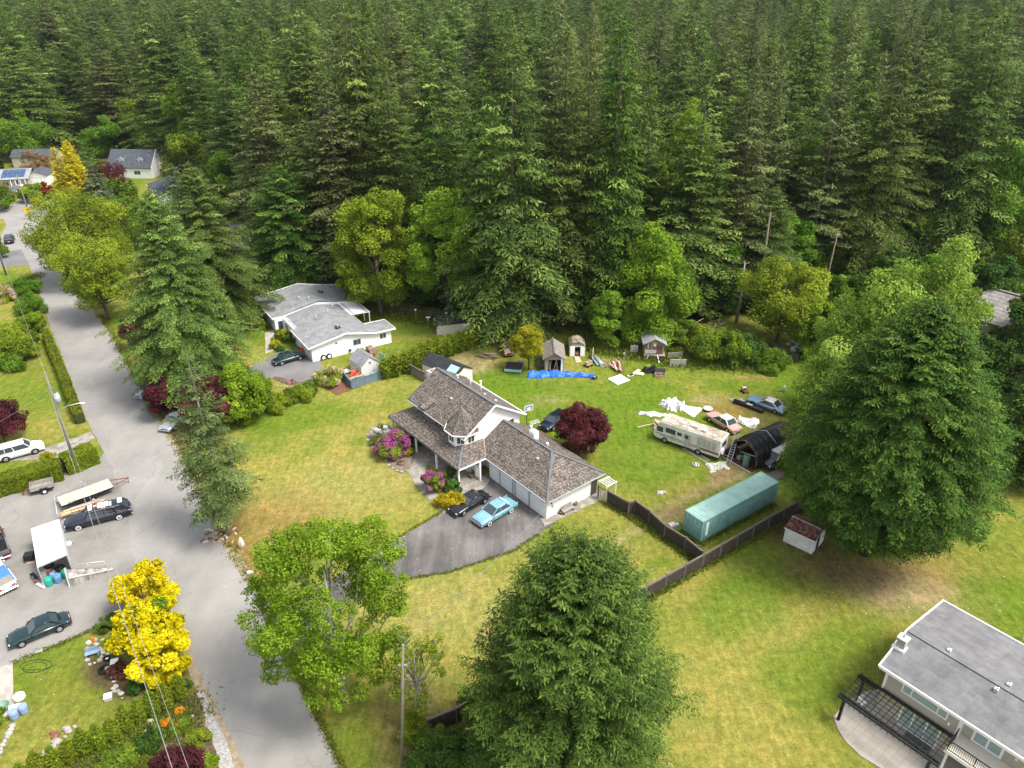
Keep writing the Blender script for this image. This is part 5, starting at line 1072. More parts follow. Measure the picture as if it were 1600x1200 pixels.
# black tarp shelter
def shelter():
    t=T('tarp_shelter','open ended shelter of black tarpaulin over hoops beside the motorhome','shelter',(*G(1178,737),0),R(36))
    # x runs back from the mouth, y to the left of it
    sec=[(-.0,0),(-.15,1.3),(.35,2.5),(1.9,3.35),(3.3,2.7),(3.9,1.3),(4.1,.5)]
    rnd=random.Random(2)
    mb=MB(); N=9
    g=[[( .0+ (8.5/N)*i, y+rnd.uniform(-.07,.07), z*(1-.02*i)+rnd.uniform(-.06,.06)) for y,z in sec] for i in range(N+1)]
    for i in range(N):
        for j in range(len(sec)-1): mb.face([g[i][j],g[i+1][j],g[i+1][j+1],g[i][j+1]],'black_tarp',True)
    mb.face(g[N],'black_tarp'); o=mb.build('tarp',t); md=o.modifiers.new('thick','SOLIDIFY'); md.thickness=.04
    part(t,'hoop',lambda b:[b.tube([(x,y*.97+.05,z-.06) for y,z in sec],.035,'galv',6) for x in (.06,)]); part(t,'hoop',lambda b:b.tube([(4,y*.95+.1,z-.14) for y,z in sec],.035,'galv',6))
    part(t,'flap',lambda b:b.slab([(.02,3.9,1.4),(-.3,4.3,.2),(-.1,3.0,.3),(.02,2.9,2.8)],.03,'black_tarp'))
    part(t,'floor',lambda b:b.box(-.6,8.3,.1,3.9,.0,.07,'rust2'))
    part(t,'step_board',lambda b:b.box(-.75,-.55,.0,4.2,0,.14,'grey_wood')); part(t,'cross_bar',lambda b:b.bar((.05,.1,2.0),(.05,2.2,1.6),.04,.04,'pale_wood'))
_D['rust2']=lambda n:two(n,(.05,.025,.02),(.13,.065,.045),2,.95)
shelter()
_D['deckwood']=lambda n:two(n,(.42,.34,.26),(.58,.50,.41),2.0,.85)
PAL['redlens']=((.35,.01,.01),.2);PAL['headlens']=((.6,.6,.58),.15);PAL['underside']=((.01,.01,.01),.9);PAL['plate']=((.6,.6,.6),.5);PAL['whitewall']=((.6,.6,.57),.6)
PAL['glass_dusty']=((.22,.20,.17),.3,0,.2,3)
_D['rvroof']=lambda n:two(n,(.20,.165,.12),(.48,.43,.35),1.2,.9,.38,.62)
_D['rvbody']=lambda n:two(n,(.50,.47,.41),(.72,.70,.66),.8,.6,.35,.55,bmp=0)
PAL['p_maroon2']=((.30,.10,.10),.5)
PAL['tealpaint']=((.22,.48,.44),.5,0,.1);PAL['orangewood']=((.50,.26,.10),.8,0,.2,3)
_D['soil2']=lambda n:two(n,(.03,.018,.012),(.08,.05,.035),5,.95)
# ================================================================ VEHICLES
def paint(n,c,ro=.22,me=.3):
    def f(k):
        m,t,b=newmat(k); t.links.new(ramp(t,noise(t,2.5,5,.7),[(.3,tuple(x*.82 for x in c)),(.7,tuple(min(1,x*1.08) for x in c))]),b.inputs['Base Color']); b.inputs['Roughness'].default_value=ro; b.inputs['Metallic'].default_value=me
        b.inputs['Coat Weight'].default_value=.5; b.inputs['Coat Roughness'].default_value=.12; return m
    _D[n]=f
for n,c,r_ in (('p_black',(.010,.012,.014),.25),('p_navy',(.012,.022,.04),.22),('p_teal',(.010,.030,.036),.2),('p_green',(.008,.035,.032),.22),('p_chevy',(.20,.42,.50),.25),('p_chevydark',(.06,.22,.29),.25),('p_white',(.74,.74,.73),.3),('p_silver',(.35,.37,.39),.3),('p_grey',(.14,.16,.18),.3),
    ('p_skyblue',(.20,.33,.46),.4),('p_pink',(.48,.27,.24),.7),('p_maroon',(.12,.02,.022),.35),('p_blue',(.06,.20,.48),.4),('p_cream',(.66,.63,.55),.5),('p_dullwhite',(.55,.53,.49),.6),('p_rust',(.22,.16,.13),.9),('p_hearse',(.014,.017,.03),.22)): paint(n,c,r_,.0 if 'white' in n or 'cream' in n or 'pink' in n or 'rust' in n else .25)
def car(name,label,cat,pf,pr_,L,W,H,col,roofcol=None,kind='sedan',group=None,old=False,zg=0,wall=False,hood=.92,bumper=None,belt=None,lite=False):
    """pf, pr_: photo survey points of the front and rear ends on the ground"""
    F_=Vector(G(*pf));B_=Vector(G(*pr_)); c=(F_+B_)/2; a=math.atan2(F_.y-B_.y,F_.x-B_.x)
    t=T(name,label,cat,(c.x,c.y,.05+zg),a,group); h=L/2; w=W/2; zb=.28; bz=belt or H*.60; hz=bz*hood; roofcol=roofcol or col; bumper=bumper or (('chrome') if old else col)
    K={'sedan':(.22,.06,-.20,-.30,hz*1.0),'coupe':(.17,.03,-.20,-.33,hz),'wagon':(.24,.10,-.44,-.49,hz),'suv':(.26,.14,-.42,-.48,hz),'pickup':(.24,.13,-.06,-.08,bz),'hearse':(.21,.14,-.38,-.47,hz),'hatch':(.26,.10,-.32,-.48,hz)}[kind]
    wx0,wx1,rx1,rx0,tz=[k*L if i<4 else k for i,k in enumerate(K)]
    # lower body: loft of stations
    st=[(-h,.80,zb+.12,tz*.80),(-h+.06*L,.93,zb,tz*.97),(-h+.16*L,1,zb,tz),(rx0,1,zb,bz),(0,1,zb,bz),(wx0,1,zb,bz),(wx0+.04*L,1,zb,bz*.99),(h-.10*L,.97,zb,hz*.97),(h-.03*L,.92,zb,hz*.90),(h,.80,zb+.12,hz*.72)]
    if old: st=[(-h,.93,zb+.08,tz*.86),(-h+.03*L,.98,zb,tz*.98),(-h+.16*L,1,zb,tz),(rx0,1,zb,bz),(0,1,zb,bz),(wx0,1,zb,bz),(wx0+.04*L,1,zb,bz*.99),(h-.06*L,.99,zb,hz*.99),(h-.015*L,.96,zb,hz*.93),(h,.90,zb+.08,hz*.82)]
    st=sorted(st,key=lambda s:s[0]); mb=MB(); rows=[]
    for x,k,z0,z1 in st:
        y=w*k; zm=z0+(z1-z0)*.55
        sec=[(0,z1+.015),(y*.55,z1+.01),(y*.86,z1-.02),(y*.97,z1-.10),(y,zm),(y*.98,z0+.12),(y*.90,z0)]
        rows.append([(x,a_,b_) for a_,b_ in [(-p,q) for p,q in sec[::-1]]+sec[1:]])
    n=len(rows[0])
    V=[p for r in rows for p in r]; fs=[(i*n+j,(i+1)*n+j,(i+1)*n+j+1,i*n+j+1) for i in range(len(rows)-1) for j in range(n-1)]
    fs+= [((i+1)*n,i*n,i*n+n-1,(i+1)*n+n-1) for i in range(len(rows)-1)]; fs=[f[::-1] for f in fs]
    fs+=[tuple(range(n))[::-1][::-1],tuple(range((len(rows)-1)*n,len(rows)*n))[::-1]]
    mb.mesh(V,fs,col,True); mb.sm[-1]=mb.sm[-2]=False
    bo=mb.build('body',t)
    if kind=='pickup':
        bd=MB(); bd.box(-h+.08,rx0-.12,-w*.86,w*.86,bz*.5,bz*.5+.02+.0,'underside'); bd.box(-h+.08,rx0-.12,-w*.84,w*.84,bz+.02,bz+.035,'underside'); bd.build('bed',t)
        rl=MB(); 
        for y in (-w*.93,w*.93): rl.box(-h+.04,rx0-.05,y-.06,y+.06,bz-.02,bz+.10,roofcol)
        rl.box(-h-.01,-h+.09,-w*.9,w*.9,bz-.3,bz+.10,roofcol); rl.build('bed_rail',t)
    # greenhouse
    tw=w*.76; bw=w*.92; zr=H
    gl=MB(); b0=[(wx0,-bw*.93),(wx0,bw*.93),(rx0,bw*.93),(rx0,-bw*.93)]; r0=[(wx1,-tw),(wx1,tw),(rx1,tw),(rx1,-tw)]
    V=[(x,y,bz-.02) for x,y in b0]+[(x,y,zr-.05) for x,y in r0]
    gl.mesh(V,[(4,5,6,7)[::-1],(0,1,5,4),(1,2,6,5),(2,3,7,6),(3,0,4,7)],'glass'); gl.build('windows',t)
    rf=MB(); V=[]
    for (x0,x1,yy,z) in ((rx1-.03,wx1+.03,tw+.02,zr-.06),(rx1+.02,wx1-.02,tw*.93,zr-.005),(rx1+.16*(wx1-rx1),wx1-.14*(wx1-rx1),tw*.6,zr+.015)): V+=[(x1,-yy,z),(x1,yy,z),(x0,yy,z),(x0,-yy,z)]
    rf.mesh(V,[(8,9,10,11)]+[(j*4+i,j*4+(i+1)%4,(j+1)*4+(i+1)%4,(j+1)*4+i) for j in range(2) for i in range(4)]+[(3,2,1,0)],roofcol,True)
    rf.build('roof',t)
    pl=MB()
    for s in (-1,1):
        A=(wx0,s*bw*.93,bz);B=(wx1,s*tw,zr-.05);C_=(rx0,s*bw*.93,bz);D=(rx1,s*tw,zr-.05); pw=.07 if not(kind=='hearse') else .09
        pl.bar(A,B,pw,pw,roofcol); pl.bar(C_,D,pw*1.5,pw*1.5,roofcol); xm=(wx0+rx0)/2+.05*L*.5; xt=(wx1+rx1)/2+.02*L
        if kind!='coupe' and kind!='pickup': pl.bar((xm,s*bw*.95,bz),(xt,s*(tw+.012),zr-.05),.07,.05,roofcol)
        if kind in('wagon','suv','hearse'): q=.68; pl.bar((rx0+(wx0-rx0)*.27,s*bw*.95,bz),(rx1+(wx1-rx1)*.27,s*(tw+.012),zr-.05),.12 if kind!='hearse' else .45,.05,roofcol)
        pl.bar((wx0,s*bw*.945,bz+.01),(rx0,s*bw*.945,bz+.01),.04,.04,'chrome' if old or kind=='hearse' else col)
    pl.build('pillar',t)
    if kind=='hearse':
        q=MB(); 
        for s in (-1,1): q.mesh([(rx0+.1,s*(bw*.95),bz+.02),(rx0+1.75,s*(bw*.95),bz+.02),(rx1+1.6,s*(tw+.02),zr-.06),(rx1+.05,s*(tw+.02),zr-.06)],[(0,1,2,3) if s>0 else (3,2,1,0)],'p_hearse')
        for s in (-1,1): q.bar((rx1+.2,s*(bw*.95),bz+.1),(rx1+1.6,s*(tw+.04),bz+.38),.03,.03,'chrome')
        q.build('side_panel',t)
    # wheels
    wr=.33 if not kind in('suv','pickup') else .38
    for x in (h-.19*L,-h+.20*L):
        for s in (-1,1):
            wb=MB(); wb.tube([(x,s*(w-.20),wr),(x,s*(w+.012),wr)],[wr,wr],'tyre',18,smooth=True); wh=wb.build('wheel',t)
            rb=MB(); 
            if wall: rb.tube([(x,s*(w+.013),wr),(x,s*(w+.02),wr)],[wr*.86,wr*.84],'whitewall',16)
            rb.tube([(x,s*(w+.005),wr),(x,s*(w+.03),wr)],[wr*.62,wr*.56],'chrome' if old or wall else 'steel',14); rb.build('rim',wh)
            ar=MB(); N=12
            P=[(x+wr*1.18*math.cos(math.pi*i/N),wr+wr*1.18*math.sin(math.pi*i/N)) for i in range(N+1)]
            ar.face([(px_,s*(w*.995+.004),pz) for px_,pz in P][::s],'underside'); ar.build('wheel_arch',t)
    for s in (-1,1):
        part(t,'headlight',lambda b:b.sph((h-.05,s*w*.66,hz*.70),(.07,.16,.085),'headlens',8,5)); part(t,'tail_light',lambda b:b.box(-h-.02,-h+.05,s*w*.62-.15,s*w*.62+.15,tz*.66,tz*.80,'redlens'))
    part(t,'bumper',lambda b:b.box(h-.06,h+.10,-w*.93,w*.93,.30,.46,bumper),.04); part(t,'bumper',lambda b:b.box(-h-.10,-h+.06,-w*.93,w*.93,.32,.48,bumper),.04)
    part(t,'grille',lambda b:b.box(h-.02,h+.025,-w*.5,w*.5,.48,hz*.68,'chrome' if old else 'underside')); part(t,'number_plate',lambda b:b.box(-h-.03,-h+.0,-.2,.2,.52,.66,'plate'))
    if not lite:
        for s in (-1,1): part(t,'mirror',lambda b:b.box(wx0-.25,wx0-.10,s*(w+.07)-.08,s*(w+.07)+.08,bz+.0,bz+.12,col if not old else 'chrome'),.02)
        part(t,'door_line',lambda b:[b.box(x-.008,x+.008,s*(w+.003)-.002,s*(w+.003)+.002,.42,bz-.12,'underside') for x in (wx0-.15,(wx0+rx0)/2-.02,rx0+.15) for s in (-1,1)])
    return t
# front end, rear end on the ground
car('parked_car','dark coupe with glossy black roof parked beside the yellow shrub on the driveway','car',(706,807),(760,776),4.9,1.86,1.38,'p_black',kind='coupe')
def chevy():
    t=car('classic_car','light blue fifties sedan with chrome bumpers parked near the garage doors','car',(745,823),(801,790),5.1,1.88,1.5,'p_chevy',kind='sedan',old=True,wall=True,hood=.96,belt=.95)
    part(t,'fin',lambda b:[b.mesh([(-2.5,s*.80,.88),(-1.2,s*.86,.90),(-2.55,s*.84,1.02),(-2.5,s*.94,.86),(-1.2,s*.95,.88)],[(0,1,2),(3,2,4),(0,2,3)],'p_chevy') for s in (-1,1)])
    part(t,'side_trim',lambda b:[(b.box(-2.3,2.3,s*.948-.008,s*.948+.008,.66,.70,'chrome'),b.box(-2.3,-.2,s*.947-.006,s*.947+.006,.42,.66,'p_chevydark')) for s in (-1,1)])
    part(t,'rear_band',lambda b:b.box(-1.38,-1.28,-.72,.72,1.30,1.37,'p_white')); part(t,'hood_ornament',lambda b:[b.box(1.2,2.1,s*.3-.03,s*.3+.03,.955,.985,'chrome') for s in (-1,1)])
chevy()
car('parked_car','dark green sedan parked on the grey driveway of the bungalow','car',(474,558),(429,571),4.7,1.8,1.42,'p_green')
car('parked_car','dark blue car half hidden by the purple maple behind the garage','car',(848,675),(886,651),4.7,1.85,1.45,'p_navy',kind='hatch')
car('parked_car','dark teal coupe parked along the lawn of the lower left yard','car',(27,1005),(100,975),4.7,1.84,1.4,'p_teal',kind='coupe')
car('parked_car','white estate car with dark sunroof behind the clipped hedge','car',(72,700),(-8,722),5.0,1.95,1.75,'p_white',kind='suv')
def hearse():
    t=car('hearse','long black hearse carrying white boxes on its roof','car',(106,826),(205,800),6.3,2.0,1.65,'p_hearse',kind='hearse',wall=True,old=False,bumper='chrome',hood=1.0,belt=1.0)
    part(t,'roof_rail',lambda b:[b.bar((-2.2,s*.7,1.68),(.6,s*.7,1.68),.03,.05,'chrome') for s in (-1,1)])
    t2=T('roof_cargo','white boxes and pink bits lined up on the hearse roof','boxes',(t.location[0],t.location[1],1.72),t.rotation_euler[2])
    for x0,x1,y0,y1,c in ((.35,.75,-.55,.4,'white_plastic'),(-.65,-.15,-.5,.35,'white_plastic'),(-1.2,-.7,-.45,.35,'white_plastic'),(-2.5,-2.05,-.55,.3,'white_plastic'),(-.1,.25,-.3,.0,'pink'),(-.9,-.5,.35,.6,'pink'),(-1.5,-1.25,-.3,.5,'dirty_white')):
        part(t2,'box',lambda b:b.box(x0,x1,y0,y1,0,.13,c),.02)
    part(t2,'lamp',lambda b:b.tube([(.05,-.55,0),(.05,-.55,.16)],[.12,.10],'redlens',10))
hearse()
def tk():
    t=car('pickup_truck','maroon and black pickup cut by the left edge, open bed','pickup',(-14,828),(6,886),5.6,1.95,1.75,'p_maroon','p_grey',kind='pickup',bumper='chrome')
    part(t,'spare_tyre',lambda b:(b.tube([(-1.4,.1,1.1),(-1.4,.1,1.3)],[.36,.36],'tyre',16),b.tube([(-1.4,.1,1.3),(-1.4,.1,1.32)],[.2,.2],'white_plastic',12)))
    part(t,'roll_bar',lambda b:(b.bar((-.5,-.8,1.1),(-.5,-.8,1.75),.07,.07,'black_metal'),b.bar((-.5,.8,1.1),(-.5,.8,1.75),.07,.07,'black_metal'),b.bar((-.5,-.8,1.75),(-.5,.8,1.75),.07,.07,'black_metal')))
    t=car('pickup_truck','silver pickup with a bright blue canopy over its bed at the left edge','pickup',(-22,878),(22,938),5.3,1.9,1.7,'p_silver','p_white',kind='pickup',bumper='chrome')
    part(t,'canopy',lambda b:(b.mesh([(-2.6,-.9,1.08),(-.5,-.9,1.08),(-.5,.9,1.08),(-2.6,.9,1.08),(-2.25,-.74,1.78),(-.5,-.74,1.78),(-.5,.74,1.78),(-2.25,.74,1.78)],[(4,5,6,7),(0,1,5,4),(2,3,7,6),(1,2,6,5)],'p_blue'),b.mesh([(-2.6,-.9,1.08),(-2.6,.9,1.08),(-2.25,.74,1.78),(-2.25,-.74,1.78)],[(0,1,2,3)[::-1]],'p_blue')))
    part(t,'canopy_window',lambda b:b.mesh([(-2.62,-.76,1.14),(-2.62,.76,1.14),(-2.33,.64,1.69),(-2.33,-.64,1.69)],[(3,2,1,0)],'glass_dusty'))
tk()
car('abandoned_car','pale blue old saloon with a white rear roof on the backyard grass','car',(1174,628),(1222,646),5.2,1.9,1.4,'p_skyblue','p_white',old=True,kind='coupe')
car('abandoned_car','faded pink car with a rusty white roof behind the motorhome','car',(1108,652),(1152,679),5.0,1.85,1.5,'p_pink','p_cream',old=True)
car('abandoned_car','worn pickup with a black bonnet and cream roof at the container end','pickup',(1187,738),(1235,706),5.0,1.9,1.75,'p_black','p_cream',kind='suv',bumper='black_metal')
def jeep():
    t=car('rusted_van','small rusted van body at the wood edge left of the yellow-green maple','van',(797,562),(789,541),3.4,1.6,1.75,'p_rust','rust',kind='suv',lite=True,bumper='rust')
jeep()
SG='cars parked on the lane'
car('parked_car','black car at the left kerb far up the lane','car',(18,370),(14,386),4.5,1.8,1.5,'p_black',kind='suv',group=SG,lite=True)
car('parked_car','black car at the right kerb under the large rounded olive tree','car',(90,402),(96,412),4.4,1.8,1.5,'p_black',kind='suv',group=SG,lite=True)
car('parked_car','grey-blue hatchback with its tail to the viewer beside the nearer rounded tree','car',(108,430),(112,446),4.4,1.8,1.5,'p_grey',kind='hatch',group=SG,lite=True)
car('parked_car','silver car nosing out from under the purple maple by the lane','car',(264,672),(285,655),4.4,1.8,1.45,'p_silver',kind='sedan',group=SG,lite=True)
car('parked_car','pale car mostly hidden under the large open fir','car',(222,622),(246,606),4.4,1.8,1.45,'p_silver',kind='sedan',group=SG,lite=True)
car('parked_car','pale car poking out from the rounded olive tree at the lane bend','car',(73,350),(84,346),4.4,1.8,1.4,'p_white',kind='sedan',group=SG,lite=True)
car('parked_car','dark sedan in front of the solar panel house','car',(25,304),(13,298),4.5,1.8,1.45,'p_grey',group=SG,lite=True)
car('parked_car','white car between the solar panel house and white garage','car',(44,301),(31,296),4.5,1.8,1.5,'p_white',kind='suv',group=SG,lite=True)
# motorhome: x towards its nose
def rv():
    F_=Vector(G(1031,687));B_=Vector(G(1129,722)); c=(F_+B_)/2; a=math.atan2(F_.y-B_.y,F_.x-B_.x); L=8.6; w=1.2; h=L/2
    nrm=Vector((-math.sin(a),math.cos(a))); s=1 if nrm.y<0 else -1   # the side seen is towards the viewer
    cc=c+Vector((0,1.0)); t=T('motorhome','dirty white motorhome with maroon stripes parked on the back lawn','motorhome',(cc.x,cc.y,0),a)
    def body(b):
        P=[(-h,.55),(h-.5,.45),(h,.7),(h-.05,1.35),(h-.75,2.9),(-h+.05,2.95),(-h,2.8)]
        V=[(x,-w,z) for x,z in P]+[(x,w,z) for x,z in P]; n=len(P); b.mesh(V,[tuple(range(n)),tuple(range(n,2*n))[::-1]]+[(i,i+n,(i+1)%n+n,(i+1)%n) for i in range(n)],'rvbody')
    part(t,'body',body,.06)
    part(t,'roof',lambda b:b.box(-h+.1,h-.85,-w+.08,w-.08,2.952,2.99,'rvroof'))
    for x,y,hh,q in ((.9,0,.12,.28),(1.6,-.5,.1,.2),(-1.9,.3,.3,.25),(-3.2,.5,.12,.2)): part(t,'roof_vent',lambda b:b.box(x-q,x+q,y-q,y+q,2.99,2.99+hh,'white_plastic'),.04)
    part(t,'air_conditioner',lambda b:b.box(-.9,.1,-.35,.35,2.99,3.2,'dirty_white'),.06)
    for y in (-1,1):
        part(t,'stripe',lambda b:(b.box(-h+.05,h-.3,y*(w+.012)-.008,y*(w+.012)+.008,1.12,1.20,'p_maroon'),b.box(-h+.05,h-.9,y*(w+.012)-.008,y*(w+.012)+.008,.92,.97,'p_maroon'),b.box(-h+.05,-h+2.4,y*(w+.014)-.006,y*(w+.014)+.006,.97,1.12,'p_maroon2')))
        for x0,x1,z0,z1 in ((h-2.9,h-1.6,1.65,2.3),(h-3.7,h-3.1,1.75,2.2),(-h+.6,-h+1.2,1.7,2.2) if y!=s else (h-4.6,h-4.1,1.7,2.2)): part(t,'side_window',lambda b:b.box(x0,x1,y*(w+.015)-.01,y*(w+.015)+.01,z0,z1,'glass'))
        part(t,'cab_window',lambda b:b.prism([(h-1.25,y*(w+.0)),(h-.42,y*w),(h-.42,y*(w+.02)),(h-1.25,y*(w+.02))],1.45,2.15,'glass'))
        part(t,'side_door' if y==s else 'locker',lambda b:b.box(h-4.9,h-4.15,y*(w+.014)-.008,y*(w+.014)+.008,.6,2.35,'dirty_white') if y==s else b.box(-1,0,y*(w+.014)-.008,y*(w+.014)+.008,.6,.9,'dirty_white'))
        part(t,'panel',lambda b:[b.box(-h+.5+.62*k,-h+1.05+.62*k,y*(w+.012)-.006,y*(w+.012)+.006,1.3,2.45,'dirty_white') for k in range(4)])
    part(t,'windscreen',lambda b:b.mesh([(h-.01,-w*.9,1.4),(h-.01,w*.9,1.4),(h-.60,w*.9,2.62),(h-.60,-w*.9,2.62)],[(0,1,2,3)],'glass'))
    part(t,'rear_window',lambda b:b.box(-h-.02,-h+.01,-.6,.6,1.75,2.35,'glass')); part(t,'spare_tyre',lambda b:b.tube([(-h,.5*s,1.25),(-h-.2,.5*s,1.25)],[.42,.42],'white_plastic',16)); part(t,'rear_rail',lambda b:(b.bar((-h-.05,-w,2.85),(-h-.05,w,2.85),.04,.04,'white_plastic'),b.bar((-h-.05,-w,.75),(-h-.05,w,.75),.12,.2,'p_maroon')))
    for x in (h-1.6,-h+2.6):
        for y in (-1,1):
            wb=part(t,'wheel',lambda b:b.tube([(x,y*(w-.3),.42),(x,y*(w+.01),.42)],[.42,.42],'tyre',16)); part(wb,'rim',lambda b:b.tube([(x,y*(w+.008),.42),(x,y*(w+.03),.42)],[.22,.2],'steel',12))
rv()
def trailer(name,label,pf,pr_,W,deck,box=0,hz=.75,mats='grey_wood',frame='black_metal',tongue=1.3,rack=0,tail=0):
    F_=Vector(G(*pf));B_=Vector(G(*pr_)); c=(F_+B_)/2; a=math.atan2(F_.y-B_.y,F_.x-B_.x); L=(F_-B_).length; h=L/2; w=W/2
    t=T(name,label,'trailer',(c.x,c.y,.04),a); 
    part(t,'deck',lambda b:[b.box(-h,h,-w+W/10*k,-w+W/10*(k+1)-.015,hz,hz+.05,deck) for k in range(10)])
    part(t,'frame',lambda b:(b.box(-h-.02,h+.02,-w-.05,-w-.003,hz-.12,hz+.04,frame),b.box(-h-.02,h+.02,w+.003,w+.05,hz-.12,hz+.04,frame),[b.box(x-.03,x+.03,-w,w,hz-.12,hz-.003,frame) for x in np.linspace(-h+.05,h-.05,6)]))
    part(t,'tongue',lambda b:(b.bar((h,-w*.7,hz-.06),(h+tongue,0,hz-.2),.08,.08,'rust'),b.bar((h,w*.7,hz-.06),(h+tongue,0,hz-.2),.08,.08,'rust'),b.bar((h+tongue-.15,0,0),(h+tongue-.15,0,hz),.06,.06,'rust')))
    for x in ((-.2,) if L<4 else (-.55,.35)):
        for s in (-1,1):
            wb=part(t,'wheel',lambda b:b.tube([(x,s*(w+.05),.32),(x,s*(w+.25),.32)],[.32,.32],'tyre',14)); part(wb,'rim',lambda b:b.tube([(x,s*(w+.24),.32),(x,s*(w+.27),.32)],[.18,.16],'white_plastic',12))
    part(t,'fender',lambda b:[b.box(-.95 if L>4 else -.6,.75 if L>4 else .2,s*(w+.16)-.12,s*(w+.16)+.12,.68,.72,frame) for s in (-1,1)])
    if box: part(t,'side_board',lambda b:(b.box(-h,h,-w,-w+.05,hz+.053,hz+box,mats),b.box(-h,h,w-.05,w,hz+.053,hz+box,mats),b.box(-h,-h+.05,-w+.05,w-.05,hz+.053,hz+box,mats),b.box(h-.05,h,-w+.05,w-.05,hz+.053,hz+box,mats)))
    if rack: part(t,'rack',lambda b:([b.bar((x,s*w,hz),(x,s*w,hz+rack),.04,.04,frame) for x in np.linspace(-h+.1,h-.1,5) for s in (-1,1)],[b.bar((-h+.1,s*w,hz+z),(h-.1,s*w,hz+z),.04,.04,frame) for s in (-1,1) for z in (rack*.5,rack)]))
    return t
trailer('flatbed_trailer','flatbed trailer with a long beige wooden deck beside the hearse',(176,764),(96,794),2.1,'deckwood',hz=.8,tongue=1.9)
trailer('equipment_trailer','dark framed trailer holding orange timber between the flatbed and hearse',(160,790),(112,806),1.6,'grey_wood',hz=.45,rack=.7,tongue=.9)
trailer('utility_trailer','small grey box trailer beside the clipped hedge',(50,771),(86,762),1.4,'grey_wood',box=.55,hz=.5,mats='grey_wood',tongue=.9)
def extra():
    t=T('timber_stack','orange-brown planks lying on the dark framed trailer','planks',(*G(135,800),.55),R(30))
    rnd=random.Random(3)
    for k in range(6): part(t,'plank',lambda b:b.bar((-2.2+rnd.uniform(-.2,.2),-.4+.16*k,.03+.01*k),(2.0+rnd.uniform(-.3,.3),-.35+.15*k,.05+.012*k),.13,.05,['tan_wood','orangewood','pale_wood'][k%3]))
    t=T('soil_trailer','blue edged truck bed filled with dark soil beside the yellow-green maple','truck_bed',(*G(803,577),0),R(-8))
    part(t,'bed',lambda b:(b.box(-1.25,1.25,-1.2,1.2,.15,.32,'p_blue'),b.box(-1.25,-1.17,-1.2,1.2,.323,.62,'p_blue'),b.box(1.17,1.25,-1.2,1.2,.323,.62,'p_blue'),b.box(-1.167,1.167,1.12,1.2,.323,.62,'p_blue')),.01)
    part(t,'tailgate',lambda b:b.box(-1.25,1.25,-1.32,-1.205,.18,.58,'tealpaint'),.03); part(t,'soil',lambda b:b.box(-1.16,1.16,-1.19,1.11,.323,.55,'soil2'),.05)
    for x in (-1.1,1.1): part(t,'wheel',lambda b:b.tube([(x-.1,.1,.2),(x+.1,.1,.2)],[.2,.2],'tyre',12))
extra()
PAL['signyellow']=((.75,.48,.01),.5)
PAL['wiregrey']=((.26,.27,.27),.6)
_D['rampconc']=lambda n:two(n,(.09,.085,.075),(.42,.40,.36),1.1,.9,.38,.6,stretch=(1.6,1.6,.25))
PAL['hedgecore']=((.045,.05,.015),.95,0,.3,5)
# ================================================================ FENCES, POLES, WIRES
def fence(name,label,pts,h,board='fence_brown',rail='fence_grey',bay=2.4,gap=0,cat='fence',cap=True,bw=.14):
    P=[Vector((*G(*p),0)) for p in pts]; o=P[0]; t=T(name,label,cat,tuple(o),0); mb=MB(); RB={}; rnd=random.Random(len(pts))
    posts=[]
    for a,b in zip(P,P[1:]):
        a=a-o;b=b-o; L=(b-a).length; d=(b-a)/L; n=max(1,round(L/bay)); nr=Vector((-d.y,d.x,0))
        for k in range(n):
            posts.append(a+d*L*k/n)
            s0=L*k/n; s1=L*(k+1)/n; x=s0+.06
            if board:
                while x<s1-.06:
                    hh=h*(1+rnd.uniform(-.012,.012)); p=a+d*x; q=a+d*min(x+bw-.012,s1-.05); e=nr*.012*(1 if rnd.random()<.5 else 1.3)
                    mb.mesh([p-e,q-e,q+e,p+e]+[v+Vector((0,0,hh)) for v in (p-e,q-e,q+e,p+e)],[(0,1,5,4),(1,2,6,5),(2,3,7,6),(3,0,4,7),(4,5,6,7)],board); x+=bw+gap
            for z in ((.12,h*.94) if cap else (.4,h*.9)): RB.setdefault(z,MB()).bar(a+d*s0+Vector((0,0,z)),a+d*s1+Vector((0,0,z)),.07,.09,rail)
            if cap: RB.setdefault(9,MB()).bar(a+d*s0+Vector((0,0,h+.04)),a+d*s1+Vector((0,0,h+.04)),.15,.05,rail)
    posts.append(P[-1]-o)
    if mb.v: mb.build('boards',t)
    for rb in RB.values(): rb.build('rail',t)
    for p in posts: part(t,'post',lambda b:(b.box(p.x-.055,p.x+.055,p.y-.055,p.y+.055,0,h+.12,rail),b.box(p.x-.08,p.x+.08,p.y-.08,p.y+.08,h+.12,h+.17,rail)))
    return t
fence('wooden_fence','dark brown board fence zigzagging from the garage to the container',[(948,787),(981,806),(991,803),(1013,819),(1037,842),(1069,862),(1095,884)],1.75)
fence('wooden_fence','long dark brown board fence running past the container and under the big dark tree',[(669,1149),(714,1131),(1009,938),(1097,888),(1199,828),(1266,791)],1.75)
fence('wooden_fence','short weathered slatted fence beside the cream shed behind the house',[(636,581),(664,597)],1.5,board='fence_grey',gap=.05)
fence('blue_fence','low blue-grey board fence around the bungalow side yard',[(536,592),(550,608),(612,587)],1.25,board='fence_blue',rail='fence_blue')
fence('wire_fence','thin post and wire fence at the far end of the bungalow lawn',[(600,484),(628,490),(673,495),(720,500),(752,508)],1.0,board=None,cap=False,bay=3.5)
fence('wooden_fence','old grey fence by the pink flowering bush near the poplars',[(1205,545),(1245,566)],1.2,board='fence_grey')
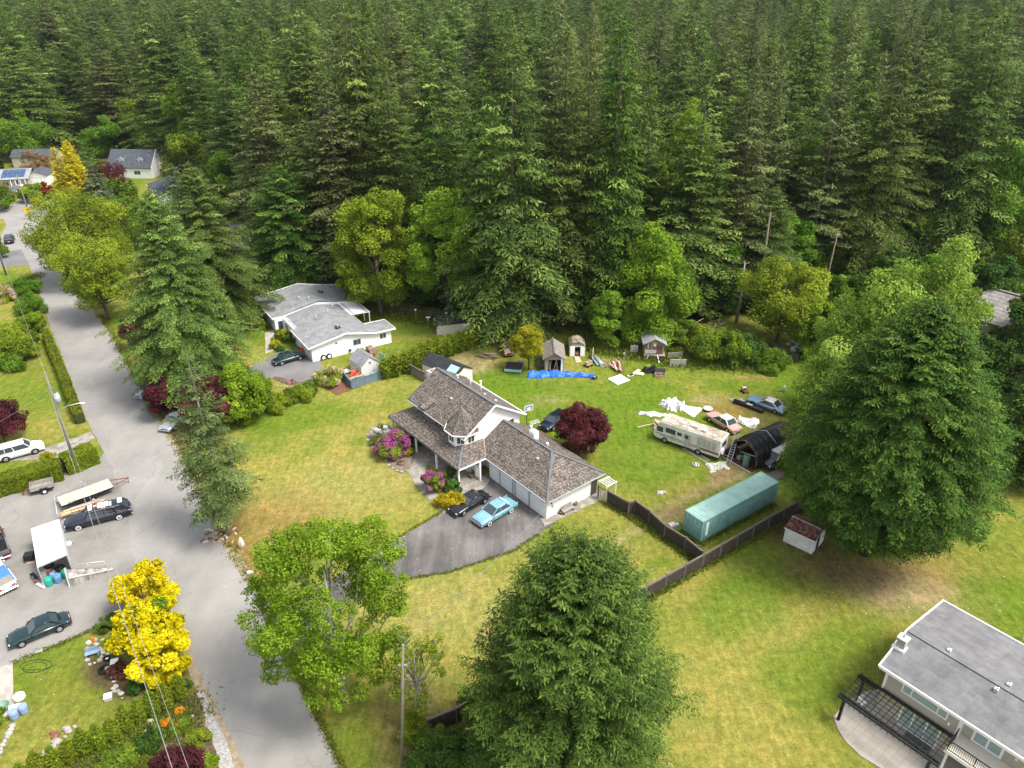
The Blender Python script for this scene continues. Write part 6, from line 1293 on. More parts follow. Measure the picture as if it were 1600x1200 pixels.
t=T('garden_gate','curved dark slatted gate at the corner of the garage','gate',(*G(941,782),0),R(-45)); part(t,'frame',lambda b:(b.box(-.7,-.6,-.05,.05,0,1.8,'brown_wood'),b.box(.7,.8,-.05,.05,0,1.8,'brown_wood'),b.bar((-.6,0,1.6),(.7,0,1.6),.06,.08,'brown_wood'),b.bar((-.6,0,.2),(.7,0,.2),.06,.08,'brown_wood'))); part(t,'slat',lambda b:[b.box(-.55+.2*k,-.46+.2*k,-.02,.02,.2,1.6,'grey_wood') for k in range(6)]); part(t,'pipe',lambda b:b.tube([(.2,-.12,.4),(0,-.14,.9),(.15,-.12,1.4)],.05,'white_plastic',6))
t=T('slat_pergola','small white slatted pergola behind the garage end wall','pergola',(*G(934,751,2.3),0),A51)
for k in range(5): part(t,'slat',lambda b:b.box(0,1.5,.1+.32*k,.16+.32*k,2.2,2.3,'white_trim'))
part(t,'beam',lambda b:b.box(.1,.18,0,1.7,2.1,2.197,'white_trim')); part(t,'beam',lambda b:b.box(1.25,1.33,0,1.7,2.1,2.197,'white_trim')); part(t,'post',lambda b:b.box(1.25,1.33,1.5,1.58,0,2.097,'white_trim')); part(t,'post',lambda b:b.box(1.25,1.33,.1,.18,0,2.097,'white_trim'))
def upole(px,py,H,label,lamp=False,trans=False,sign=False,cross=True,name='utility_pole',lean=0,tk=1):
    X,Y=G(px,py); t=T(name,label,'pole',(X,Y,0),0); t.rotation_euler=(0,lean,0); part(t,'shaft',lambda b:b.tube([(0,0,-.2),(0,0,H*.5),(0,0,H)],[.17*tk,.145*tk,.11*tk],'pole_wood',10))
    if trans: part(t,'transformer',lambda b:(b.tube([(.42,.05,H-3.6),(.42,.05,H-2.5)],[.30,.30],'galv',14),b.tube([(.42,.05,H-2.5),(.42,.05,H-2.4)],[.32,.2],'galv',14),b.tube([(.42,.0,H-2.4),(.42,0,H-2.2)],[.05,.04],'brown_wood',6)))
    if lamp:
        part(t,'lamp_arm',lambda b:b.tube([(.1,0,H-4.6),(1.2,.1,H-4.0),(2.6,.2,H-3.7)],.045,'galv',6)); part(t,'lamp_head',lambda b:b.sph((2.85,.22,H-3.72),(.38,.16,.09),'lamp_white',10,5))
    if cross: part(t,'insulator',lambda b:(b.tube([(0,0,H),(0,0,H+.25)],[.04,.05],'grey_trim',6),b.box(-.3,.3,-.05,.05,H-1.7,H-1.6,'grey_wood')))
    if sign: part(t,'yellow_marker',lambda b:b.box(-.75,.75,-.24,-.19,1.5,3.0,'signyellow'))
    return X,Y
P1=upole(122,737,12.8,'tall wooden utility pole with transformer and street lamp by the clipped hedge',True,True)
P2=upole(628,1205,12.6,'slim wooden utility pole beside the spindly tree at the bottom',lean=.075,tk=.75)
P2=(P2[0]+.95,P2[1])
P0=upole(10,430,11,'wooden utility pole near the left edge by the side driveway')
P3=upole(48,343,10.5,'wooden pole with a square yellow marker in the lane bend',sign=True)
def wire(a,b,sag,label,r=.015,mat='wiregrey'):
    a=Vector(a);b=Vector(b); mb=MB(); N=14; pts=[a.lerp(b,i/N)-Vector((0,0,4*sag*(i/N)*(1-i/N))) for i in range(N+1)]; mb.tube(pts,r,mat,5); o=mb.build('overhead_wire'); tag(o,label,'wire',group='overhead wires')
Q=G(318,1265,11.0)
wire((P1[0],P1[1],12.9),(Q[0],Q[1],11.2),.6,'overhead wire running from the tall pole over the yellow shrubs, right one')
Q2=G(290,1265,10.4)
wire((P1[0]-.2,P1[1],11.1),(Q2[0],Q2[1],10.2),.7,'thicker overhead cable over the yellow shrubs, left one',.024)
wire((P1[0],P1[1],12.9),(P0[0],P0[1],11.2),.8,'overhead wire between the tall pole and the left edge pole')
wire((P0[0],P0[1],11.2),(P3[0],P3[1],10.6),.8,'overhead wire from the left edge pole to the lane bend pole')
g_=G(858,788,2.7); wire((P2[0],P2[1],12.8),(g_[0],g_[1],2.8),.5,'thin service wire dropping to the garage corner',.014)
wire((P1[0],P1[1],11),(*G(-60,690,5),5),.3,'service wire dropping over the lower left hedge',.014)
def rail(label,pts,h=.9):
    P=[Vector((*G(*p),0)) for p in pts]; o=P[0]; t=T('pipe_rail',label,'rail',tuple(o),0); Pl=[p-o for p in P]
    part(t,'handrail',lambda b:b.tube([p+Vector((0,0,h)) for p in Pl],.035,'galv',6))
    for p in Pl: part(t,'post',lambda b:b.tube([p,p+Vector((0,0,h))],.03,'galv',6))
rail('pipe rail enclosing the trailers at the upper side',[(130,762),(88,786),(93,812)])
rail('pipe rail between the hearse and the stained ramp wall',[(113,893),(140,891),(166,888)])
def ramp_wall():
    A=Vector((*G(113,917),0));B=Vector((*G(177,891),0)); d=(B-A); L=d.length; a=math.atan2(d.y,d.x); t=T('ramp_wall','stained concrete wedge wall beside the carport','wall',tuple(A),a)
    def w(b): V=[(0,0,0),(L,0,0),(L,0,.1),(0,0,1.05),(0,1.5,0),(L,.35,0),(L,.35,.1),(0,1.5,1.05)]; b.mesh(V,[(0,1,2,3),(4,7,6,5),(3,2,6,7),(0,3,7,4),(1,5,6,2)],'rampconc')
    part(t,'wall',w); part(t,'coping',lambda b:b.bar((0,0,1.09),(L,0,.14),.14,.07,'dirty_white'))
ramp_wall()
# ================================================================ HEDGES AND SHRUBS
def bush(px,py,w,h,mat,label,n=2500,seed=0,name='shrub',flower=None,ff=.5,nl=12,ls=.18,asp=1,group=None,zb=.0,lobe=.36,cat='shrub'):
    X,Y=G(px,py); r=w*depth(X,Y,h*.5)/CAMF/2; t=T(name,label,cat,(X,Y,0),0,group,(1,asp,1)); s=seed or int(px*7+py*3)
    broadleaf_tree(t,h,r,s,mat,n=int(n*1.8),nl=nl,ls=ls,zb=zb,lobe=lobe,trunk_r=.03+.015*h)
    if flower: recolour(KIDS[t.name][0],flower,ff,s)
    return t
def box_hedge(name,label,pts,W,h,mat,n,seed,bulge=.12,ls=.13):
    P=[Vector((*G(*p),0)) for p in pts]; o=P[0]; t=T(name,label,'hedge',tuple(o),0); g=np.random.default_rng(seed); C=[];A=[];B=[];TN=[]; core=MB()
    tot=sum((b-a).length for a,b in zip(P,P[1:]))
    for a,b in zip(P,P[1:]):
        a=a-o;b=b-o; L=(b-a).length; d=np.array(((b-a)/L)[:]); nr=np.array([-d[1],d[0],0]); m=int(n*L/tot)
        x=g.random(m)*L; u=g.random(m)*(W+2*h); y=np.where(u<h,-W/2,np.where(u<h+W,u-h-W/2,W/2)); z=np.where(u<h,u,np.where(u<h+W,h,2*h+W-u))
        wob=.5+.5*np.sin(x*2.3+seed)*np.sin(x*.9+z)+g.normal(size=m)*.25
        out=np.where(np.abs(y)>=W/2-.01,np.sign(y),0)[:,None]*nr+np.where(z>=h-.01,1,0)[:,None]*np.array([0,0,1.])
        Pp=np.array(a[:])+d*x[:,None]+nr*y[:,None]+np.array([0,0,1.])*z[:,None]+out*(bulge*(wob-.6))[:,None]
        nn=unit(out+g.normal(size=(m,3))*.7); aa=unit(np.cross(nn,g.normal(size=(m,3)))); bb=np.cross(nn,aa); sz=g.uniform(.6,1.3,m)*ls
        C.append(Pp);A.append(aa*sz[:,None]);B.append(bb*(sz*.45)[:,None]);TN.append(.35+.3*wob*.5+g.normal(size=m)*.15)
        e=Vector(nr)*(W/2-.12); core.mesh([a-e,b-e,b+e,a+e]+[v+Vector((0,0,h-.12)) for v in (a-e,b-e,b+e,a+e)],[(0,1,5,4),(1,2,6,5),(2,3,7,6),(3,0,4,7),(4,5,6,7)],'hedgecore')  # solid dark core added inside so the hedge is not see-through
    leaves('foliage',np.concatenate(C),np.concatenate(A),np.concatenate(B),np.concatenate(TN),mat,t); core.build('filler_core',t)
box_hedge('hedge','thin clipped hedge running beside the lane',[(73,527),(100,592),(127,662)],1.1,1.5,'leaf_hedge',11000,3,.15,.14)
box_hedge('hedge','thick clipped hedge below the white estate car',[(-60,788),(100,744)],1.9,2.1,'leaf_hedge',20000,4,.2,.14)
box_hedge('hedge','short thick hedge block between the tall pole and lane',[(104,738),(152,719)],2.1,2.1,'leaf_hedge',8000,5,.2,.14)
def thuja(px,py,H,r,seed,label,group,mat='leaf_hedge',K=.33):
    X,Y=G(px,py)
    t=T('arborvitae',label,'hedge tree',(X,Y,0),0,group,(K,K,K))
    H/=K; r/=K; conifer_tree(t,H,r,seed,mat,prof=prof_bullet,z0=.02,step=.34,per=12,ls=.42,lw=.13,twig=.36,tmax=.8,droop=.05,rise=.5,irr=.18,limbs=False); return t
TIPS=[(285,1092),(264,1106),(243,1118),(222,1128),(201,1141),(181,1155),(159,1168),(137,1178),(114,1190),(91,1203),(67,1214),(42,1226),(15,1240)]
pr_=None
for i,(x,y) in enumerate(TIPS):
    lab='clipped cone shaped cedar in the front garden row, '+('nearest the lane' if i==0 else ('next to the one nearest the lane' if i==1 else 'one of the even run further left'))
    if i in(0,1,2): pr_=thuja(x,y,2.7,.52,60+i,lab,'cedar row of the lower left garden') if i<3 else None
    else:
        X,Y=G(x,y); o=dup(pr_,(X,Y,0),i*1.3,lab,None,(.33,.33,.33*(.92+.1*math.sin(i*2.1))))
pr_=None
for i,(x,y,H) in enumerate([(604,590,3.0),(618,587,3.4),(634,582,3.4),(648,577,3.6),(660,571,3.7),(672,566,3.7),(684,561,3.6),(696,557,3.4),(707,553,3.3),(718,549,3.2),(729,545,3.1),(739,541,3.0),(748,537,3.0)]):
    lab='tall bushy cedar of the hedge behind the house, '+('end one beside the small grey shed' if i==0 else ('second from the small grey shed' if i==1 else 'one of the close-packed run'))
    if i<3: pr_=thuja(x,y,H,1.1,80+i,lab,'cedar hedge behind the house',K=.5)
    else: X,Y=G(x,y); o=dup(pr_,(X,Y,0),i*1.7,lab,None,(.5,.5,.5*H/3.4))
pr_=None
for i,(x,y) in enumerate([(170,312),(178,314),(186,316),(194,317),(202,316),(228,272),(236,270),(243,268),(250,266),(211,313)]):
    lab='slender cedar of the small group '+('in front of the dark purple tree' if not 5<=i<=8 else 'right of the dormered house')
    if i==0: pr_=thuja(x,y,6.5,1.35,95,lab,'cedar group near the dormered house','leaf_mid',K=1)
    else: X,Y=G(x,y); o=dup(pr_,(X,Y,0),i,lab,'cedar group near the dormered house' if not 5<=i<=8 else 'cedar group right of the dormered house',(1,1,.75+.06*(i%4)))
for a in [
 (616,708,54,2.5,'leaf_mid','tall magenta rhododendron at the rounded front bed',7000,dict(flower='flower_magenta',ff=.5,nl=20)),
 (678,765,36,2.3,'leaf_mid','magenta rhododendron beside the concrete path near the porch',5000,dict(flower='flower_magenta',ff=.7,nl=16)),
 (597,682,28,1.9,'leaf_mid','white flowering rhododendron at the tip of the front bed',2500,dict(flower='flower_white',ff=.7)),
 (636,712,20,1.1,'leaf_yellowgreen','small gold-green shrub right of the tall magenta rhododendron',800,{}),
 (647,698,30,2.0,'leaf_dark','dark green shrub close under the porch roof',1800,{}),
 (586,695,16,1.0,'leaf_mid','low green shrub at the left rim of the front bed',600,{}),
 (706,790,56,1.15,'leaf_yellowshrub','spreading yellow shrub beside the dark coupe',5000,dict(asp=.6,nl=18)),
 (707,768,30,1.5,'leaf_dark','round clipped green shrub above the spreading yellow one',3000,dict(nl=14)),
 (701,755,22,2.1,'leaf_cedar','small upright green conifer beside the porch post',2500,dict(nl=10)),
 (903,730,20,.8,'leaf_mid','low green plant at the foot of the dark purple maple',500,{}),
 (404,478,34,2.2,'leaf_purple2','dark red shrub at the back corner of the bungalow',2500,{}),
 (397,494,22,1.7,'leaf_olive','yellow-green shrub beside the bungalow front, furthest',1500,{}),
 (396,508,20,1.4,'leaf_yellowgreen','small yellow shrub beside the bungalow front, middle',1200,{}),
 (408,515,26,1.6,'leaf_mid','green shrub beside the bungalow front, nearest the path',1500,{}),
 (430,543,20,1.5,'leaf_yellowgreen','round yellow shrub where the pale path meets the driveway',1500,{}),
 (438,528,20,1.6,'leaf_mid','green shrub behind the round yellow one',1400,{}),
 (445,530,18,1.7,'leaf_yellowgreen','yellow topped shrub beside the bungalow entrance',1400,{}),
 (456,534,26,1.4,'leaf_dark','dark green shrub against the bungalow wall',1400,{}),
 (438,548,14,.8,'leaf_dark','low green mound at the driveway corner',600,{}),
 (516,598,44,2.2,'leaf_olive','big rounded shrub of yellow-green and coral at the red bark bed',4000,dict(flower='flower_pink',ff=.3,nl=16)),
 (573,562,32,2.0,'leaf_mid','pale pink blossoming shrub against the white bungalow wall',2800,dict(flower='flower_pink',ff=.65)),
 (430,640,64,2.2,'leaf_olive','long olive shrub mass below the bungalow driveway, left part',5000,dict(asp=.6,nl=18)),
 (468,626,52,1.9,'leaf_olive','long olive shrub mass below the bungalow driveway, middle part',4000,dict(asp=.6,nl=16)),
 (490,615,30,1.8,'leaf_mid','darker green shrub ending the row at the bark bed',2200,{}),
 (412,604,30,1.5,'leaf_bright','bright green shrub at the lower corner of the grey driveway',1800,{}),
 (700,1215,118,3.0,'leaf_dark','large dark green shrub at the bottom under the fence end',9000,dict(nl=22,ls=.16)),
 (760,1195,80,2.6,'leaf_mid','green shrub between the fence and the huge dark tree',5000,dict(nl=18,ls=.16)),
 (745,1112,62,2.0,'leaf_mid','leafy shrub on the lawn side of the low fence',4500,dict(nl=16,ls=.15)),
 (660,1150,70,1.4,'leaf_olive','low straggly growth at the foot of the slim pole',3000,dict(nl=16,ls=.14)),
 (20,560,86,4.6,'leaf_olive','large yellow-green shrub mass at the left edge',9000,dict(nl=24,ls=.24)),
 (52,520,46,3.2,'leaf_bright','bright green shrub right of the yellow-green mass',4500,dict(nl=16,ls=.2)),
 (50,490,50,3.0,'leaf_maple','round green shrub beside the lane, nearer one',4500,dict(nl=16,ls=.2)),
 (40,460,46,2.6,'leaf_maple','round green shrub beside the lane, further one',4000,dict(nl=16,ls=.2)),
 (6,470,44,2.8,'leaf_olive','orange tinted shrub at the left edge',3500,dict(flower='flower_pink',ff=.4,ls=.2)),
 (60,548,22,3.2,'leaf_hedge','narrow upright cedar at the end of the thin hedge',2500,dict(ls=.14)),
 (22,575,50,2.0,'leaf_maple','low bright green shrub below the yellow-green mass',3000,dict(ls=.2)),
 (2,400,40,5,'leaf_mid','green shrub at the left edge above the side driveway',4000,dict(ls=.26)),
 (-4,330,56,6,'leaf_maple','leafy mass at the left edge near the lane bend',5000,dict(ls=.3)),
 (8,315,40,4.0,'leaf_rust','brownish hedge at the left edge near the lane bend',2500,dict(ls=.3)),
 (55,315,42,5.0,'leaf_bright','bright shrub below the white garage',4000,dict(ls=.3)),
 (60,325,20,2.6,'leaf_yellowgreen','yellow shrub at the foot of the bright one',1200,dict(ls=.26)),
 (78,312,20,4.5,'leaf_red','scarlet shrub left of the golden cypresses',1800,dict(ls=.26)),
 (112,335,40,3,'leaf_mid','green shrub at the foot of the golden cypresses',2500,dict(ls=.26)),
 (210,345,80,3.2,'leaf_hedge','long clipped hedge in front of the slate roof',6000,dict(ls=.26,nl=20,asp=.7)),
 (75,715,22,.5,'leaf_yellowgreen','low yellow plants beside the white estate car',500,{}),
 (1125,560,84,4.2,'leaf_mid','bramble thicket beside the fallen branches',9000,dict(nl=24,ls=.24,flower='leaf_olive',ff=.3)),
 (1160,560,70,3.6,'leaf_dark','dark bramble thicket under the rounded olive-yellow tree',7000,dict(nl=20,ls=.24)),
 (1090,545,50,3.6,'leaf_olive','olive thicket right of the playhouse',5000,dict(nl=18,ls=.24)),
 (1060,540,50,5.0,'leaf_mid','green shrub close behind the stilted playhouse',5000,dict(nl=18,ls=.24)),
 (1200,575,60,2.2,'leaf_maple','low green thicket at the end of the backyard',4500,dict(nl=18,ls=.22)),
 (1238,556,26,2.6,'leaf_mid','white and pink blossoming bush near the poplars',2200,dict(flower='flower_white',ff=.6)),
 (1528,838,34,1.6,'leaf_bright','bright yellow-green shrub peeping out right of the massive cedar',1800,dict(ls=.16)),
 (345,430,70,4,'leaf_bright','bright green boughs beside the brown outbuilding',5000,dict(ls=.26,nl=18)),
 (392,455,50,4,'leaf_mid','green shrub behind the left end of the bungalow',4000,dict(ls=.24)),
 (1500,470,60,5,'leaf_mid','green shrub left of the tiled roof',4500,dict(ls=.26)),
 (1290,520,60,5,'leaf_mid','leafy green mass behind the poplars, left part',4500,dict(ls=.26)),
 (185,978,28,1.6,'leaf_dark','dark rosemary-like shrub beside the brilliant yellow trees',1800,dict(ls=.14)),
 (165,985,26,1.2,'leaf_cedar','grey-green shrub at the stony bed end',1400,dict(ls=.14)),
 (170,1008,20,.5,'leaf_bright','bright green low plant in the stony bed',700,dict(ls=.12)),
 (190,1055,32,1.3,'leaf_purple2','brownish purple shrub in the stony bed',2000,dict(ls=.12)),
 (215,1080,26,1.1,'leaf_dark','dark green shrub behind the cedar row',2000,dict(ls=.14)),
 (292,1078,20,.9,'leaf_dark','dark green shrub at the lane side of the yellow trees',1500,dict(ls=.14)),
 (-8,1130,44,1.2,'leaf_bright','green plants in the stone ring at the left edge',1800,dict(ls=.12)),
 (150,1225,60,.5,'leaf_mid','feathery green ground plants below the cedar row, left',2500,dict(ls=.16)),
 (190,1192,60,.55,'leaf_mid','leafy green ground plants below the cedar row, middle',3000,dict(ls=.16)),
 (240,1160,50,.5,'leaf_cedar','grey-green ground plants below the cedar row, right',2500,dict(ls=.14)),
 (282,1135,36,.4,'leaf_mid','green ground plants near the gravel strip',2200,dict(ls=.14)),
 (310,1160,44,.7,'leaf_olive','olive ground plants near the gravel strip',1600,dict(ls=.14)),
 (320,1200,40,.7,'leaf_bright','bright ground plants at the bottom edge by the gravel',1500,dict(ls=.14)),
 (282,1113,15,.5,'leaf_mid','orange azalea nearest the cedar row end',900,dict(flower='flower_orange',ff=.8,ls=.1)),
 (260,1132,16,.5,'leaf_mid','orange azalea, left of the middle pair',900,dict(flower='flower_orange',ff=.8,ls=.1)),
 (279,1132,16,.5,'leaf_mid','orange azalea, right of the middle pair',900,dict(flower='flower_orange',ff=.8,ls=.1)),
 (254,1154,15,.5,'leaf_mid','orange azalea lowest in the front garden',900,dict(flower='flower_orange',ff=.8,ls=.1)),
 (455,598,14,.5,'leaf_mid','pink flowers in the driveway edge bed',600,dict(flower='flower_magpale',ff=.8,ls=.1)),
 (422,602,12,.5,'leaf_mid','red flowers in the driveway edge bed',500,dict(flower='leaf_red',ff=.7,ls=.1)),
 (358,545,14,1.6,'leaf_mid','white blossoming bush beside the open fir',700,dict(flower='flower_white',ff=.6)),
]:
    px,py,w_,h_,mt,lb,n_,kw=a; bush(px,py,w_,h_,mt,lb,n_,**kw)
PAL['pinkwood']=((.42,.27,.20),.9,0,.3,3)
PAL['orangewood2']=((.55,.36,.18),.8,0,.15,3)
PAL['steelblue']=((.42,.50,.56),.35,.4,.15)
PAL['greendrum']=((.12,.24,.18),.5,0,.2)
PAL['palegreen']=((.30,.48,.42),.6,0,.1);PAL['deadbark']=((.20,.15,.11),.9,0,.3,3)
_D['leaf_litter']=lambda n:leafmat(n,[(.30,.20,.10),(.50,.42,.25),(.7,.62,.5)],.1)
_D['leaf_weed']=lambda n:leafmat(n,[(.07,.10,.012),(.15,.19,.02),(.30,.29,.07)],.3)
# ================================================================ YARD THINGS
def tarp(name,label,px,py,L,W,rot,mat,seed,h=.25,rag=.25,cat='tarp',nx=26,ny=12,curve=0,fr=2.2):
    X,Y=G(px,py); t_=None; g=np.random.default_rng(seed); mb=MB(); V=[]
    ph=g.uniform(0,6,8)
    for j in range(ny+1):
        for i in range(nx+1):
            u=i/nx;v=j/ny; x=(u-.5)*L; y=(v-.5)*W*(1+.3*math.sin(u*5+ph[0]))+curve*math.sin(u*3.1+ph[1]*0)*1.0
            if i in(0,nx) or j in(0,ny): x+=g.uniform(-rag,rag); y+=g.uniform(-rag,rag); z=.03+g.uniform(0,.04)
            else: z=.05+1.3*h*(.5+.5*math.sin(x*fr*1.6+ph[2]+1.5*math.sin(y*2+ph[3])))*abs(math.sin(y*fr*1.7+ph[4]+x*.8))+g.uniform(0,h*.5)
            V.append((x,y,z))
    F=[(j*(nx+1)+i,j*(nx+1)+i+1,(j+1)*(nx+1)+i+1,(j+1)*(nx+1)+i) for j in range(ny) for i in range(nx)]
    mb.mesh(V,F,mat,False); o=mb.build(name); o.location=(X,Y,0); o.rotation_euler=(0,0,R(rot)); tag(o,label,cat); return o
tarp('blue_tarp','crumpled bright blue tarpaulin lying in front of the open wooden shed',876,588,9.6,1.7,-2,'blue_tarp',3,.3,.2,curve=.5,nx=44)
tarp('white_sheet','long twisted white plastic sheet at the nose of the motorhome',1020,648,3.6,.8,-8,'white_tarp',4,.2,.2)
tarp('white_sheet','heaped white plastic sheeting behind the motorhome nose',1050,634,3.0,2.2,-30,'white_tarp',5,.5,.3)
tarp('white_sheet','smooth white board-like sheet beside the motorhome roof',1076,640,3.0,2.2,-38,'white_tarp',6,.08,.05)
tarp('white_sheet','white sheet draped near the back of the black shelter',1168,660,2.6,2.0,-30,'white_tarp',7,.35,.15)
tarp('white_sheet','ragged pale sheet on the grass below the tall ladder',1121,729,2.3,1.5,10,'dirty_white',8,.25,.3)
tarp('white_sheet','small crumpled pale sheet at the motorhome front corner',1026,671,1.0,.7,20,'dirty_white',9,.2,.15,nx=10,ny=6)
tarp('black_sheet','heap of black plastic on the grass right of the pale boards',1016,580,1.9,1.5,-20,'black_tarp',10,.55,.25,cat='tarp')
tarp('grey_scrap','pale scrap heap on the grass near the fence',1034,770,1.1,.6,10,'dirty_white',11,.2,.15,nx=10,ny=6,cat='scrap')
tarp('grey_scrap','pale cloth scraps beside the light blue old saloon',1152,626,1.7,1.0,15,'pale_stone',12,.2,.2,nx=12,ny=8,cat='scrap')
def boards(name,label,px,py,items,rot=0,cat='boards',z=0):
    t=T(name,label,cat,(*G(px,py),z),R(rot))
    for (x,y,z0,l,w_,h_,a,tilt,m) in items:
        ca,sa=math.cos(R(a)),math.sin(R(a)); part(t,'board',lambda b:b.bar((x-ca*l/2,y-sa*l/2,z0+h_/2),(x+ca*l/2,y+sa*l/2,z0+h_/2+tilt),w_,h_,m))
    return t
boards('white_boards','large square white panel lying on the grass among the scrap',967,594,[(0,0,.02,2.3,2.1,.1,25,.05,'white_trim'),(0,-.05,.13,2.0,1.8,.03,25,.05,'white_door')],rot=8)
boards('pale_boards','pale offcut boards lying crossed right of the white panel',992,583,[(0,0,.02,2.6,.5,.06,50,.0,'pale_wood'),(.5,-.3,.09,1.5,.8,.05,-20,.0,'pale_wood'),(-.7,-.7,.02,1.2,.4,.06,40,0,'pale_wood')])
rnd=random.Random(6)
boards('plank_heap','tall heap of reddish planks and logs between white panel and round bush',963,575,[(rnd.uniform(-.7,.9),rnd.uniform(-.8,.8),rnd.uniform(0,.5),rnd.uniform(1.8,3.0),.16,.08,100+rnd.uniform(-14,14),rnd.uniform(-.2,.5),['tan_wood','red_wood','pale_wood','brown_wood','pinkwood'][k%5]) for k in range(22)])
boards('timber_pile','small pile of grey fence timber left of the rusted van',760,558,[(rnd.uniform(-.6,.9),rnd.uniform(-.4,.4),.1*(k%5),rnd.uniform(1.6,2.6),.14,.08,-28+rnd.uniform(-22,22),rnd.uniform(-.1,.2),['grey_wood','fence_grey','brown_wood'][k%3]) for k in range(14)])
boards('brush_heap','dry branches and weeds heaped beside the plank pile',948,570,[(rnd.uniform(-.7,.7),rnd.uniform(-.8,.8),rnd.uniform(0,.4),rnd.uniform(.8,1.6),.05,.05,rnd.uniform(0,180),rnd.uniform(0,.4),'tan_wood') for k in range(26)])
boards('fallen_branches','grey fallen branches leaning at the bramble edge',1095,528,[(rnd.uniform(-2.5,2.5),rnd.uniform(-.8,.8),rnd.uniform(.2,2),rnd.uniform(2,4.5),.09,.09,rnd.uniform(-40,60),rnd.uniform(-.8,1.4),'bark_grey') for k in range(22)],cat='branches')
boards('board_stack','scrap planks leaning at the nose of the motorhome',1032,668,[(rnd.uniform(-.5,.5),rnd.uniform(-.6,.6),rnd.uniform(0,.5),rnd.uniform(1.2,2.2),.2,.05,120+rnd.uniform(-15,15),rnd.uniform(0,.5),['tan_wood','pinkwood','dirty_white'][k%3]) for k in range(10)])
boards('long_pole','long thin timber lying left of the motorhome nose',1014,664,[(0,0,.02,3.4,.08,.08,22,0,'pale_wood')])
boards('plywood_sheet','tan plywood sheet leaning at the tail of the motorhome',1131,712,[(0,0,.1,1.3,.6,.04,-48,.25,'orangewood2')]); 
boards('chopped_wood','scattered chopped wood at the foot of the slender young fir',345,838,[(rnd.uniform(-1.8,1.6),rnd.uniform(-1.2,1.2),0,rnd.uniform(.3,.6),.16,.12,rnd.uniform(0,180),0,['tan_wood','pale_wood','red_wood'][k%3]) for k in range(40)],cat='firewood')
t=T('tree_stump','splintered pale tree stump beside the slender young fir','stump',(*G(378,855),0),0); part(t,'wood',lambda b:(b.tube([(0,0,0),(0,0,.7),(.05,0,1.3)],[.38,.3,.05],'pale_wood',9),[b.bar((math.cos(a)*.3,math.sin(a)*.3,0),(math.cos(a)*.2,math.sin(a)*.2,.6+.25*(a%2)),.15,.1,'bark_grey') for a in range(6)]))
def pallet(px,py,rot,label,stand=False,mat='dirty_white'):
    t=T('wooden_pallet',label,'pallet',(*G(px,py),0),R(rot)); f=(lambda x,y,z:(x,z,y)) if stand else (lambda x,y,z:(x,y,z))
    def bx(b,x0,x1,y0,y1,z0,z1):
        if stand: b.box(x0,x1,z0,z1,y0,y1,mat)
        else: b.box(x0,x1,y0,y1,z0,z1,mat)
    part(t,'slat',lambda b:[bx(b,.17*k-1.1,.17*k-.99,0,1.2,.0,.03) for k in range(14)]); part(t,'bearer',lambda b:[bx(b,-1.12,1.28,y,y+.1,.033,.12) for y in (.02,.55,1.08)])
pallet(1058,573,0,'pale slatted pallet standing on edge right of the playhouse',True)
pallet(1054,562,12,'weathered pallet leaning behind the standing pale one',True,'grey_wood')
t=T('garden_gate','white slatted gate panel standing left of the playhouse','gate',(*G(985,553),0),R(-12)); part(t,'panel',lambda b:[b.box(.14*k,.14*k+.11,-.02,.02,.3,1.5,'dirty_white') for k in range(8)]); part(t,'frame',lambda b:(b.box(0,1.1,-.05,-.021,1.3,1.4,'dirty_white'),b.box(0,1.1,-.05,-.021,.4,.5,'dirty_white'),b.box(-.06,-.003,-.05,.02,0,1.5,'grey_wood')))
boards('old_boards','brown boards on the ground under the white gate panel',984,560,[(0,0,.02,2.2,.25,.06,5,0,'red_wood'),(0,.35,.02,2.4,.25,.06,0,0,'brown_wood'),(-.8,.2,.03,1.3,.3,.06,85,.5,'grey_wood')])
t=T('metal_sheet','rolled silver metal sheeting lying beside the metal shed','sheeting',(*G(935,566),0),R(105)); part(t,'roll',lambda b:b.tube([(-1.5,0,.28),(1.4,0,.35)],[.33,.25],'steelblue',12)); part(t,'sheet',lambda b:b.slab([(-1.2,.3,.1),(1.9,.3,.1),(1.9,.7,.55),(-1.2,.7,.25)],.03,'steelblue'))
t=T('plywood_sheet','white plywood panel standing on edge by the metal sheeting','panel',(*G(926,558),0),R(80)); part(t,'panel',lambda b:b.box(-.9,.9,-.03,.03,0,1.2,'dirty_white'))
def junk_cart(px,py,label,cols,seed,sc=1):
    r=random.Random(seed); t=T('scrap_cart',label,'cart',(*G(px,py),0),r.uniform(0,3),None,(sc,sc,sc)); part(t,'tray',lambda b:b.box(-.6,.6,-.4,.4,.35,.45,cols[0])); 
    for x in (-.4,.4):
        for y in (-.42,.42): part(t,'wheel',lambda b:b.tube([(x,y-.04,.18),(x,y+.04,.18)],[.18,.18],'tyre',10))
    for k in range(4): part(t,'box',lambda b:b.box(-.5+.28*k,-.28+.28*k,-.3,.3,.453,.6+r.uniform(0,.35),cols[k%len(cols)]))
    part(t,'handle',lambda b:b.bar((.6,0,.45),(1.0,0,.95),.04,.04,'steel'))
junk_cart(919,572,'brown box cart beside the rolled metal sheeting',['tan_wood','pinkwood','grey_wood'],3)
junk_cart(929,592,'small dark hand mower at the right end of the blue tarpaulin',['dark_trim','dirty_white','dark_trim'],4,.6)
junk_cart(1163,613,'red lawn mower above the rolled black carpet',['p_maroon2','dark_trim','white_plastic'],5,.8)
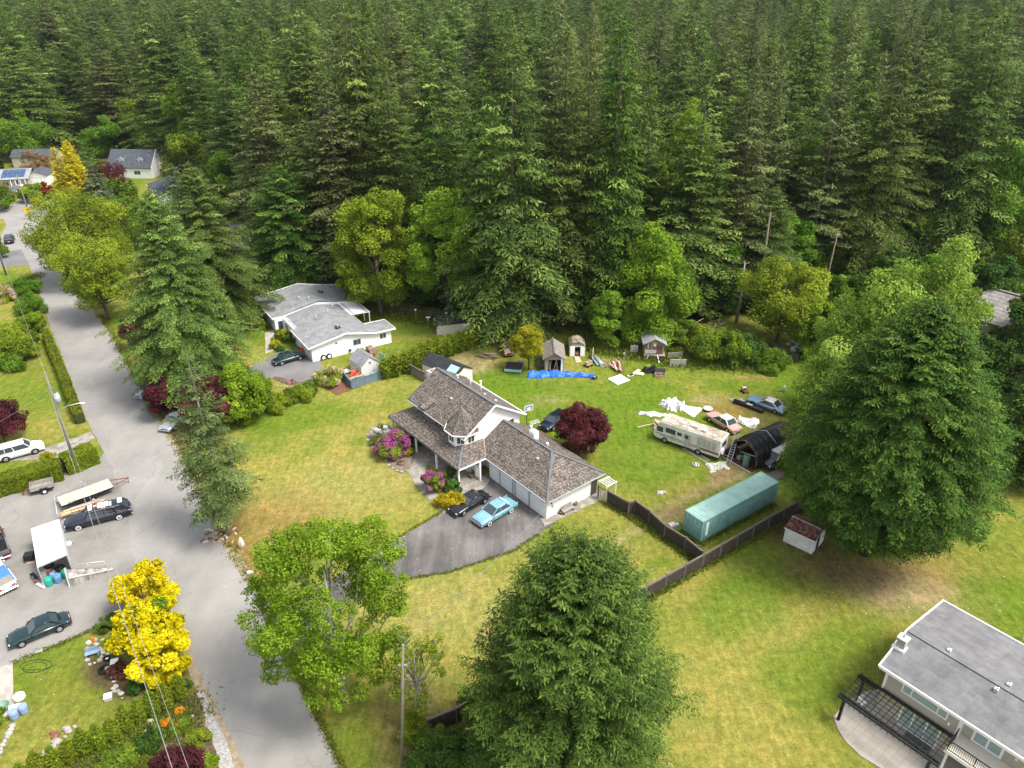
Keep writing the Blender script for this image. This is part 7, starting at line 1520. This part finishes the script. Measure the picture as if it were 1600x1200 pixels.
t=T('storage_chest','open reddish wooden chest right of the black plastic heap','chest',(*G(1031,588),0),R(-8)); part(t,'box',lambda b:(b.box(-.7,.7,-.4,.4,0,.08,'inside'),b.box(-.7,.7,-.45,-.4,0,.4,'pinkwood'),b.box(-.7,.7,.4,.45,0,.4,'pinkwood'),b.box(-.75,-.7,-.45,.45,0,.4,'pinkwood'),b.box(.7,.75,-.45,.45,0,.4,'pinkwood'),b.box(-.03,.03,-.4,.4,.08,.38,'pinkwood'))); part(t,'lid',lambda b:b.slab([(-.75,.46,.4),(.75,.46,.4),(.75,.6,1.0),(-.75,.6,1.0)],.05,'dark_trim'))
t=T('carpet_roll','long rolled black carpet lying beside the pale blue saloon','roll',(*G(1168,637),0),R(-42)); part(t,'roll',lambda b:b.tube([(-2.0,0,.3),(-.2,.05,.32),(2.2,0,.3)],[.33,.30,.33],'black_tarp',12)); part(t,'loose_end',lambda b:b.slab([(-.2,-.2,.62),(.6,-.2,.62),(.6,.2,.62),(-.2,.2,.62)],.03,'dirty_white'))
t=T('satellite_dish','old dish lying face up behind the motorhome','dish',(*G(1106,641),0),0); part(t,'bowl',lambda b:b.lathe([(.0,.15),(.35,.18),(.62,.32),(.66,.33),(.6,.2),(.3,.05),(0,.02)],'dirty_white',16)); part(t,'stand',lambda b:b.box(-.5,-.3,-.5,.1,0,.12,'black_metal'))
def ladder(label,a,b_,w_,n,mat='galv'):
    a=Vector(a);b=Vector(b_); d=(b-a); sd=Vector((-d.y,d.x,0)); sd=sd.normalized()*w_/2 if sd.length>.01 else Vector((w_/2,0,0)); t=T('ladder',label,'ladder',tuple(a),0); a0=Vector((0,0,0))
    for s in (-1,1): part(t,'stile',lambda m:m.bar(a0+sd*s,d+sd*s,.05,.09,mat))
    part(t,'rung',lambda m:[m.bar(d*((k+.5)/n)-sd,d*((k+.5)/n)+sd,.04,.04,mat) for k in range(n)]); return t
A=G(1070,700);B=G(1106,722); ladder('aluminium ladder lying on the grass along the motorhome',(*A,.08),(*B,.08),.75,11,'dirty_white')
A=G(1138,724);B=G(1152,678,3.3); ladder('tall aluminium ladder leaning against the black shelter mouth',(*A,0),(*B,3.4),.5,12)
def drum(px,py,r,h,mat,label,name='barrel',z=0,lid=None,cat='barrel',n=18):
    t=T(name,label,cat,(*G(px,py),z),0); part(t,'body',lambda b:b.lathe([(0,0),(r*.95,0),(r,.04),(r,h*.3),(r*1.03,h*.33),(r,h*.36),(r,h*.63),(r*1.03,h*.66),(r,h*.69),(r,h-.04),(r*.94,h),(0,h-.01)],mat,n)); 
    part(t,'lid',lambda b:b.tube([(0,0,h),(0,0,h+.03)],[r*.8,r*.78],lid or mat,14)); return t
drum(1165,728,.42,1.5,'greendrum','tall green tank standing at the mouth of the black shelter','tank',cat='tank')
X,Y=G(1148,722)
t=T('outboard_clutter','white and red machine parts on the shelter floor','machine',(*G(1155,718),.07),R(30)); part(t,'motor',lambda b:b.box(-.3,.3,-.25,.25,0,.5,'dirty_white'),.05); part(t,'frame',lambda b:(b.bar((.5,.5,0),(.6,.6,1.6),.08,.08,'steel'),b.bar((-.6,.8,0),(-.6,.8,.5),.3,.3,'orangered'))); part(t,'box',lambda b:b.box(.4,1.0,.8,1.5,0,.5,'red_wood'))
t=T('pallet_stack','flat grey boards under the black-bonneted pickup','boards',(*G(1188,745),0),R(35)); part(t,'board',lambda b:b.box(-.6,2.6,-1.6,-.2,0,.14,'fence_grey'))
for k,(x,y) in enumerate(((1085,851),(1118,833),(1142,818),(1186,798))): boards('timber_block','flat timber scrap beside the container, %s'%('nearest its doors','second from its doors','third from its doors','furthest from its doors')[k],x,y,[(0,0,.0,1.3,.12,.1,(-30,20,-25,15)[k],0,'fence_grey')],cat='timber')
t=T('container_blocks','timber bearers supporting the container','blocks',(*G(1066,829),0),R(35)); 
for x in (.3,5.8,11.4): part(t,'bearer',lambda b:b.box(x,x+.2,-2.6,.15,0,.115,'grey_wood'))
t=T('white_boxes','small pale boxes behind the container doors','boxes',(*G(1052,822),0),R(20)); part(t,'box',lambda b:b.box(-.5,.2,-.3,.3,0,.3,'dirty_white')); part(t,'box',lambda b:b.box(.3,.6,-.2,.2,0,.2,'steelblue'))
def rocks(name,label,items,mat='pale_stone',cat='stones',seed=1):
    r=random.Random(seed); o0=G(*items[0][:2]); t=T(name,label,cat,(*o0,0),0)
    for it in items:
        X,Y=G(it[0],it[1]); s=it[2]*r.uniform(.8,1.2); 
        def f(b):
            n0=len(b.v); b.sph((X-o0[0],Y-o0[1],s*.3),(s*r.uniform(.8,1.1),s*r.uniform(.6,.9),s*.6),it[3] if len(it)>3 else mat,7,5)
            b.v[n0:]=[(x+r.uniform(-.12,.12)*s,y+r.uniform(-.12,.12)*s,z+r.uniform(-.1,.1)*s) for x,y,z in b.v[n0:]]; b.sm=[False]*len(b.sm)
        part(t,'stone',f)
    return t
r_=random.Random(5)
bed=[(148,1000),(150,1008),(140,1006),(136,1012),(143,1018),(138,1022),(137,1032),(141,1038),(148,1037),(155,1033),(158,1026),(160,1021),(172,1050),(175,1058),(178,1066),(182,1074),(186,1080),(190,1084),(180,1081),(192,1090),(176,1076),(168,1046),(162,1002),(166,1012),(156,1012),(160,1016),(170,1022),(176,1018),(172,1006),(182,1012),(188,1018)]
rocks('rockery_stones','rounded pale and brown stones along the edge of the lower left bed',[(x+r_.uniform(-1,1),y+r_.uniform(-1,1),r_.uniform(.16,.34),['pale_stone','stone','dirty_white'][k%3]) for k,(x,y) in enumerate(bed)])
rocks('rockery_stones','row of pale stones behind the cedar row',[(118-9*k+r_.uniform(-2,2),1136+8*k,r_.uniform(.2,.34),'pale_stone') for k in range(9)]+[(104,1140,.3),(86,1152,.3,'red_wood'),(82,1146,.3,'red_wood'),(90,1147,.25,'brown_wood')],seed=3)
rocks('garden_stones','pale stones scattered in the planted slope',[(236,1128,.4),(230,1144,.3),(203,1172,.3),(218,1163,.2),(270,1150,.2),(246,1138,.25),(300,1120,.2),(262,1175,.22),(290,1180,.25)],seed=4)
rocks('ring_stones','stone edging of the round bed at the left edge',[(20-3*k,1135+6*k,.25) for k in range(8)],seed=5)
rocks('bed_edging','low grey stones edging the curved front bed of the main house',[(580+ (0),676,.22)]+[(x,y,.22,'stone') for x,y in ((575,680),(574,688),(578,694),(583,699),(589,704),(595,709),(600,714),(603,720),(607,727),(613,732),(620,736),(628,738),(636,736),(582,669),(588,666),(648,705))],seed=6)
rocks('bed_edging','white stones edging the bungalow driveway bed',[(424+5*k,601+math.sin(k*.3)*3.5,.18,'pale_stone') for k in range(15)],seed=7)
def clutter():
    drum(20,1093,.42,.35,'white_plastic','round white basin lying on the lower left lawn','basin',cat='basin').location=(*G(31,1091),0)
    drum(24,1122,.33,.8,'dusty_blue','dusty blue bin, left one of two on the lower left lawn','bin',cat='bin'); drum(39,1113,.33,.8,'dusty_blue','dusty blue bin, right one of two on the lower left lawn','bin',cat='bin')
    t=T('tyre_planter','black tyre lying flat by the stony bed','tyre',(*G(163,1048),0),0); part(t,'tyre',lambda b:b.lathe([(.2,.0),(.45,0),(.5,.1),(.45,.22),(.25,.22),(.2,.12),(.2,0)],'tyre',18))
    t=T('plant_pot','small black pot with white inside near the tyre','pot',(*G(168,1031),0),0); part(t,'pot',lambda b:(b.lathe([(0,0),(.22,0),(.28,.3),(.24,.3),(.2,.1),(0,.08)],'tyre',14))); part(t,'filling',lambda b:b.sph((0,0,.15),(.16,.12,.06),'white_plastic',8,4))
    for x,y,l in ((180,1038,'white cube planter between the tyre and the purple shrub'),(170,1092,'white cream block on the lawn before the cedar row')):
        t=T('planter_box',l,'planter',(*G(x,y),0),R(20)); part(t,'box',lambda b:b.box(-.28,.28,-.28,.28,0,.35,'dirty_white'),.03); part(t,'rim',lambda b:b.box(-.3,.3,-.3,.3,.35,.38,'white_plastic'))
    t=T('garden_bench','grey-blue plastic bench among the white stones','bench',(*G(145,1024),0),R(25)); part(t,'seat',lambda b:b.box(-.55,.55,-.2,.2,.3,.38,'dusty_blue'),.02); part(t,'leg',lambda b:b.box(-.5,-.4,-.18,.18,0,.3,'dusty_blue')); part(t,'leg',lambda b:b.box(.4,.5,-.18,.18,0,.3,'dusty_blue')); part(t,'backrest',lambda b:b.box(-.5,.5,.2,.25,.3,.75,'dusty_blue'),.02)
    t=T('garden_ornament','small orange garden figure at the bed corner','ornament',(*G(147,1002),0),0); part(t,'body',lambda b:b.lathe([(0,0),(.15,0),(.17,.15),(.1,.32),(.12,.42),(.05,.52),(0,.54)],'orange',10))
    t=T('garden_hose','thin dark hose looped on the lower left lawn','hose',(*G(55,1045),0),0); part(t,'hose',lambda b:b.tube([(.9*math.cos(k*.5)*(1+.03*k),.6*math.sin(k*.5)+.02*k,.04) for k in range(26)],.02,'rubber',5,cap=False))
    t=T('garden_cart','dark tub beside a white box at the left edge','cart',(*G(6,1108),0),R(20)); part(t,'tub',lambda b:b.lathe([(0,0),(.35,0),(.5,.45),(.45,.45),(.33,.1),(0,.1)],'greendrum',14)); part(t,'box',lambda b:b.box(.4,1.2,-.4,.0,0,.25,'white_plastic'),.03); part(t,'box',lambda b:b.box(-.5,.5,-.9,-.6,0,.2,'dirty_white'),.02)
    t=T('kerb_block','pale concrete block at the driveway edge of the lower left lawn','block',(*G(61,1019),0),R(30)); part(t,'block',lambda b:b.box(-.3,.3,-.12,.12,0,.15,'pale_stone'),.02)
    # carport load
    for x,y,r,h,m,l in ((78,914,.34,.85,'teal_plastic','bright teal barrel at the carport mouth'),(92,909,.34,.85,'blue_plastic','blue barrel between the teal and green ones'),(104,902,.32,.85,'green_plastic','green barrel at the right side of the carport mouth'),(70,902,.28,.6,'dirty_white','pale barrel behind the teal one')): drum(x,y,r,h,m,l)
    drum(84,903,.25,.6,'dusty_blue','small blue drum behind the blue barrel')
    for x,y,z,l in ((96,893,.35,'tyre lying on the clutter inside the carport, right one'),(78,889,.35,'tyre lying on the clutter inside the carport, left one')):
        t=T('discarded_tyre',l,'tyre',(*G(x,y),z),0); part(t,'tyre',lambda b:b.lathe([(.2,.0),(.42,0),(.46,.1),(.42,.22),(.25,.22),(.2,.12),(.2,0)],'tyre',18))
    t=T('discarded_tyre','large tyre leaning at the left side of the carport','tyre',(*G(55,906),0),R(60)); part(t,'tyre',lambda b:b.tube([(-.12,0,.42),(.12,0,.42)],[.42,.42],'tyre',18)); part(t,'rim',lambda b:b.tube([(-.13,0,.42),(.13,0,.42)],[.2,.2],'steel',12))
    t=T('box_clutter','pink and grey boxes heaped inside the carport','boxes',(*G(86,892),0),R(20)); 
    for k,(x,y,s,m) in enumerate(((-.6,0,.5,'pink'),(0,-.2,.35,'dirty_white'),(.5,.1,.35,'pink'),(-.9,-.5,.4,'tan_wood'),(.1,.5,.45,'dark_trim'),(.8,-.4,.4,'dirty_white'))): part(t,'box',lambda b:b.box(x-s*.6,x+s*.6,y-s*.5,y+s*.5,0,s*.65,m),.02)
    t=T('parts_heap','orange, white and dark scrap parts on the ground by the teal barrel','scrap',(*G(64,917),0),R(-30))
    for k,(x,y,l,m) in enumerate(((0,0,1.2,'white_plastic'),(-.2,.25,1.0,'dirty_white'),(.1,.6,.5,'orange'),(-.6,.3,.8,'dark_trim'),(-.5,.7,.6,'tan_wood'),(-.9,.1,.5,'p_maroon2'))): part(t,'piece',lambda b:b.bar((x-l/2,y,.1+.03*k),(x+l/2,y,.2+.03*k),.22,.14,m))
    t=T('engine_block','small black engine crate left of the carport','engine',(*G(48,874),0),R(15)); part(t,'block',lambda b:b.box(-.45,.45,-.4,.4,.15,.75,'black_metal'),.06); part(t,'frame',lambda b:(b.box(-.5,.5,-.5,-.4,0,.15,'dark_trim'),b.box(-.5,.5,.4,.5,0,.15,'dark_trim'))); part(t,'base',lambda b:b.box(-.2,.6,-.8,-.5,0,.12,'pinkwood'))
    t=T('white_bucket','white pump unit on the ground in front of the hearse','bucket',(*G(108,852),0),0); part(t,'body',lambda b:b.lathe([(0,0),(.25,0),(.3,.35),(0,.36)],'white_plastic',12)); part(t,'pipe',lambda b:b.tube([(0,0,.3),(.4,.2,.35)],.06,'dusty_blue',6))
    t=T('lumber_post','leaning white posts at the right front of the carport','posts',(*G(109,917),0),0); part(t,'post',lambda b:b.bar((0,0,0),(-.1,.3,2.0),.08,.08,'white_trim')); part(t,'post',lambda b:b.bar((.2,0,0),(.0,.3,2.1),.08,.08,'galv'))
    # main house things
    t=T('garden_bench','weathered bench against the white garage end wall','bench',(*G(887,800),0),R(39)); part(t,'seat',lambda b:b.box(-.75,.75,-.25,.2,.38,.44,'grey_wood')); part(t,'backrest',lambda b:b.box(-.75,.75,.2,.26,.44,.95,'grey_wood')); 
    for x in (-.7,.6): part(t,'leg',lambda b:b.box(x,x+.08,-.22,.2,0,.38,'brown_wood'))
    for x,y,l in ((877,803,'small dark wheel planter left of the weathered bench'),(899,789,'small dark wheel planter right of the weathered bench')):
        t=T('barrel_planter',l,'planter',(*G(x,y),0),0); part(t,'tub',lambda b:b.lathe([(0,0),(.22,0),(.28,.35),(.22,.35),(.2,.28),(0,.28)],'brown_wood',12)); part(t,'band',lambda b:b.tube([(0,0,.15),(0,0,.19)],[.265,.27],'dark_trim',12,cap=False))
    t=T('basketball_hoop','basketball hoop with a clear backboard behind the house','hoop',(*G(826,668),0),R(25)); part(t,'post',lambda b:b.tube([(0,.6,0),(0,.5,2.6)],[.05,.05],'dark_trim',8)); part(t,'backboard',lambda b:(b.box(-.6,.6,0,.04,2.5,3.3,'dusty_blue'))); part(t,'board_frame',lambda b:(b.box(-.62,.62,-.02,-.003,3.24,3.32,'white_trim'),b.box(-.62,.62,-.02,-.003,2.48,2.56,'white_trim'),b.box(-.62,-.54,-.02,-.003,2.56,3.24,'white_trim'),b.box(.54,.62,-.02,-.003,2.56,3.24,'white_trim'),b.box(-.22,.22,-.02,-.003,2.62,2.95,'white_trim'))); part(t,'ring',lambda b:b.tube([(.22*math.cos(a*.524),-.25+.22*math.sin(a*.524),2.6) for a in range(13)],.015,'orange',5,cap=False))
    t=T('clothes_airer','white clothes airer behind the garage roof','airer',(*G(835,672),0),R(20)); part(t,'frame',lambda b:(b.bar((-.7,0,1.0),(.7,0,1.0),.03,.03,'white_plastic'),b.bar((-.7,0,1.0),(-.3,.5,0),.03,.03,'white_plastic'),b.bar((.7,0,1.0),(.3,.5,0),.03,.03,'white_plastic'),[b.bar((-.6,-.4+.15*k,1.1),(.7,-.3+.15*k,1.3),.02,.02,'white_plastic') for k in range(6)]))
    t=T('paving_slab','orange-brown paving with a wooden deck behind the garage','paving',(*G(850,692),0),A51); part(t,'slab',lambda b:b.box(-4,4,-.7,1.5,0,.05,'mulch'))
    t=T('mailbox','small white mailbox on a post beside the lane','mailbox',(*G(394,908),0),R(25)); part(t,'post',lambda b:b.box(-.05,.05,-.05,.05,0,1.0,'grey_wood')); part(t,'box',lambda b:(b.box(-.28,.28,-.12,.12,1.0,1.2,'dirty_white'),b.tube([(-.28,0,1.2),(.28,0,1.2)],[.12,.12],'white_plastic',10))); part(t,'flag',lambda b:b.box(-.3,-.285,-.1,.1,1.02,1.25,'dark_trim'))
    t=T('planter_tree','small dead bonsai tub inside the curved front bed','planter',(*G(627,725),0),0); part(t,'tub',lambda b:b.lathe([(0,0),(.4,0),(.45,.25),(0,.26)],'brown_wood',12)); part(t,'stem',lambda b:[b.tube([(0,0,.2),(math.cos(a)*.4,math.sin(a)*.4,.6)],[.03,.01],'bark',5) for a in range(6)])
    t=T('porch_chair','dark chair and wreath on the main house porch','chair',(*G(737,748),.16),R(-51)); part(t,'seat',lambda b:b.box(-.3,.3,-.25,.25,.35,.42,'brown_wood')); part(t,'backrest',lambda b:b.box(-.3,.3,.2,.26,.42,.95,'brown_wood')); part(t,'leg',lambda b:[b.box(x,x+.05,y,y+.05,0,.35,'brown_wood') for x in (-.3,.25) for y in (-.25,.2)])
    # bungalow things
    t=T('spare_wheels','pair of spare wheels leaning on the white bungalow wall','wheels',(*G(511,562),0),R(33)); 
    for x in (-.45,.45): part(t,'wheel',lambda b:b.tube([(x,.02,.42),(x,.26,.42)],[.42,.42],'tyre',18)); part(t,'rim',lambda b:b.tube([(x,.0,.42),(x,.019,.42)],[.25,.27],'white_plastic',14))
    t=T('snow_blower','bright orange-red machine beside the bungalow garage door','machine',(*G(473,553),0),R(-40)); part(t,'housing',lambda b:b.box(-.3,.3,-.35,.35,.15,.7,'orangered'),.08); part(t,'chute',lambda b:b.tube([(0,0,.7),(0,.1,1.1)],[.12,.1],'orangered',8)); part(t,'handle',lambda b:b.bar((-.3,0,.6),(-.8,0,1.0),.05,.4,'dark_trim')); part(t,'wheel',lambda b:(b.tube([(-.1,-.4,.2),(-.1,-.3,.2)],[.2,.2],'tyre',10),b.tube([(-.1,.3,.2),(-.1,.4,.2)],[.2,.2],'tyre',10)))
    t=T('yard_trailer','small dark trailer loaded with orange machinery inside the blue fence','trailer',(*G(553,592),0),R(36)); part(t,'bed',lambda b:b.box(-1.3,1.3,-.8,.8,.5,.6,'brown_wood')); part(t,'rail',lambda b:(b.box(-1.3,1.3,-.85,-.803,.5,.85,'dirty_white'),b.box(-1.3,1.3,.803,.85,.5,.85,'dark_trim'),b.box(-1.35,-1.303,-.8,.8,.5,.85,'dark_trim'))); part(t,'machine',lambda b:(b.box(-.2,.6,0,.6,.603,1.1,'orangered'),b.bar((.2,-.5,.8),(1.2,-.3,1.0),.15,.2,'orange'),b.bar((-.6,-.2,.7),(.4,.4,1.2),.14,.2,'orangered')),.03); part(t,'wheel',lambda b:b.tube([(0,-1.0,.3),(0,-.86,.3)],[.3,.3],'tyre',12)); part(t,'wheel',lambda b:b.tube([(0,.86,.3),(0,1.0,.3)],[.3,.3],'tyre',12))
    tarp('white_sheet','white boat-like cover behind the dark trailer in the blue fence',548,581,2.2,.9,25,'white_tarp',31,.25,.1,nx=12,ny=8)
    t=T('pale_green_board','pale green panel standing between the grey playhouse shed and cedars','panel',(*G(598,570),0),R(-40)); part(t,'panel',lambda b:b.box(-.6,.6,-.03,.03,0,1.9,'palegreen'))
    t=T('turquoise_tub','turquoise plastic tub behind the blue fence','tub',(*G(589,588),0),R(35)); part(t,'tub',lambda b:b.box(-.8,.8,-.3,.3,0,.7,'palegreen'),.05); part(t,'lid',lambda b:b.box(-.82,.82,-.32,.32,.7,.75,'tealpaint'))
    for x,y,l in ((650,498,'white globe lamp on a post at the far lawn edge, left one'),(698,503,'white globe lamp on a post at the far lawn edge, right one')):
        t=T('globe_lamp',l,'lamp',(*G(x,y),0),0); part(t,'post',lambda b:b.tube([(0,0,0),(0,0,1.5)],[.04,.04],'grey_trim',6)); part(t,'globe',lambda b:b.sph((0,0,1.62),.2,'lamp_white',10,6))
    t=T('bird_bath','white bird bath on the far part of the bungalow lawn','bird bath',(*G(669,504),0),0); part(t,'pedestal',lambda b:b.lathe([(0,0),(.25,0),(.12,.1),(.1,.7),(.15,.8),(0,.8)],'white_trim',10)); part(t,'bowl',lambda b:b.lathe([(0,.8),(.2,.8),(.42,.95),(.38,.95),(0,.86)],'white_trim',14))
    t=T('garden_statue','small dark statue on the bungalow front lawn','statue',(*G(400,518),0),0); part(t,'figure',lambda b:b.lathe([(0,0),(.2,0),(.18,.2),(.1,.3),(.14,.6),(.08,.8),(.1,.95),(0,1.05)],'dark_trim',10))
    t=T('lawn_ornament','white and rust patch of garden ornaments beside the open fir','ornament',(*G(370,545),0),0); part(t,'figure',lambda b:b.lathe([(0,0),(.2,0),(.12,.4),(.16,.6),(0,.75)],'white_trim',10)); part(t,'pot',lambda b:b.lathe([(.5,0),(.7,0),(.72,.3),(.5,.3)],'orangered',8))
    t=T('neighbour_shed','pale shed wall and dark fence behind the bungalow roof','shed',(*G(470,452),0),R(10)); part(t,'wall',lambda b:b.box(0,5,0,3,0,2.6,'cream_wall')); part(t,'roof',lambda b:b.box(-.2,5.2,-.2,3.2,2.6,2.75,'cream2')); part(t,'door',lambda b:b.box(.3,1.1,-.03,-.003,0,2.1,'white_door'))
    t=T('dark_canopy','black netting canopy beside the pale shed behind the bungalow','canopy',(*G(425,462),0),R(14)); part(t,'canopy',lambda b:(b.slab([(0,0,2.4),(6,0,2.4),(6,3,2.9),(0,3,2.9)],.06,'black_tarp'),)); part(t,'post',lambda b:[b.box(x,x+.1,.1,.2,0,2.35,'dark_trim') for x in (.1,3,5.8)])
    for x0,y0,l,m in ((398,372,'blue-grey seat on the paved patio','dusty_blue'),(404,400,'dark barbecue at the near end of the paved patio','dark_trim'),(412,345,'orange-red umbrella closed beside the paved patio','orangered')):
        t=T('patio_item',l,'furniture',(*G(x0,y0),.05),0); part(t,'base',lambda b:b.box(-.5,.5,-.4,.4,0,.45,m),.05); part(t,'back',lambda b:b.box(-.5,.5,.4,.5,.2,1.0 if m!='orangered' else 2.2,m),.04)
    # dead poles
    for x,y,ty,r,l in ((1178,408,332,.32,'tall dead pole-like trunk at the wood edge'),(1278,412,362,.22,'slim dead pole-like trunk right of the tallest'),(1150,455,408,.28,'short bleached snag with a split top'),(1240,340,300,.2,'small dead trunk deep in the wood')):
        X,Y=G(x,y+(85 if y<440 else 50)); H=HT(X,Y,ty); t=T('dead_trunk',l,'dead tree',(X,Y,0),0); part(t,'trunk',lambda b:b.tube([(0,0,-.2),(.1,0,H*.5),(-.1 if r>.25 else .3,0,H)],[r,r*.8,r*.35],'bark_grey' if 'bleached' in l else 'deadbark',8)); part(t,'branch_stub',lambda b:[b.tube([(0,0,H*f),(math.cos(f*40)*.9,math.sin(f*40)*.9,H*f+.3)],[.06,.02],'bark_grey',5) for f in (.6,.75,.88,.95)])
    t=T('hot_tub_cover','white towels heaped on a patio chair under the black pergola','chair',(*G(1345,1102),.07),R(20)); part(t,'seat',lambda b:b.box(-.25,.25,-.25,.25,.3,.38,'white_plastic'),.02); part(t,'backrest',lambda b:b.box(-.25,.25,.2,.25,.38,.8,'white_plastic'),.02); part(t,'leg',lambda b:[b.box(x,x+.04,y,y+.04,0,.3,'white_plastic') for x in (-.25,.2) for y in (-.25,.2)])
    t=T('patio_bench','dark bench in front of the glass doors under the pergola','bench',(*G(1432,1165),.07),A51); part(t,'seat',lambda b:b.box(-.9,.9,-.25,.25,.35,.42,'dark_trim')); part(t,'leg',lambda b:[b.box(x,x+.06,-.22,.22,0,.35,'dark_trim') for x in (-.85,.79)])
    t=T('side_railing','white stepped railing at the far side of the beige house','railing',(*G(1588,1010),0),A51); part(t,'post',lambda b:[b.box(.6*k,.6*k+.08,1.2,1.28,0,2.9,'white_trim') for k in range(4)]); part(t,'rail',lambda b:(b.box(0,2.2,1.2,1.28,2.9,2.98,'white_trim'),b.box(0,2.2,1.2,1.28,2.3,2.36,'white_trim')))
    t=T('paint_cans','two small pale items on the grass below the motorhome','cans',(*G(1087,727),0),0); part(t,'can',lambda b:b.lathe([(0,0),(.12,0),(.12,.25),(0,.25)],'white_plastic',10)); part(t,'can',lambda b:b.lathe([(.3,0),(.42,0),(.42,.2),(.3,.2)],'dirty_white',10))
    t=T('white_ornament','white garden figure at the foot of the light poplar','ornament',(*G(1224,612),0),0); part(t,'figure',lambda b:b.lathe([(0,0),(.3,0),(.15,.4),(.25,.7),(.1,1.0),(0,1.05)],'dirty_white',10))
    t=T('blue_drum_cover','blue plastic cover in the grass at the poplar foot','cover',(*G(1206,577),0),0); part(t,'cover',lambda b:b.sph((0,0,.1),(.5,.35,.2),'blue_tarp',10,6,0))
clutter()
# dandelion heads, fallen leaves and dry clumps scattered over the lawns
def litter():
    g=np.random.default_rng(9); P=[];S_=[];K=[]
    for (px,py,rx,ry,n,s) in ((960,825,9,5,160,.07),(900,820,6,4,80,.06),(1200,950,18,10,150,.06),(700,950,12,8,120,.06),(500,700,18,12,180,.06),(900,620,22,9,160,.06),(395,850,2,4,70,.06),(100,1080,8,7,80,.05),(1440,900,7,5,120,.07),(560,760,12,9,120,.06),(1080,700,12,8,100,.06)):
        X,Y=G(px,py); P.append(np.stack([X+g.normal(size=n)*rx*.6,Y+g.normal(size=n)*ry*.6,np.full(n,.05)],1)); S_.append(g.uniform(.5,1.3,n)*s)
    P=np.concatenate(P); s=np.concatenate(S_); n=len(P); a=g.uniform(0,6.28,n)
    A=np.stack([np.cos(a)*s,np.sin(a)*s,g.normal(size=n)*.01],1); B=np.stack([-np.sin(a)*s*.7,np.cos(a)*s*.7,g.normal(size=n)*.01],1)
    o=leaves('fallen_leaves',P,A,B,g.random(n),'leaf_litter'); tag(o,'scattered pale fallen leaves on the lawns','leaves',kind='stuff')
litter()
def tufts():
    """taller grass and weeds along edges: verges, fence feet, wood edge"""
    g=np.random.default_rng(19); C=[];A=[];B=[];TN=[]
    def line(pts,n,w,s):
        P=[np.array(G(*p)) for p in pts]; L=[np.linalg.norm(b-a) for a,b in zip(P,P[1:])]
        for (a,b),l in zip(zip(P,P[1:]),L):
            m=int(n*l/sum(L)); q=g.random(m); c=a+(b-a)*q[:,None]+g.normal(size=(m,2))*w; sz=g.uniform(.5,1.4,m)*s
            cc=np.concatenate([c,(sz*.8)[:,None]],1); d=unit(g.normal(size=(m,3))*.45+np.array([0,0,1])); bb=unit(np.cross(d,g.normal(size=(m,3))))
            C.append(cc);A.append(d*sz[:,None]);B.append(bb*(sz*.3)[:,None]);TN.append(.4+g.normal(size=m)*.2)
    line([(158,492),(213,590),(276,688),(348,836),(402,923)],5000,.3,.13)
    line([(438,1002),(494,1110),(548,1230)],2500,.22,.12)
    line([(948,787),(981,806),(1037,842),(1095,884)],2500,.25,.2); line([(669,1149),(1009,938),(1097,888),(1266,791)],6000,.25,.2)
    line([(1064,831),(1094,850),(1208,788)],1800,.25,.18)
    line([(620,494),(760,512),(850,530),(960,550),(1060,565),(1200,575)],12000,1.2,.3)
    line([(760,520),(900,535),(1060,550),(1200,560)],12000,1.6,.4)
    line([(580,866),(690,800),(740,775)],1200,.12,.1); line([(605,910),(700,895),(800,862),(842,835)],1600,.12,.1)
    line([(0,772),(60,750),(152,716)],2000,.3,.15); line([(20,1036),(110,1000),(190,962)],1200,.15,.1)
    line([(120,1205),(220,1155),(300,1110)],6000,1.0,.16); line([(200,1200),(300,1185)],4000,.6,.14)
    line([(60,430),(20,450)],1500,1.0,.2)
    o=leaves('long_grass',np.concatenate(C),np.concatenate(A),np.concatenate(B),np.concatenate(TN),'leaf_weed'); tag(o,'tall grass and weeds along fences, verges and the wood edge','grass',kind='stuff')
tufts()
